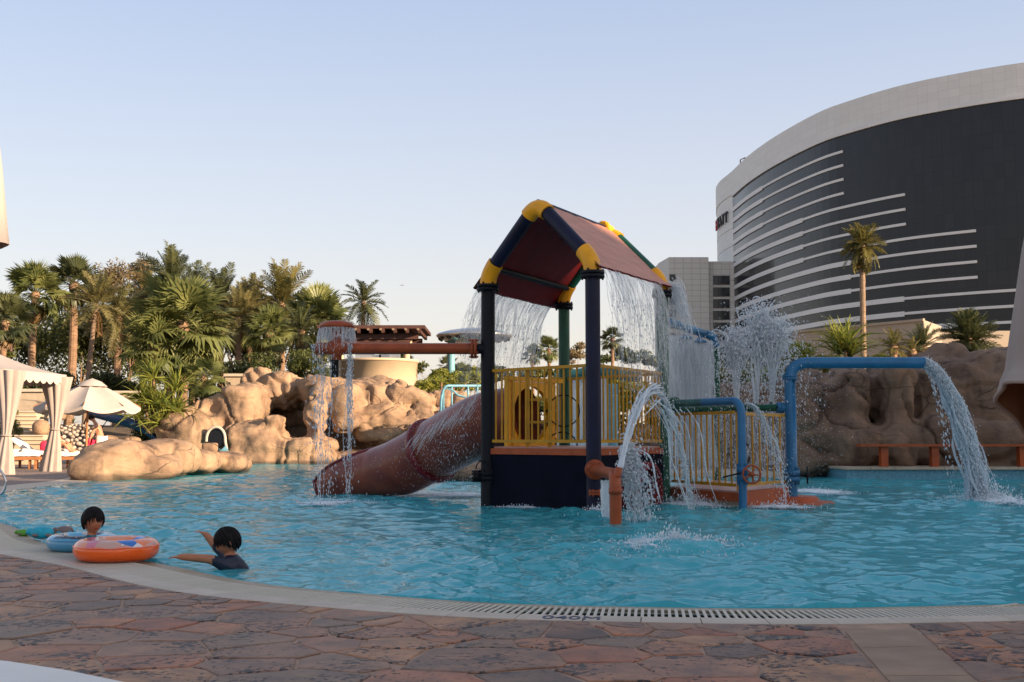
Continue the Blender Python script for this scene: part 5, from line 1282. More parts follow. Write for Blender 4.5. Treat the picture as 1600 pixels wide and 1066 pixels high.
for u, v, Y, s_, m_, lb in ((700,572,90,20,'dark','tiny distant palm left of the pale blue post'),(718,592,60,28,'fan','small green fan palm right of the pale blue post'),(832,556,85,20,'dark','tiny dark palm left of the green post'),(857,548,75,26,'fan','small bright fan palm against the green post'),(957,530,80,24,'dark','dark fan palm between the navy and green posts'),(632,566,95,20,'dark','tiny palm beside the bar column'),(760,585,60,22,'fan','small palm behind the left tower post')):
    palm(u, v, Y, s_, 'fan', lb, u, nf=26, mat=m_, tr=.14, elev=(-45,85), dead=3, seed=int(u), single=True, zb=0)
def leafcloud(mb, c, r, n, size, rg, hollow=.35):
    for _ in range(n):
        while True:
            q = Vector((rg.uniform(-1,1), rg.uniform(-1,1), rg.uniform(-1,1)))
            if hollow < q.length < 1: break
        p = Vector((c.x+q.x*r[0], c.y+q.y*r[1], c.z+q.z*r[2])); s_ = size*rg.uniform(.6,1.4)
        a = Vector((rg.gauss(0,1), rg.gauss(0,1), rg.gauss(0,1))).normalized(); b = a.cross(Vector((rg.gauss(0,1), rg.gauss(0,1), rg.gauss(0,1)))).normalized()
        mb.add([p-a*s_, p+b*s_*.38+a*.1*s_, p+a*s_, p-b*s_*.38], [(0,1,2,3)], False)
def shrub(name, lobes, n, size, mat, label, cat='shrub', group=None, trunk_=None, seed=1, kind=None):
    rg = random.Random(seed); b0 = P(*lobes[0][:3]); o = empty(name, (b0.x,b0.y,0), label=label, cat=cat, group=group, kind=kind)
    mb = MB(); tot = sum(l[3]*l[4] for l in lobes)
    for u, v, Y, ru, rv in lobes:
        c = P(u,v,Y); k = Y/F
        for _ in range(7):
            q = Vector((rg.uniform(-.6,.6)*ru*k, rg.uniform(-.6,.6)*ru*k, rg.uniform(-.6,.6)*rv*k)); sc = rg.uniform(.35,.6)
            leafcloud(mb, c+q, (ru*k*sc, ru*k*sc, rv*k*sc), max(8, int(n*ru*rv/tot/7)), size, rg, .1)
    mb.build('foliage', MT[mat], o)
    mb = MB()
    for u, v, Y, ru, rv in lobes:
        c = P(u,v,Y); zb_ = .2 if trunk_ is None else trunk_
        base = Vector((b0.x+(c.x-b0.x)*.25, c.y, zb_)); md = base.lerp(c,.55)+Vector((rg.uniform(-.3,.3)*ru*Y/F,0,0)); w_ = max(.03, .04*ru*Y/F)
        mb.tube([base, md, c], [w_, w_*.6, w_*.25], 7)
        for _ in range(4): mb.tube([md, c+Vector((rg.uniform(-.7,.7)*ru*Y/F, rg.uniform(-.5,.5)*ru*Y/F, rg.uniform(-.3,.8)*rv*Y/F))], [w_*.4, w_*.1], 5)
    mb.build('stems', MT['bark'], o); return o
shrub('airy_tree', [(188,425,68,32,34),(165,440,68,22,26),(215,420,69,22,24),(240,470,67,40,30),(200,480,67,50,34)], 9000, .085, 'brush', 'airy brownish fine leaved tree topping the left grove', 'tree', seed=3)
shrub('garden_tree', [(345,530,76,70,50),(430,525,76,70,48),(500,545,74,50,36),(290,545,72,60,50)], 22000, .13, 'bush', 'olive green bushy tree mass between the date palms', 'tree', seed=4)
shrub('garden_tree', [(60,535,66,70,58),(130,530,68,60,66),(190,530,70,60,72),(0,540,64,44,60)], 27000, .12, 'bush', 'dark tree filling the gaps under the left fan palms', 'tree', seed=5)
shrub('garden_tree', [(410,482,80,50,30),(470,490,82,50,28),(350,486,80,50,30)], 9000, .12, 'bush', 'brown tinged tree rising behind the row of date palms', 'tree', seed=6)
shrub('low_shrub', [(360,585,56,40,22),(410,575,55,40,26),(460,572,55,40,26),(500,580,54,30,22)], 11000, .075, 'bush', 'bright green low shrub above the grotto boulders', seed=7)
shrub('low_shrub', [(100,600,50,40,24),(160,605,50,50,26),(215,615,50,30,26),(20,600,50,40,24),(50,640,48,20,24)], 11000, .08, 'bushd', 'dark shrub bank behind parasol and cabana', seed=8)
shrub('low_shrub', [(230,670,46,40,26),(270,640,47,34,30),(330,620,50,34,24)], 6500, .07, 'bushd', 'shadowy undergrowth between trough and grotto', seed=9)
shrub('clipped_hedge', [(18,640,40,14,14),(20,665,39.5,15,16),(16,690,39,14,14),(8,650,39.5,14,18),(8,685,39,14,16)], 6500, .035, 'bush', 'rounded clipped green hedge left of the garden stairs', 'hedge', seed=10)
shrub('lime_shrub', [(690,595,52,36,20),(725,600,52,28,18),(665,608,50,20,14),(750,590,54,20,18)], 6500, .10, 'limeb', 'sunlit lime green shrub right of the round bar', seed=11)
shrub('far_tree', [(903,548,95,18,14),(895,560,95,16,12)], 900, .14, 'brush', 'small bare grey tree between the tower posts', 'tree', seed=12)
shrub('far_tree', [(985,556,90,30,14),(1012,562,90,24,14),(940,566,90,30,12)], 2600, .17, 'bushd', 'dark distant tree line left of the showers', 'tree', seed=13)
shrub('far_tree', [(790,585,85,30,14),(840,585,80,30,12),(880,585,80,20,12),(650,575,95,20,8)], 3000, .17, 'bush', 'dim distant trees behind the left tower post', 'tree', seed=14)
shrub('low_shrub', [(800,640,44,60,30),(880,640,44,50,26),(960,640,42,40,34),(1030,650,41,40,26)], 9000, .09, 'bush', 'green shrubs seen through the tower railing', seed=15)
shrub('lime_shrub', [(990,620,40,34,26),(955,605,40,20,20)], 4000, .09, 'limeb', 'yellow green shrub visible through the right tower railing', seed=16)
shrub('low_shrub', [(1240,562,36,40,28),(1215,585,36,30,22),(1290,570,36,36,20),(1370,565,37,30,16)], 8000, .06, 'limeb', 'green bush behind the vertical jets', seed=17)
shrub('low_shrub', [(1400,568,36,36,10),(1450,570,36,30,10)], 2500, .06, 'bushd', 'low dark shrub on top of the right rock wall', seed=18)
shrub('garden_tree', [(1110,600,60,40,36),(1170,600,60,40,34)], 3500, .12, 'bushd', 'dark green tree behind the shower curtain', 'tree', seed=19)
def blades(u, v, Y, r_px, n, mat, label, w=.035, seed=1, spread=1.1, name='strap_plant', heads=None, zb=None):
    rg = random.Random(seed); c = P(u,v,Y); k = Y/F; o = empty(name, (c.x,c.y,max(0,c.z)), label=label, cat='plant')
    heads = heads or [(0,0)]
    sh_ = [None]*3
    for s_ in range(3):
        mb = MB(); pts = []
        for i in range(7):
            t = i/6; pts.append(Vector((t*(1-.15*t), .02*sin(3*t+s_), -.30*t*t*t*(s_+.3))))
        vs = []
        for i, p in enumerate(pts): wv = w*(1-(i/6)**2.2)+.002; vs += [p+Vector((0,-wv,.3*wv)), p, p+Vector((0,wv,.3*wv))]
        mb.add(vs, [(3*i+a, 3*i+a+1, 3*i+a+4, 3*i+a+3) for i in range(6) for a in (0,1)], True); sh_[s_] = mb.mesh('leaf', MT[mat])
    st = MB()
    for hx, hy in heads:
        hc = c+Vector((hx*k, rg.uniform(-.3,.3), -hy*k))
        st.tube([Vector((c.x+hx*k*.3, c.y, c.z-1.2)), hc], [.07,.05], 7)
        for i in range(n//len(heads)):
            az = rg.uniform(0, 2*pi); el = R(rg.uniform(90-80*spread, 88)); L_ = r_px*k*rg.uniform(.65,1.1)
            M = Matrix.Translation(hc) @ Matrix.Rotation(az, 4, 'Z') @ Matrix.Rotation(-el, 4, 'Y') @ Matrix.Rotation(rg.uniform(-.8,.8), 4, 'X') @ Matrix.Scale(L_, 4)
            inst('leaf', rg.choice(sh_), o, M)
    st.build('stem', MT['bark'], o)
blades(245,628,44.4,50,520,'yucca','large sunlit strap leaved screw pine left of the grotto', .034, 1, 1.25, heads=[(-20,-5),(10,10),(25,-18),(-5,-35),(-28,25),(8,35),(30,15),(-10,5)], name='screw_pine')
blades(1322,552,37,74,190,'yucca','big spiky yucca clump behind the blue pipe', .030, 2, .85, heads=[(-8,0),(10,5),(0,-6)], name='yucca')
blades(1262,560,36,34,70,'yucca','smaller yellow green yucca beside the big one', .032, 3, .9, heads=[(0,0),(-12,5)], name='yucca')
blades(690,598,50,26,120,'yucca','low spiky yucca among the lime shrubs', .035, 4, 1.1, heads=[(0,0),(20,5),(-18,8),(38,0)], name='yucca')
blades(112,662,44.5,16,50,'bush','small spiky plant above the river stones', .03, 6, 1.1, heads=[(0,0),(-20,4)], name='yucca')

# ------------------------------------------------------------ water in the air
def airwater(name, alpha, col=(.80,.84,.88), rough=.12, noise_=None):
    m, nt, N, L, B = newmat(name); B.inputs['Base Color'].default_value = (*col, 1); B.inputs['Roughness'].default_value = rough; B.inputs['IOR'].default_value = 1.33; B.inputs['Specular IOR Level'].default_value = .9
    tl_ = N.new('ShaderNodeBsdfTranslucent'); tl_.inputs[0].default_value = (*col, 1); m0 = N.new('ShaderNodeMixShader'); m0.inputs[0].default_value = .4; L.new(B.outputs[0], m0.inputs[1]); L.new(tl_.outputs[0], m0.inputs[2])
    tr = N.new('ShaderNodeBsdfTransparent'); mx = N.new('ShaderNodeMixShader'); mx.inputs[0].default_value = alpha
    L.new(tr.outputs[0], mx.inputs[1]); L.new(m0.outputs[0], mx.inputs[2]); L.new(mx.outputs[0], N['Material Output'].inputs[0])
    if noise_:
        uv = N.new('ShaderNodeUVMap'); mp = N.new('ShaderNodeMapping'); mp.inputs['Scale'].default_value = noise_[0]; L.new(uv.outputs[0], mp.inputs[0])
        nz = N.new('ShaderNodeTexNoise'); nz.inputs['Scale'].default_value = 1; nz.inputs['Detail'].default_value = 5; nz.inputs['Roughness'].default_value = .6; nz.inputs['Distortion'].default_value = 1.0; L.new(mp.outputs[0], nz.inputs['Vector'])
        # filaments: ridges of the noise
        ab = N.new('ShaderNodeMath'); ab.operation = 'SUBTRACT'; L.new(nz.outputs[0], ab.inputs[0]); ab.inputs[1].default_value = .5
        a2 = N.new('ShaderNodeMath'); a2.operation = 'ABSOLUTE'; L.new(ab.outputs[0], a2.inputs[0])
        r1 = N.new('ShaderNodeMapRange'); r1.inputs[1].default_value = .0; r1.inputs[2].default_value = .045; r1.inputs[3].default_value = 1; r1.inputs[4].default_value = 0; L.new(a2.outputs[0], r1.inputs[0])
        r2 = N.new('ShaderNodeMapRange'); r2.inputs[1].default_value = noise_[1]; r2.inputs[2].default_value = noise_[1]+.16; r2.inputs[3].default_value = noise_[3]; L.new(nz.outputs[0], r2.inputs[0])
        mxx = N.new('ShaderNodeMath'); mxx.operation = 'MAXIMUM'; L.new(r1.outputs[0], mxx.inputs[0]); L.new(r2.outputs[0], mxx.inputs[1])
        # fade along the fall (v) and at the side edges
        sx = N.new('ShaderNodeSeparateXYZ'); L.new(uv.outputs[0], sx.inputs[0])
        fd = N.new('ShaderNodeMapRange'); fd.inputs[1].default_value = noise_[2]; fd.inputs[2].default_value = 1.0; fd.inputs[3].default_value = 1; fd.inputs[4].default_value = 0; L.new(sx.outputs[1], fd.inputs[0])
        mu = N.new('ShaderNodeMath'); mu.operation = 'MULTIPLY'; L.new(mxx.outputs[0], mu.inputs[0]); L.new(fd.outputs[0], mu.inputs[1])
        m3 = N.new('ShaderNodeMath'); m3.operation = 'MULTIPLY'; m3.inputs[1].default_value = alpha; L.new(mu.outputs[0], m3.inputs[0]); L.new(m3.outputs[0], mx.inputs[0])
        bp = N.new('ShaderNodeBump'); bp.inputs['Strength'].default_value = .8; bp.inputs['Distance'].default_value = .04; L.new(nz.outputs[0], bp.inputs['Height']); L.new(bp.outputs[0], B.inputs['Normal'])
    return m
MT['drop'] = airwater('falling_water_drops', .78)
MT['dropw'] = airwater('white_water', .92, (.86,.89,.92), .3)
MT['thin'] = airwater('thin_water_thread', .40, (.86,.88,.90))
OCT_V = [Vector(q) for q in ((1,0,0),(-1,0,0),(0,1,0),(0,-1,0),(0,0,1),(0,0,-1))]; OCT_F = [(0,2,4),(2,1,4),(1,3,4),(3,0,4),(2,0,5),(1,2,5),(3,1,5),(0,3,5)]
def drop(mb, p, r, st=1.0, d=None):
    r *= .74; st = 1+(st-1)*1.9
    if d is None or st == 1.0: mb.add([p+q*r for q in OCT_V], OCT_F, True); return
    d = d.normalized(); a = d.orthogonal().normalized(); b = d.cross(a)
    mb.add([p+a*r, p-a*r, p+b*r, p-b*r, p+d*r*st, p-d*r*st], OCT_F, True)
G_ = 9.8
def ball(p0, v0, t): return p0+v0*t+Vector((0,0,-.5*G_*t*t))
def ballv(v0, t): return v0+Vector((0,0,-G_*t))
def stream(mb, p0, v0, t1, rg, n_thr=10, spread=.04, r=.012, t0=0, wob=.03, brk=0):
    """bundle of wavering water threads along a ballistic path"""
    for k in range(n_thr):
        q = p0+Vector((rg.gauss(0,spread), rg.gauss(0,spread), rg.gauss(0,spread))); w = v0+Vector((rg.gauss(0,1), rg.gauss(0,1), rg.gauss(0,1)))*.10*v0.length*.35; ph = rg.uniform(0,9)
        n = 16; pts = []; rr = []; a_, b_ = (t0, t1) if not brk else sorted((rg.uniform(t0,t1), rg.uniform(t0,t1)))
        for i in range(n+1):
            t = a_+(b_-a_)*i/n; p = ball(q, w, t); f = t/t1; p += Vector((sin(ph+t*17)*wob*f, cos(ph*2+t*13)*wob*f, 0)); pts.append(p); rr.append(r*rg.uniform(.35,1.5)*(1-.3*f)*(.2 if i in (0,n) and brk else 1))
        mb.tube(pts, rr, 5, cap=False)
def spray(mb, n, p0f, v0f, tf, rg, r=(.004,.014), st=1.6):
    for _ in range(n):
        p0, v0, t = p0f(), v0f(), tf(); p = ball(p0, v0, t)
        if p.z < .0: continue
        drop(mb, p, rg.uniform(*r)*rg.choice((.6,.8,1,1,1.5)), st, ballv(v0,t)+Vector((.01,0,0)))
def V(x, y, z): return Vector((x, y, z))
def water_thing(name, label, cat='falling water'): return empty(name, (0,0,0), label=label, cat=cat, kind='stuff')
def sheet(p0f, v0f, t1, nu, nv, mat, owner, name='sheet', seed=0, uvs=(1,1), wob=.03):
    """film of water: p0f(s), v0f(s) for s in 0..1 along the lip"""
    vs = []; uv = []
    for j in range(nv+1):
        t = t1*(j/nv)**.75
        for i in range(nu+1):
            s = i/nu; p = ball(p0f(s), v0f(s), t); f = j/nv
            q = Vector((s*7, f*2.5, seed*3.3)); p += Vector((noise.noise(q), noise.noise(q+V(0,0,5)), 0))*wob*(.3+3*f)
            vs.append(p); uv.append((s, f))
    mb = MB(); mb.add(vs, [(j*(nu+1)+i, j*(nu+1)+i+1, (j+1)*(nu+1)+i+1, (j+1)*(nu+1)+i) for j in range(nv) for i in range(nu)], True)
    o = mb.build(name, mat, owner); lay = o.data.uv_layers.new(name='UVMap')
    for l in o.data.loops: lay.data[l.index].uv = uv[l.vertex_index]
    return o
# roof curtains
for side, a, b, vx, lab in (('l', A, C_, Vector((-.62,-.12,0)), 'thin torn curtain of water falling from the left eave of the red roof'), ('r', B_, D, Vector((.42,-.22,0)), 'veil of water pouring off the right eave of the red roof')):
    o = water_thing('roof_water_curtain', lab); rg = random.Random(3 if side == 'l' else 4)
    mid_ = M1.lerp(M2,.5)
    def lip(s, a=a, b=b, side=side):
        rr0 = M1+V(0,0,ZR); rr1 = M2+V(0,0,ZR); ov = 1.22 if side == 'l' else 1.12
        q0 = rr0+(a+V(0,0,ZE)-rr0)*ov; q1 = rr1+(b+V(0,0,ZE)-rr1)*ov; return q0.lerp(q1, .02+(.96 if side == 'l' else .80)*s)
    for k_ in range(2):
        sm_ = airwater('roof_water_film', .66 if side == 'l' else .56, (.86,.88,.90), .3, noise_=((15,1.7,1) if k_ == 0 else (26,2.4,1), .47, .40, .03))
        sheet(lip, lambda s, vx=vx, k_=k_: vx*(1+.2*k_+.25*sin(9*s)), .56 if side == 'l' else .60, 60, 30, sm_, o, 'film', k_)
    mb = MB()
    for i in range(34): stream(mb, lip(rg.random()), vx*rg.uniform(.8,1.35), rg.uniform(.3,.58), rg, 1, .01, .0045, wob=.05)
    for i in range(20): stream(mb, lip(rg.random()), vx*rg.uniform(.8,1.35), .6, rg, 1, .01, .006, wob=.06, brk=1)
    mb.build('threads', MT['thin'], o)
    mb = MB(); spray(mb, 2600, lambda: lip(rg.random()), lambda: vx*rg.uniform(.7,1.6)+V(rg.gauss(0,.12),rg.gauss(0,.15),0), lambda: rg.uniform(.2,.86)**.8, rg, (.0035,.009), 2.0); mb.build('drops', MT['drop'], o)
# heavier fall down the back right post
o = water_thing('post_waterfall', 'dense white water gushing over the right rear green post'); rg = random.Random(9)
mb = MB(); p0 = D+V(.12,.0,ZE-.02)
for i in range(40): stream(mb, p0+V(rg.uniform(-.02,.14),rg.uniform(-.02,.15),rg.uniform(-.05,.08)), V(rg.uniform(.30,.72),rg.uniform(-.1,.2),0), rg.uniform(.26,.44), rg, 1, .02, .007, wob=.05)
for i in range(20): q = D+V(.098*cos(i),-.098*abs(sin(i)),rg.uniform(1.0,3.2)); mb.tube([q+V(.015*sin(j*.9+i),0,-j*.08) for j in range(8)], [.002,.006,.009,.006,.008,.005,.006,.002], 5)
mb.build('threads', MT['thin'], o)
mb = MB(); spray(mb, 1000, lambda: p0+V(rg.gauss(.0,.08),rg.gauss(.1,.1),0), lambda: V(rg.uniform(.25,.75),rg.uniform(-.1,.3),0), lambda: rg.uniform(.1,.46), rg, (.004,.011), 2); mb.build('drops', MT['drop'], o)
sheet(lambda s: p0+V(-.14+.22*s,.05,0), lambda s: V(.25+.5*s,.0,0), .44, 24, 20, airwater('veil_film', .7, (.86,.88,.90), .3, noise_=((7,2,1), .45, .6, .05)), o, 'film', 71)
# shower curtain: dense grey white mist of streaks
o = water_thing('shower_curtain', 'dense grey white curtain of water under the blue shower arm'); rg = random.Random(10)
smt = airwater('shower_water_film', .72, (.80,.81,.82), .6, noise_=((40,9,1), .28, .9, .55))
l0 = P(1044,524,20.0); l1 = P(1114,534,20.4)
for k_ in range(3): sheet(lambda s: l0.lerp(l1, s)+V(0,.15*k_,0), lambda s: V(.12*(s-.5),-.1+.1*k_,-1.2), .58, 50, 24, smt, o, 'film', k_+5, wob=.05)
mb = MB()
for i in range(420):
    s = rg.random(); q = l0.lerp(l1, s)+V(0,rg.uniform(-.25,.35),rg.uniform(-.1,.05)); t0 = rg.uniform(0,.4); v0 = V(rg.gauss(0,.10),rg.gauss(0,.15),-1.2)
    mb.tube([ball(q, v0, t0+.03*j)+V(.01*sin(j*2+i),0,0) for j in range(5)], [.002,.006,.008,.006,.002], 4, cap=False)
mb.build('streaks', MT['drop'], o)
mb = MB(); spray(mb, 6500, lambda: l0.lerp(l1, rg.random())+V(0,rg.uniform(-.2,.4),0), lambda: V(rg.gauss(0,.22),rg.gauss(0,.2),-1.0), lambda: rg.uniform(.0,.66), rg, (.004,.008), 1.8); mb.build('drops', MT['drop'], o)
# second shower curtain further back, seen through the railing
o = water_thing('rear_shower_curtain', 'pale curtain of water behind the tower seen through the railings'); rg = random.Random(12)
l2 = P(872,590,25.5); l3 = P(948,590,25.5)
for k_ in range(2): sheet(lambda s: l2.lerp(l3, s)+V(0,.2*k_,0), lambda s: V(.1*(s-.5),0,-1.0), .60, 40, 18, smt, o, 'film', k_+15, wob=.04)
mb = MB(); spray(mb, 1600, lambda: l2.lerp(l3, rg.random()), lambda: V(rg.gauss(0,.2),rg.gauss(0,.2),-.8), lambda: rg.uniform(.0,.55), rg, (.005,.012), 3); mb.build('drops', MT['drop'], o)
pl2 = empty('teal_gutter', P(910,600,25.6), label='teal overhead gutter feeding the rear curtain', cat='water gutter')
mb = MB(); mb.tube([P(868,592,25.6), P(925,580,25.6), P(1000,590,25.6)], .12, 12); mb.build('pipe', MT['tealp'], pl2)
mb = MB(); p = P(958,600,25.6); mb.tube([(p.x,25.6,-.4),(p.x,25.6,p.z)], .10, 12); mb.build('post', MT['lblue'], pl2)
# railing zone drizzle behind the low platform
o = water_thing('drizzle_behind_railing', 'white drizzle falling behind the low platform railing'); rg = random.Random(13)
mb = MB(); 
for i in range(340):
    u = rg.uniform(1048,1228); Y = rg.uniform(18.8,20.4); q = P(u, rg.uniform(636,735), Y); h = rg.uniform(.06,.22)
    mb.tube([q+V(.006*sin(j+i),0,-h*j/4) for j in range(5)], [.001,.004,.006,.004,.001], 4, cap=False)
mb.build('streaks', MT['thin'], o)
mb = MB()
for i in range(4200):
    u = rg.uniform(1046,1232); q = P(u, rg.uniform(630,768), rg.uniform(18.2,20.6)); drop(mb, q, rg.uniform(.003,.009), 2.5, V(0,0,1))
mb.build('drops', MT['drop'], o)
dsh = sheet(lambda s: P(1048,640,20.2).lerp(P(1226,640,20.0), s), lambda s: V(0,0,-1.5), .36, 60, 12, airwater('drizzle_film', .36, (.72,.75,.78), .4, noise_=((60,4,1), .45, .9, .0)), o, 'film', 33, wob=.03)
# three vertical jets
for u, vt, sd, lb in ((1150,522,1,'left and lowest of the three upward jets by the blue pipe'),(1183,482,2,'middle and tallest of the three upward water jets'),(1207,508,3,'right hand upward water jet nearest the tall blue pipe')):
    o = water_thing('water_jet', lb, 'water jet'); rg = random.Random(20+sd); p0 = P(u,636,18.3); p0.y = 18.32; hgt = P(u,vt,18.3).z-p0.z; v_ = sqrt(2*G_*hgt); T = v_/G_
    mb = MB(); lean = V(-.12+.1*sd if sd != 2 else .16, rg.uniform(-.1,.1), 0)
    for i in range(16):
        w = V(rg.gauss(0,.10),rg.gauss(0,.10),v_*rg.uniform(.92,1.0))+lean; stream(mb, p0, w, T*rg.uniform(.65,.98), rg, 1, .012, .015, wob=.05)
    for i in range(26): stream(mb, p0, V(rg.gauss(0,.20),rg.gauss(0,.2),v_*rg.uniform(.9,1.02))+lean, T*1.5, rg, 1, .01, .012, t0=T*.6, wob=.08, brk=1)
    mb.build('column', MT['dropw'], o)
    mb = MB(); spray(mb, 3000, lambda: p0, lambda: V(rg.gauss(0,.26),rg.gauss(0,.26),v_*rg.uniform(.86,1.05))+lean, lambda: T*rg.uniform(.30,1.9), rg, (.005,.017), 1.5)
    spray(mb, 1100, lambda: p0, lambda: V(rg.gauss(0,.42),rg.gauss(0,.42),v_*rg.uniform(.8,1.08))+lean, lambda: T*rg.uniform(.5,1.9), rg, (.004,.012), 1.4)
    mb.build('drops', MT['dropw'], o)
# big spout on the right
o = water_thing('spout_waterfall', 'arching cascade pouring from the end of the tall blue pipe', 'waterfall'); rg = random.Random(30)
ps0 = V(SPOUT[0]-.03, SPOUT[1], P(0,567,17.85).z); T = sqrt(2*ps0.z/G_); vx = (P(1538,770,17.8).x-ps0.x)/T
MT['cascade'] = airwater('cascade_water', .62, (.70,.78,.84), .08)
mb = MB()
for i in range(46):
    a = rg.uniform(0,2*pi); rr_ = .08*sqrt(rg.random()); q = ps0+V(0, rr_*cos(a), rr_*sin(a)); w = V(vx*(1+.5*sin(a)*rr_/.08*.35)*rg.uniform(.86,1.10), rg.gauss(0,.09), 0); n = 20
    ph = rg.uniform(0,9); mb.tube([ball(q,w,T*j/n)+V(sin(ph+j*1.1)*.05*j/n, cos(ph+j*.9)*.04*j/n, 0) for j in range(n+1)], [.013*rg.uniform(.2,1.7)*(1 if j < n*.5 else 1.2) for j in range(n+1)], 6, cap=False)
mb.build('stream', MT['cascade'], o)
mb = MB(); spray(mb, 7500, lambda: ps0+V(0,rg.gauss(0,.06),rg.gauss(0,.05)), lambda: V(vx*rg.gauss(.98,.10),rg.gauss(0,.12),rg.gauss(0,.10)), lambda: T*(rg.random()**.6)*1.05, rg, (.004,.015), 1.6)
spray(mb, 260, lambda: ps0+V(0,rg.gauss(0,.05),-.07), lambda: V(vx*rg.uniform(.45,.62),rg.gauss(0,.06),0), lambda: T*rg.random(), rg, (.005,.014), 2)
mb.build('drops', MT['dropw'], o)
# front arc jet from the orange pipe
o = water_thing('arc_jet', 'arching white jet rising from the orange pipe and falling right of the tower', 'water jet'); rg = random.Random(31)
q0 = V(JET[0]+.05, JET[1], JET[2]+.06); zt_ = P(1005,608,14.0).z; v_ = sqrt(2*G_*(zt_-q0.z)); T1 = v_/G_; T2 = T1+sqrt(2*zt_/G_); xe_ = P(1083,792,15.6).x; w0 = V((xe_-q0.x)/T2, (15.6-q0.y)/T2, v_)
mb = MB()
for i in range(8): stream(mb, q0, w0*rg.uniform(.985,1.005)+V(rg.gauss(0,.015),rg.gauss(0,.02),0), T1*rg.uniform(.6,1.05), rg, 1, .012, .017, wob=.035)
for i in range(10): stream(mb, q0, w0*rg.uniform(.96,1.01)+V(rg.gauss(0,.03),rg.gauss(0,.03),0), T1*1.1, rg, 1, .014, .012, wob=.06, brk=1)
for i in range(12): stream(mb, q0, w0*rg.uniform(.99,1.006)+V(rg.gauss(0,.012),rg.gauss(0,.02),0), T2, rg, 1, .012, .010, t0=T1*.8, wob=.07, brk=1)
mb.build('stream', MT['dropw'], o)
mb = MB(); spray(mb, 3000, lambda: q0, lambda: w0*rg.gauss(1,.007)+V(rg.gauss(0,.018),rg.gauss(0,.03),0), lambda: T2*(rg.random()**.8), rg, (.005,.017), 1.7)
spray(mb, 500, lambda: q0, lambda: w0*rg.gauss(1,.02)+V(rg.gauss(-.05,.10),rg.gauss(0,.14),0), lambda: T1*rg.uniform(.7,2.0), rg, (.004,.012), 1.5); mb.build('drops', MT['dropw'], o)
# tumbling clump in front of the red tunnel
o = water_thing('tumbling_splash', 'tumbling white splash in front of the red tunnel mouth', 'splash'); rg = random.Random(32); q1 = P(972,716,13.6)
mb = MB(); spray(mb, 3800, lambda: q1+V(rg.gauss(0,.03),0,rg.gauss(-.1,.12)), lambda: V(rg.uniform(.1,.85),rg.gauss(.2,.2),rg.uniform(.3,1.9)), lambda: rg.uniform(.02,.62), rg, (.005,.017), 1.5)
for i in range(26): stream(mb, q1, V(rg.uniform(.2,.8),rg.gauss(.2,.1),rg.uniform(.8,1.7)), .6, rg, 1, .03, .011, wob=.05, brk=1)
mb.build('drops', MT['dropw'], o)
# small white fall below the orange pipe
o = water_thing('outlet_fall', 'smooth white water falling between orange pipe and navy post', 'waterfall'); rg = random.Random(33); q2 = P(939,752,14.6); q3 = P(952,752,14.0)
mb = MB()
for i in range(30): q = q2.lerp(q3, rg.random())+V(0,rg.gauss(0,.03),0); stream(mb, q, V(rg.gauss(0,.03),-.1,-.3), .27, rg, 1, .008, .012, wob=.01)
mb.build('stream', MT['dropw'], o)
# mushroom cap bell and falls
o = water_thing('mushroom_bell', 'bell of water spilling from the mushroom cap down into the pool', 'falling water'); rg = random.Random(34); c = V(xm, yA, zc_ := P(640,545,yA).z+.305)
bm_ = airwater('bell_film', .62, noise_=((30,2.5,1), .48, .75, .12)); 
sheet(lambda s: c+V(.25*cos(2*pi*s), .25*sin(2*pi*s), .0), lambda s: V(.17*cos(2*pi*s), .17*sin(2*pi*s), -.3), .19, 60, 12, bm_, o, 'film', 50, wob=.008)
mb = MB()
for i in range(90):
    a = rg.uniform(0,2*pi); stream(mb, c+V(.25*cos(a),.25*sin(a),0), V(.15*cos(a),.15*sin(a),-.3), rg.uniform(.12,.24), rg, 1, .004, .005, wob=.02)
for ox, n_ in ((-.20,12),(-.06,6),(.20,18)):
    for i in range(n_): stream(mb, V(xm+ox+rg.gauss(0,.02), yA+rg.gauss(-.08,.05), zc_-.45), V(rg.gauss(0,.03)+(.03 if ox > 0 else -.03),rg.gauss(0,.05),-.8), .58, rg, 1, .01, .008, wob=.05, brk=1)
mb.build('threads', MT['thin'], o)
mb = MB()
for ox, n_, sg_ in ((-.22,500,.06),(-.06,260,.05),(.21,900,.03),(-.32,260,.05),(0,300,.2)):
    spray(mb, n_, lambda: V(xm+ox+rg.gauss(0,sg_*.6), yA+rg.gauss(-.05,.08), zc_-.25), lambda: V(rg.gauss(0,sg_*1.6),rg.gauss(0,.12),-.5), lambda: rg.uniform(0,.66), rg, (.004,.012), 2)
mb.build('drops', MT['drop'], o)
o = water_thing('pipe_leak', 'ragged sheet of water spilling rightwards from the bend of the teal pipe', 'falling water'); rg = random.Random(36)
lk = P(1166,630,16.2); Tl = sqrt(2*lk.z/G_); vl = (P(1226,780,17).x-lk.x)/Tl; mb = MB()
for i in range(16): stream(mb, lk, V(vl*rg.uniform(.8,1.05),.6,rg.gauss(0,.1)), Tl, rg, 1, .012, .009, wob=.07, brk=1)
mb.build('threads', MT['drop'], o); mb = MB(); spray(mb, 1100, lambda: lk, lambda: V(vl*rg.gauss(.9,.14),.6+rg.gauss(0,.1),rg.gauss(0,.12)), lambda: Tl*rg.random(), rg, (.004,.012), 1.7); mb.build('drops', MT['dropw'], o)
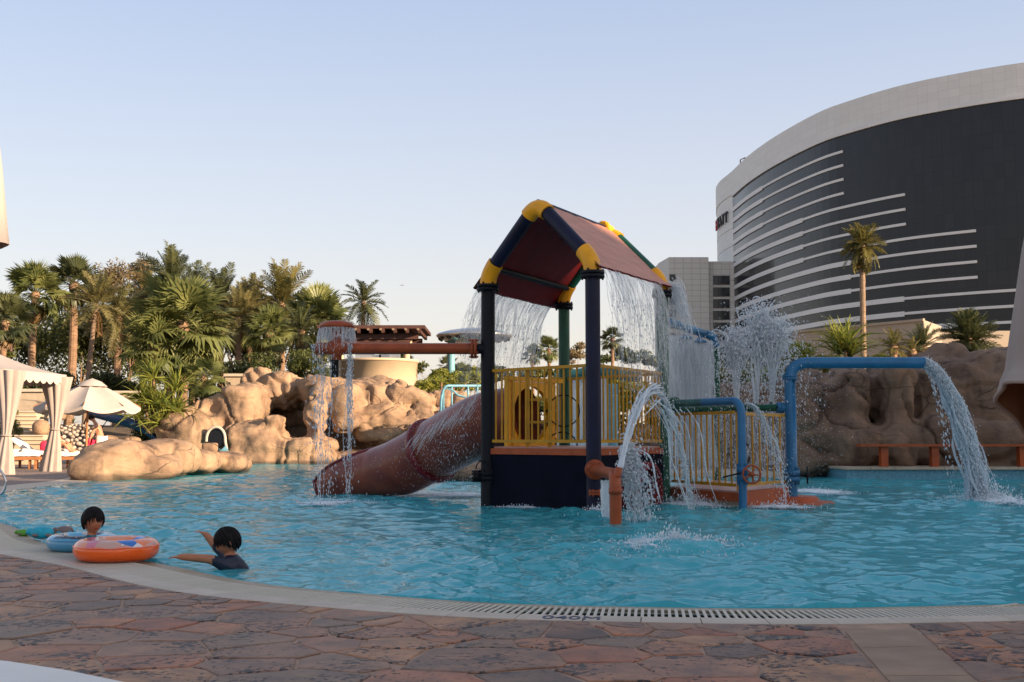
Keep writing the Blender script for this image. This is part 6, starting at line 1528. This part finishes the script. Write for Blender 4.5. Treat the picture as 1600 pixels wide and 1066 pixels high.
# spray around (drops over the slide and near the tall pipe)
o = water_thing('drifting_drops', 'loose drops drifting over the tube slide and beside the blue pipes', 'spray'); rg = random.Random(35); mb = MB()
for i in range(1500): q = P(rg.gauss(690,45), rg.gauss(690,45), rg.uniform(17.2,18.6)); (drop(mb, q, rg.uniform(.003,.007), 1.5, V(0,0,1)) if q.z > .02 else None)
for i in range(700): q = P(rg.gauss(1265,25), rg.uniform(570,740), rg.uniform(17.5,20)); drop(mb, q, rg.uniform(.003,.008), 1.3, V(0,0,1))
for i in range(900): q = P(rg.gauss(1150,40), rg.uniform(540,780), rg.uniform(17.5,18.8)); (drop(mb, q, rg.uniform(.003,.007), 1.5, V(0,0,1)) if q.z > .02 else None)
mb.build('drops', MT['drop'], o)
# water trickling along the tube slide
mb = MB()
for i in range(80):
    u = rg.uniform(640,752); j = np.interp(u, [643,693,752], [676,648,612]); v = j+abs(rg.gauss(0,12)); Y = np.interp(u, [643,752], [19.2,18.2])-.25; q = P(u,v,Y); mb.tube([q+V(-.05*k,-.05*k*.3,-.05*k-.01*k*k) for k in range(4)], [.001,.005,.005,.001], 4, cap=False)
mb.build('threads', MT['thin'], o)
# foam where water lands
def foammat():
    m, nt, N, L, B = newmat('white_foam'); B.inputs['Base Color'].default_value = (.80,.86,.90,1); B.inputs['Roughness'].default_value = .6
    geo = N.new('ShaderNodeNewGeometry'); nz = N.new('ShaderNodeTexNoise'); nz.inputs['Scale'].default_value = 7; nz.inputs['Detail'].default_value = 8; nz.inputs['Roughness'].default_value = .7; L.new(geo.outputs['Position'], nz.inputs['Vector'])
    uv = N.new('ShaderNodeUVMap'); ln = N.new('ShaderNodeVectorMath'); ln.operation = 'LENGTH'; L.new(uv.outputs[0], ln.inputs[0])
    mr = N.new('ShaderNodeMapRange'); mr.inputs[1].default_value = .05; mr.inputs[2].default_value = 1; mr.inputs[3].default_value = .40; mr.inputs[4].default_value = -.28; L.new(ln.outputs['Value'], mr.inputs[0])
    ad = N.new('ShaderNodeMath'); ad.operation = 'ADD'; L.new(nz.outputs[0], ad.inputs[0]); L.new(mr.outputs[0], ad.inputs[1])
    r2 = N.new('ShaderNodeMapRange'); r2.inputs[1].default_value = .46; r2.inputs[2].default_value = .74; r2.inputs[4].default_value = .9; L.new(ad.outputs[0], r2.inputs[0])
    tr = N.new('ShaderNodeBsdfTransparent'); mx = N.new('ShaderNodeMixShader'); L.new(r2.outputs[0], mx.inputs[0]); L.new(tr.outputs[0], mx.inputs[1]); L.new(B.outputs[0], mx.inputs[2]); L.new(mx.outputs[0], N['Material Output'].inputs[0]); return m
MT['foam'] = foammat()
def foam(c, rx, ry, label, hgt=.05, nd=500, up=.25, seed=1):
    rg = random.Random(seed); o = empty('splash_foam', (c.x,c.y,0), label=label, cat='foam', kind='stuff'); mb = MB(); n, m = 14, 48; vs = []; uv = []
    for j in range(n+1):
        for i in range(m):
            t = j/n; th = 2*pi*i/m; x, y = rx*t*cos(th), ry*t*sin(th)
            vs.append((c.x+x, c.y+y, .022+hgt*(1-t)**1.5*(.5+.8*noise.noise(Vector((x*6,y*6,seed)))) )); uv.append((t*cos(th), t*sin(th)))
    mb.add(vs, [(j*m+i, j*m+(i+1)%m, (j+1)*m+(i+1)%m, (j+1)*m+i) for j in range(n) for i in range(m)], True)
    f = mb.build('foam', MT['foam'], o); lay = f.data.uv_layers.new(name='UVMap')
    for l in f.data.loops: lay.data[l.index].uv = uv[l.vertex_index]
    mb = MB()
    for _ in range(nd):
        t = abs(rg.gauss(0,.45)); th = rg.uniform(0,2*pi); drop(mb, Vector((c.x+rx*t*cos(th), c.y+ry*t*sin(th), .02+abs(rg.gauss(0,up))*max(0.05,(1-t)))), rg.uniform(.004,.014), 1.4, V(0,0,1))
    mb.build('drops', MT['dropw'], o)
foam(G(1055,855), .80, 1.05, 'wide white foam patch on the water in front of the tower', .07, 1500, .07, 1)
foam(G(520,789), 1.1, 1.0, 'faint white foam under the mushroom sprayer', .04, 200, .05, 2)
foam(V(P(1548,775,17.8).x,17.6,0), .80, 1.6, 'white foam where the tall blue pipe cascade lands', .14, 1500, .14, 3)
foam(G(935,803), .45, .8, 'white foam at the foot of the navy front post', .06, 400, .05, 4)
foam(G(1085,792), 1.1, 1.1, 'white foam along the low platform and green post', .08, 1100, .12, 5)
foam(G(1215,795), .8, .6, 'thin foam rim at the round orange step', .05, 350, .05, 6)
foam(G(700,775), 1.6, 1.6, 'soft foam around the lower end of the tube slide', .03, 200, .04, 7)
foam(G(1280,770), .9, 2.0, 'pale foam right of the tall blue pipe', .03, 150, .05, 8)
foam(G(835,795), .9, .6, 'narrow foam line along the tower skirt', .03, 250, .04, 9)
# ------------------------------------------------------------ people
def skin_mesh(joints, edges, radii, root=0, sub=1):
    me = bpy.data.meshes.new('t'); me.from_pydata(joints, edges, []); o = bpy.data.objects.new('t', me); COL.objects.link(o)
    md = o.modifiers.new('k', 'SKIN'); md.use_smooth_shade = True
    for i, r in enumerate(radii): me.skin_vertices[0].data[i].radius = (r, r) if not isinstance(r, tuple) else r
    me.skin_vertices[0].data[root].use_root = True
    s_ = o.modifiers.new('s', 'SUBSURF'); s_.levels = sub; s_.render_levels = sub
    bpy.context.view_layer.update()
    m2 = bpy.data.meshes.new_from_object(o.evaluated_get(bpy.context.evaluated_depsgraph_get())); bpy.data.objects.remove(o)
    vs = [v.co.copy() for v in m2.vertices]; fs = [tuple(p.vertices) for p in m2.polygons]; bpy.data.meshes.remove(m2); return vs, fs
def head_pts(h):
    """head of height h centred at the origin, looking along +X; returns verts, faces"""
    n, m = 28, 36; vs = []
    for j in range(n+1):
        ph = -pi/2+pi*j/n
        for i in range(m):
            th = 2*pi*i/m; x, y, z = cos(ph)*cos(th), cos(ph)*sin(th), sin(ph)
            q = Vector((x*.44, y*.365, z*.5))
            if z < 0:  # jaw: narrower, pushed forward
                k = 1-.30*(-z)**1.3; q.y *= k*(1-.06*max(0,x)); q.x = q.x*(1-.20*(-z)) + .045*(-z)
                if x < 0: q.x *= 1-.28*(-z)
            if x > 0:
                g = lambda yy, zz, sy, sz: math.exp(-((y*.365-yy)/sy)**2-((z*.5-zz)/sz)**2)
                q.x += .075*g(0,-.10,.040,.065)+.03*g(0,-.03,.03,.07)      # nose
                q.x -= .030*(g(.12,.0,.055,.035)+g(-.12,.0,.055,.035))       # eye sockets
                q.x += .018*(g(.11,.07,.09,.03)+g(-.11,.07,.09,.03))         # brow
                q.x += .022*g(0,-.235,.07,.022)+.020*g(0,-.275,.06,.02)-.012*g(0,-.255,.07,.008)  # lips
                q.x += .035*g(0,-.38,.07,.06)                                 # chin
                q.x += .020*(g(.17,-.14,.07,.08)+g(-.17,-.14,.07,.08))       # cheeks
            vs.append(q*h)
    fs = [(j*m+i, j*m+(i+1)%m, (j+1)*m+(i+1)%m, (j+1)*m+i) for j in range(n) for i in range(m)]
    return vs, fs
def hair_pts(h, rg, front=.20, back=-.30, thick=.026, seed=0):
    n, m = 26, 60; vs = []; fs = []
    for j in range(n+1):
        for i in range(m):
            th = 2*pi*i/m; c_ = cos(th)
            lim = back+(front-back)*(max(0,(c_+.15)/1.15))**.7; 
            if abs(sin(th)) > .55 and c_ > -.1: lim = min(lim, .02+.12*c_)
            lim += .05*sin(11*th+seed)+.03*sin(23*th)
            ph0 = math.asin(max(-.98, min(.9, lim*2))); ph = ph0+(pi/2-ph0)*j/n
            x, y, z = cos(ph)*c_, cos(ph)*sin(th), sin(ph); t = (thick+.02*sin(14*th+seed+2*z)+.012*sin(31*th))*(1-.35*(j == 0))
            vs.append(Vector((x*(.44+t), y*(.365+t), z*(.5+t*1.0)))*h)
    fs = [(j*m+i, j*m+(i+1)%m, (j+1)*m+(i+1)%m, (j+1)*m+i) for j in range(n) for i in range(m)]
    k = len(vs); vs += [q*.93 for q in vs[:m]]; fs += [(i, k+i, k+(i+1)%m, (i+1)%m) for i in range(m)]
    return vs, fs
def hand(wrist, d, up, s, curl=.5, side=1):
    """palm and five bent fingers as skin chains; s = hand length; returns joints, edges, radii with joint 0 at the wrist"""
    d = d.normalized(); up = (up-d*up.dot(d)).normalized(); sd = d.cross(up)*side
    J = [wrist, wrist+d*s*.22, wrist+d*s*.42]; E = [(0,1),(1,2)]; Rr = [(s*.14,s*.10),(s*.20,s*.10),(s*.21,s*.09)]
    for k, (o_, l_) in enumerate(((-.19,.46),(-.065,.54),(.065,.50),(.19,.38))):
        b = wrist+d*s*.46+sd*s*o_; i = len(J); J.append(b); E.append((2,i)); Rr.append((s*.062,s*.062)); dd = d.copy(); p = b
        for q in range(3):
            dd = (dd-up*curl*(.35+.2*q)).normalized(); p = p+dd*s*l_/3; J.append(p); E.append((len(J)-2,len(J)-1)); Rr.append((s*(.055-.008*q),)*2)
    b = wrist+d*s*.14-sd*s*.16; i = len(J); J.append(b); E.append((1,i)); Rr.append((s*.075,)*2)
    for q in range(2): b = b+(d*.7-sd*.65-up*.2*q*curl).normalized()*s*.17; J.append(b); E.append((len(J)-2,len(J)-1)); Rr.append((s*.06,)*2)
    return J, E, Rr
def person(name, loc, label, joints, edges, radii, head_c, head_h, look, tilt, hands, matf, mats, hair=None, voxel=.010, root=0, neck=None):
    o = empty(name, loc, label=label, cat='person')
    J = [Vector(j) for j in joints]; E = list(edges); Rr = [(r, r) if not isinstance(r, tuple) else r for r in radii]
    for wj, d, up, s, curl, side in hands:
        a, b, c = hand(J[wj], Vector(d), Vector(up), s, curl, side); k = len(J)
        J += a[1:]; E += [((wj if p == 0 else k+p-1), (wj if q == 0 else k+q-1)) for p, q in b]; Rr += c[1:]
    vs, fs = skin_mesh([tuple(j) for j in J], E, Rr, root, 1)
    mb = MB(); mb.add(vs, fs)
    Mh = Matrix.Translation(head_c) @ Matrix.Rotation(look, 4, 'Z') @ Matrix.Rotation(tilt, 4, 'Y')
    hv, hf = head_pts(head_h); mb.add([Mh @ v for v in hv], hf)
    for s in (-1, 1): mb.ell(Mh @ Vector((-.02*head_h, s*.375*head_h, -.04*head_h)), (.075*head_h,.035*head_h,.11*head_h), 10, 6, Mh.to_3x3())
    me = mb.mesh('t', mats[0]); t = bpy.data.objects.new('t', me); COL.objects.link(t)
    md = t.modifiers.new('r', 'REMESH'); md.mode = 'VOXEL'; md.voxel_size = voxel; sm = t.modifiers.new('s', 'SMOOTH'); sm.factor = .5; sm.iterations = 2
    bpy.context.view_layer.update(); m2 = bpy.data.meshes.new_from_object(t.evaluated_get(bpy.context.evaluated_depsgraph_get())); bpy.data.objects.remove(t)
    m2.materials.clear()
    for m_ in mats: m2.materials.append(m_)
    hr_ = head_h*.62
    for p in m2.polygons:
        p.use_smooth = True; c = p.center
        p.material_index = 0 if (c-Vector(head_c)).length < hr_*.85 else matf(c)
    m2.transform(W[o.name].inverted()); b = bpy.data.objects.new('body', m2); COL.objects.link(b); b.parent = o
    if hair:
        hv, hf = hair_pts(head_h, None, **hair); mb = MB(); mb.add([Mh @ v for v in hv], hf, True); mb.build('hair', MT['hair'], o)
    if hair:   # wet locks lying over the cap of hair
        rg = random.Random(hair.get('seed', 0)); mb = MB()
        for i in range(150):
            th = rg.uniform(-pi, pi); fr_ = cos(th); lo = (-.55 if fr_ < .2 else (.05 if fr_ > .6 else -.2))+rg.uniform(-.12,.14); hi = rg.uniform(.9,1.35); pts = []; dth = rg.gauss(0,.25)
            for k in range(7):
                ph = hi+(lo-hi)*k/6; tt = th+dth*k/6+.05*sin(k+i); t = .035+.012*sin(i*1.7); pts.append(Mh @ (Vector((cos(ph)*cos(tt)*(.44+t), cos(ph)*sin(tt)*(.365+t), sin(ph)*(.5+t)))*head_h))
            mb.tube(pts, [head_h*w for w in (.012,.022,.026,.026,.022,.015,.004)], 5)
        mb.build('hair_lock', MT['hair'], o)
    mb = MB()
    for s in (-1, 1): mb.ell(Mh @ Vector((.385*head_h, s*.12*head_h, .0)), (.022*head_h,.05*head_h,.020*head_h), 8, 6, Mh.to_3x3())
    mb.build('eye', MT['hair'], o)
    mb = MB()
    for s in (-1, 1): mb.tube([Mh @ Vector((.405*head_h, s*.05*head_h, .065*head_h)), Mh @ Vector((.40*head_h, s*.13*head_h, .085*head_h)), Mh @ Vector((.36*head_h, s*.19*head_h, .065*head_h))], head_h*.012, 5)
    mb.build('eyebrow', MT['hair'], o)
    mb = MB(); mb.tube([Mh @ Vector((.405*head_h*.95, s*.065*head_h, (-.255+abs(s)*.01)*head_h)) for s in (-1,-.5,0,.5,1)], head_h*.011, 5); mb.build('mouth', MT['dred'], o)
    return o
MT['wetrash'] = MT['navyc']
# child standing behind the rings, looking right
hc = P(145,814,9.55); hh = .215
X, Y_ = hc.x, hc.y; z0 = hc.z
J = [(X-.02,Y_,-.38),(X-.02,Y_,-.15),(X-.015,Y_,z0-.185),(X-.01,Y_,z0-.125),(X,Y_,z0-.06),
     (X-.075,Y_+.10,z0-.155),(X-.09,Y_+.15,z0-.34),(X+.0,Y_+.2,z0-.40),(X-.03,Y_-.115,z0-.155),(X+.0,Y_-.15,z0-.33),(X+.10,Y_-.14,z0-.38)]
E = [(0,1),(1,2),(2,3),(3,4),(2,5),(5,6),(6,7),(2,8),(8,9),(9,10)]
Rd = [.095,.10,(.10,.085),.045,.04,.048,.036,.026,.048,.036,.026]
person('person', (X,Y_,-.4), 'child with wet black hair in a teal swim shirt behind the rings, looking right', J, E, Rd, (X,Y_,z0), hh, R(-48), R(4),
       [(7,(1,.2,-.1),(0,0,1),.10,.4,1),(10,(1,0,-.1),(0,0,1),.10,.4,-1)], lambda c: 1 if c.z < z0-.112 else 0, [MT['skink'],MT['teal']], dict(front=.20,back=-.26,seed=1), voxel=.0075)
# child in the navy shirt reaching left
hc = P(356,846,9.05); hh = .215; X, Y_, z0 = hc.x+.0, hc.y, hc.z
hl = P(283,870,8.9); hu = P(318,834,9.25); el = P(333,872,8.95); eu = P(338,853,9.2)
J = [(X+.22,Y_+.08,-.30),(X+.16,Y_+.04,-.16),(X+.05,Y_+.01,z0-.165),(X+.02,Y_,z0-.11),(X+.0,Y_,z0-.05),
     (X-.02,Y_-.10,z0-.165),(el.x,el.y,el.z-.01),(hl.x,hl.y,hl.z),(X+.0,Y_+.11,z0-.15),(eu.x+.02,eu.y+.02,eu.z-.04),(hu.x+.02,hu.y,hu.z-.005),(X+.34,Y_+.12,-.30)]
E = [(0,1),(1,2),(2,3),(3,4),(2,5),(5,6),(6,7),(2,8),(8,9),(9,10),(0,11)]
Rd = [.09,.10,(.10,.09),.05,.042,.056,.042,.030,.054,.040,.030,.07]
person('person', (X,Y_,-.4), 'child in a dark navy swim shirt reaching one arm out over the water', J, E, Rd, (X,Y_,z0), hh, R(-152), R(26),
       [(7,(-1,-.1,-.05),(0,0,1),.115,.3,1),(10,(-.75,-.1,.35),(.4,0,1),.11,.7,-1)],
       lambda c: 1 if (c.x > el.x+.0 and c.z < z0-.10 and not (c.x < el.x+.02)) or (c.x > eu.x-.03 and c.z < eu.z+.01 and c.y > Y_+.05) or (c.z < z0-.12 and c.x > el.x) else 0, [MT['skink'],MT['navyc']], dict(front=.16,back=-.36,thick=.028,seed=3), voxel=.0075)
# standing man wrapped in a white towel, bending over a red towel
fm = P(157,712,39.0); X, Y_ = fm.x, 39.0; zb = .1; 
hd = P(144,653,39); top_ = P(152,662,39)
J = [(X,Y_,.95),(X-.02,Y_,1.12),(X-.08,Y_,1.34),(X-.20,Y_,1.47),(hd.x+.02,Y_,hd.z-.03),(X+.02,Y_-.14,.5),(X+.02,Y_-.14,.12),(X+.08,Y_+.14,.5),(X+.08,Y_+.14,.12),
     (X-.10,Y_-.20,1.36),(X-.24,Y_-.24,1.12),(X-.30,Y_-.2,.88),(X-.10,Y_+.20,1.36),(X-.26,Y_+.22,1.12),(X-.36,Y_+.15,.90),(X-.08,Y_-.16,.09),(X-.02,Y_+.14,.09)]
E = [(0,1),(1,2),(2,3),(3,4),(0,5),(5,6),(0,7),(7,8),(2,9),(9,10),(10,11),(2,12),(12,13),(13,14),(6,15),(8,16)]
Rd = [(.16,.12),(.145,.11),(.17,.12),.07,.06,.08,.045,.08,.045,.065,.045,.032,.065,.045,.032,.04,.04]
mo_ = person('person', (X,Y_,.03), 'bare backed man in a white waist towel bending beside the parasol', J, E, Rd, (hd.x,Y_,hd.z), .235, R(190), R(40), [(11,(-.3,0,-1),(0,-1,0),.17,.4,1),(14,(-.3,0,-1),(0,1,0),.17,.4,-1)], lambda c: 0, [MT['skin']], dict(front=.2,back=-.2,seed=2), voxel=.014)
mb = MB(); n, m = 14, 28; vs = []
for j in range(n+1):
    t = j/n; z = 1.06-.72*t
    for i in range(m):
        th = 2*pi*i/m; k = 1+.06*sin(5*th+t*2); vs.append((X+.02+(.185+.05*t)*cos(th)*k, Y_+(.165+.07*t)*sin(th)*k, z+.02*sin(2*th)))
mb.add(vs, [(j*m+i, j*m+(i+1)%m, (j+1)*m+(i+1)%m, (j+1)*m+i) for j in range(n) for i in range(m)], True); mb.build('waist_towel', MT['towel'], mo_)
mb = MB(); vs = []; n, m = 12, 10
for j in range(n+1):
    for i in range(m+1):
        vs.append((X-.42+.30*i/m+.03*sin(j*.7), Y_-.22+.05*sin(i*1.5+j*.4), .96-.62*j/n-(.05*sin(i*.9))))
vs2 = [(x, y+.03, z) for x, y, z in vs]
f_ = [(j*(m+1)+i, j*(m+1)+i+1, (j+1)*(m+1)+i+1, (j+1)*(m+1)+i) for j in range(n) for i in range(m)]
mb.add(vs, f_, True); mb.add(vs2, [q[::-1] for q in f_], True)
mb.build('pink_towel', MT['pinkc'], None, label='hot pink towel held by the bending man', cat='towel')
# seated bather on the lounger
sx = P(88,703,36.3); X, Y_, zs = sx.x, 36.2, .56
hd = P(92,681,36.2)
J = [(X,Y_,zs+.10),(X+.02,Y_,zs+.30),(X+.03,Y_,zs+.50),(X+.08,Y_,zs+.58),(hd.x,Y_,hd.z+.0),(X+.30,Y_-.12,zs+.30),(X+.52,Y_-.12,zs+.03),(X+.34,Y_+.12,zs+.22),(X+.56,Y_+.12,zs+.03),
     (X+.03,Y_-.19,zs+.44),(X+.17,Y_-.24,zs+.25),(X+.34,Y_-.18,zs+.30),(X+.03,Y_+.19,zs+.44),(X+.17,Y_+.22,zs+.25),(X+.34,Y_+.16,zs+.28),(X+.66,Y_-.12,zs+.02),(X+.68,Y_+.12,zs+.02)]
E = [(0,1),(1,2),(2,3),(3,4),(0,5),(5,6),(0,7),(7,8),(2,9),(9,10),(10,11),(2,12),(12,13),(13,14),(6,15),(8,16)]
Rd = [(.17,.13),(.15,.11),(.17,.12),.07,.055,.085,.05,.085,.05,.06,.042,.032,.06,.042,.032,.035,.035]
person('person', (X,Y_,zs), 'bare shouldered bather sitting hunched on the lounger beside the cabana curtain', J, E, Rd, (hd.x,Y_,hd.z+.02), .225, R(10), R(25), [(11,(1,.2,-.3),(0,0,1),.16,.5,1),(14,(1,-.2,-.3),(0,0,1),.16,.5,-1)], lambda c: 1 if (c.z < zs+.17 and c.x < X+.28) else 0, [MT['skin'],MT['navyc']], dict(front=.2,back=-.3,seed=5), voxel=.014)
rx_ = P(69,699,37.2)
mb = MB(); mb.ell((rx_.x,37.2,.72), (.13,.11,.18), 14, 9, e=.8); mb.ell((rx_.x-.03,37.15,.55), (.20,.12,.07), 12, 7); mb.build('red_towel', MT['pinkc'], None, label='crumpled red towel on the lounger behind the cabana curtain', cat='towel')

# ------------------------------------------------------------ swim rings and toys
def ringmat(name, low, top, scheme):
    m, nt, N, L, B = newmat(name); tc = N.new('ShaderNodeTexCoord'); sx = N.new('ShaderNodeSeparateXYZ'); L.new(tc.outputs['Object'], sx.inputs[0])
    # printed film: low = solid colour, upper side = pale print with coloured shapes
    vo = N.new('ShaderNodeTexVoronoi'); vo.inputs['Scale'].default_value = 5.5; L.new(tc.outputs['Object'], vo.inputs['Vector'])
    rp = N.new('ShaderNodeValToRGB'); rp.color_ramp.interpolation = 'CONSTANT'; e = rp.color_ramp.elements
    e[0].position = 0; e[0].color = (*top, 1); e[1].position = .86; e[1].color = (.75,.72,.72,1)
    for p, c in scheme: k = e.new(p); k.color = (*c, 1)
    sp_c = N.new('ShaderNodeSeparateColor'); L.new(vo.outputs['Color'], sp_c.inputs[0]); L.new(sp_c.outputs[0], rp.inputs[0])
    v2 = N.new('ShaderNodeTexVoronoi'); v2.inputs['Scale'].default_value = 17; L.new(tc.outputs['Object'], v2.inputs['Vector'])
    dt = N.new('ShaderNodeMapRange'); dt.inputs[1].default_value = .12; dt.inputs[2].default_value = .16; dt.inputs[3].default_value = 1; dt.inputs[4].default_value = 0; L.new(v2.outputs['Distance'], dt.inputs[0])
    md = N.new('ShaderNodeMix'); md.data_type = 'RGBA'; L.new(dt.outputs[0], md.inputs[0]); L.new(rp.outputs[0], md.inputs[6]); md.inputs[7].default_value = (.78,.76,.80,1)
    nz = N.new('ShaderNodeTexNoise'); nz.inputs['Scale'].default_value = 9; L.new(tc.outputs['Object'], nz.inputs['Vector'])
    ad = N.new('ShaderNodeMath'); ad.operation = 'MULTIPLY_ADD'; L.new(nz.outputs[0], ad.inputs[0]); ad.inputs[1].default_value = .03; L.new(sx.outputs[2], ad.inputs[2])
    mr = N.new('ShaderNodeMapRange'); mr.inputs[1].default_value = .128; mr.inputs[2].default_value = .138; L.new(ad.outputs[0], mr.inputs[0])
    mx = N.new('ShaderNodeMix'); mx.data_type = 'RGBA'; L.new(mr.outputs[0], mx.inputs[0]); mx.inputs[6].default_value = (*low, 1); L.new(md.outputs[2], mx.inputs[7])
    L.new(mx.outputs[2], B.inputs['Base Color']); B.inputs['Roughness'].default_value = .25; B.inputs['Coat Weight'].default_value = .4
    B.inputs['Subsurface Weight'].default_value = .25; B.inputs['Subsurface Radius'].default_value = (.06,.03,.02); return m
def swimring(c, Rm, rt, mat, label, tilt=0, seamc='creamtile'):
    o = empty('swim_ring', c, label=label, cat='swim ring'); M = W[o.name]
    mb = MB(); n, m = 120, 22; vs = []
    for i in range(n):
        a = 2*pi*i/n; 
        for j in range(m):
            b = 2*pi*j/m; pk = 1-.035*abs(sin(a*26))*max(0,1-abs(sin(b))*1.6)
            r_ = rt*pk; rad = Rm+r_*cos(b); z = rt*.92*sin(b)+rt*.92
            vs.append(M @ Vector((rad*cos(a), rad*sin(a), z+tilt*rad*cos(a))))
    mb.add(vs, [(i*m+j, ((i+1)%n)*m+j, ((i+1)%n)*m+(j+1)%m, i*m+(j+1)%m) for i in range(n) for j in range(m)], True); mb.build('tube', mat, o)
    mb = MB(); mb.tube([M @ Vector(((Rm+rt*1.005)*cos(a), (Rm+rt*1.005)*sin(a), rt*.92+tilt*Rm*cos(a)+.03)) for a in [2*pi*i/80 for i in range(80)]], .0035, 4, closed=True); mb.build('seam', mat, o)
    mb = MB(); mb.lathe([(.014,0),(.014,.02),(.006,.025)], M @ Vector((Rm*cos(-1.9), Rm*sin(-1.9), rt*1.84)), 10); mb.build('valve', MT['white'], o); return o
om = ringmat('orange_printed_vinyl', (1.0,.14,.010), (.86,.24,.09), ((.22,(.62,.36,.30)),(.38,(.66,.20,.28)),(.46,(.80,.30,.16)),(.62,(.03,.18,.55)),(.72,(.80,.30,.18))))
bm2 = ringmat('blue_printed_vinyl', (.10,.36,.56), (.13,.42,.62), ((.35,(.03,.03,.05)),(.45,(.15,.45,.65)),(.8,(.55,.45,.42))))
cr_ = G(168,879,.03); wv = 143/F*cr_.y
swimring(Vector((cr_.x, cr_.y+.20, .032)), .238, .092, om, 'bright orange inflatable swim ring with a pink and blue printed top')
cb_ = G(128,862,.03); swimring(Vector((cb_.x-.06, cb_.y+.18, .028)), .225, .075, bm2, 'pale blue inflatable swim ring mostly behind the orange one')
def toy(name, label, c, r, mat, mat2):
    o = empty(name, c, label=label, cat='pool toy'); rg = random.Random(int(c.x*100)); mb = MB(); mb.ell(c+Vector((0,0,r*.5)), (r*1.5,r,r*.8), 14, 8, e=.85); mb.ell(c+Vector((-r*1.5,.0,r*.6)), (r*.6,r*.5,r*.5), 12, 7); mb.build('body', mat, o)
    mb = MB()
    for k in range(4): mb.ell(c+Vector((r*(1.2 if k % 2 else -.5), r*(.8 if k < 2 else -.8), r*.25)), (r*.5,r*.3,r*.22), 10, 6)
    mb.build('trim', mat2, o)
MT['toyg'] = pbr('green_toy_plastic', (.10,.32,.03), .35, .1, 6, .02); MT['toyb'] = pbr('turquoise_toy_fabric', (.02,.36,.50), .5, .25, 20, .3); MT['toyk'] = pbr('grey_brown_toy', (.20,.14,.13), .5, .2, 9, .1)
g_ = G(37,836,.02); toy('pool_toy', 'small green pool toy on the rim left of the rings', g_+Vector((0,.0,0)), .045, MT['toyg'], MT['toyk'])
g_ = G(60,843,.02); toy('pool_toy', 'crumpled turquoise toy on the rim beside the blue ring', g_+Vector((0,.08,.02)), .075, MT['toyb'], MT['toyk'])
g_ = G(82,843,.0); toy('pool_toy', 'greyish brown toy half hidden behind the blue ring', g_+Vector((.0,.30,.03)), .06, MT['toyk'], MT['toyb'])
# far bird
p = P(628,446,220); mb = MB(); mb.add([p, p+V(-.5,0,.06), p+V(-.25,0,.08), p+V(.5,0,.05), p+V(.25,0,.08), p+V(0,.1,-.04)], [(0,5,1),(0,1,2),(0,3,5),(0,4,3)]); mb.ell(p, (.16,.08,.05), 8, 5); mb.build('bird', MT['black'], None, label='tiny dark bird in the pale sky above the bar', cat='bird')
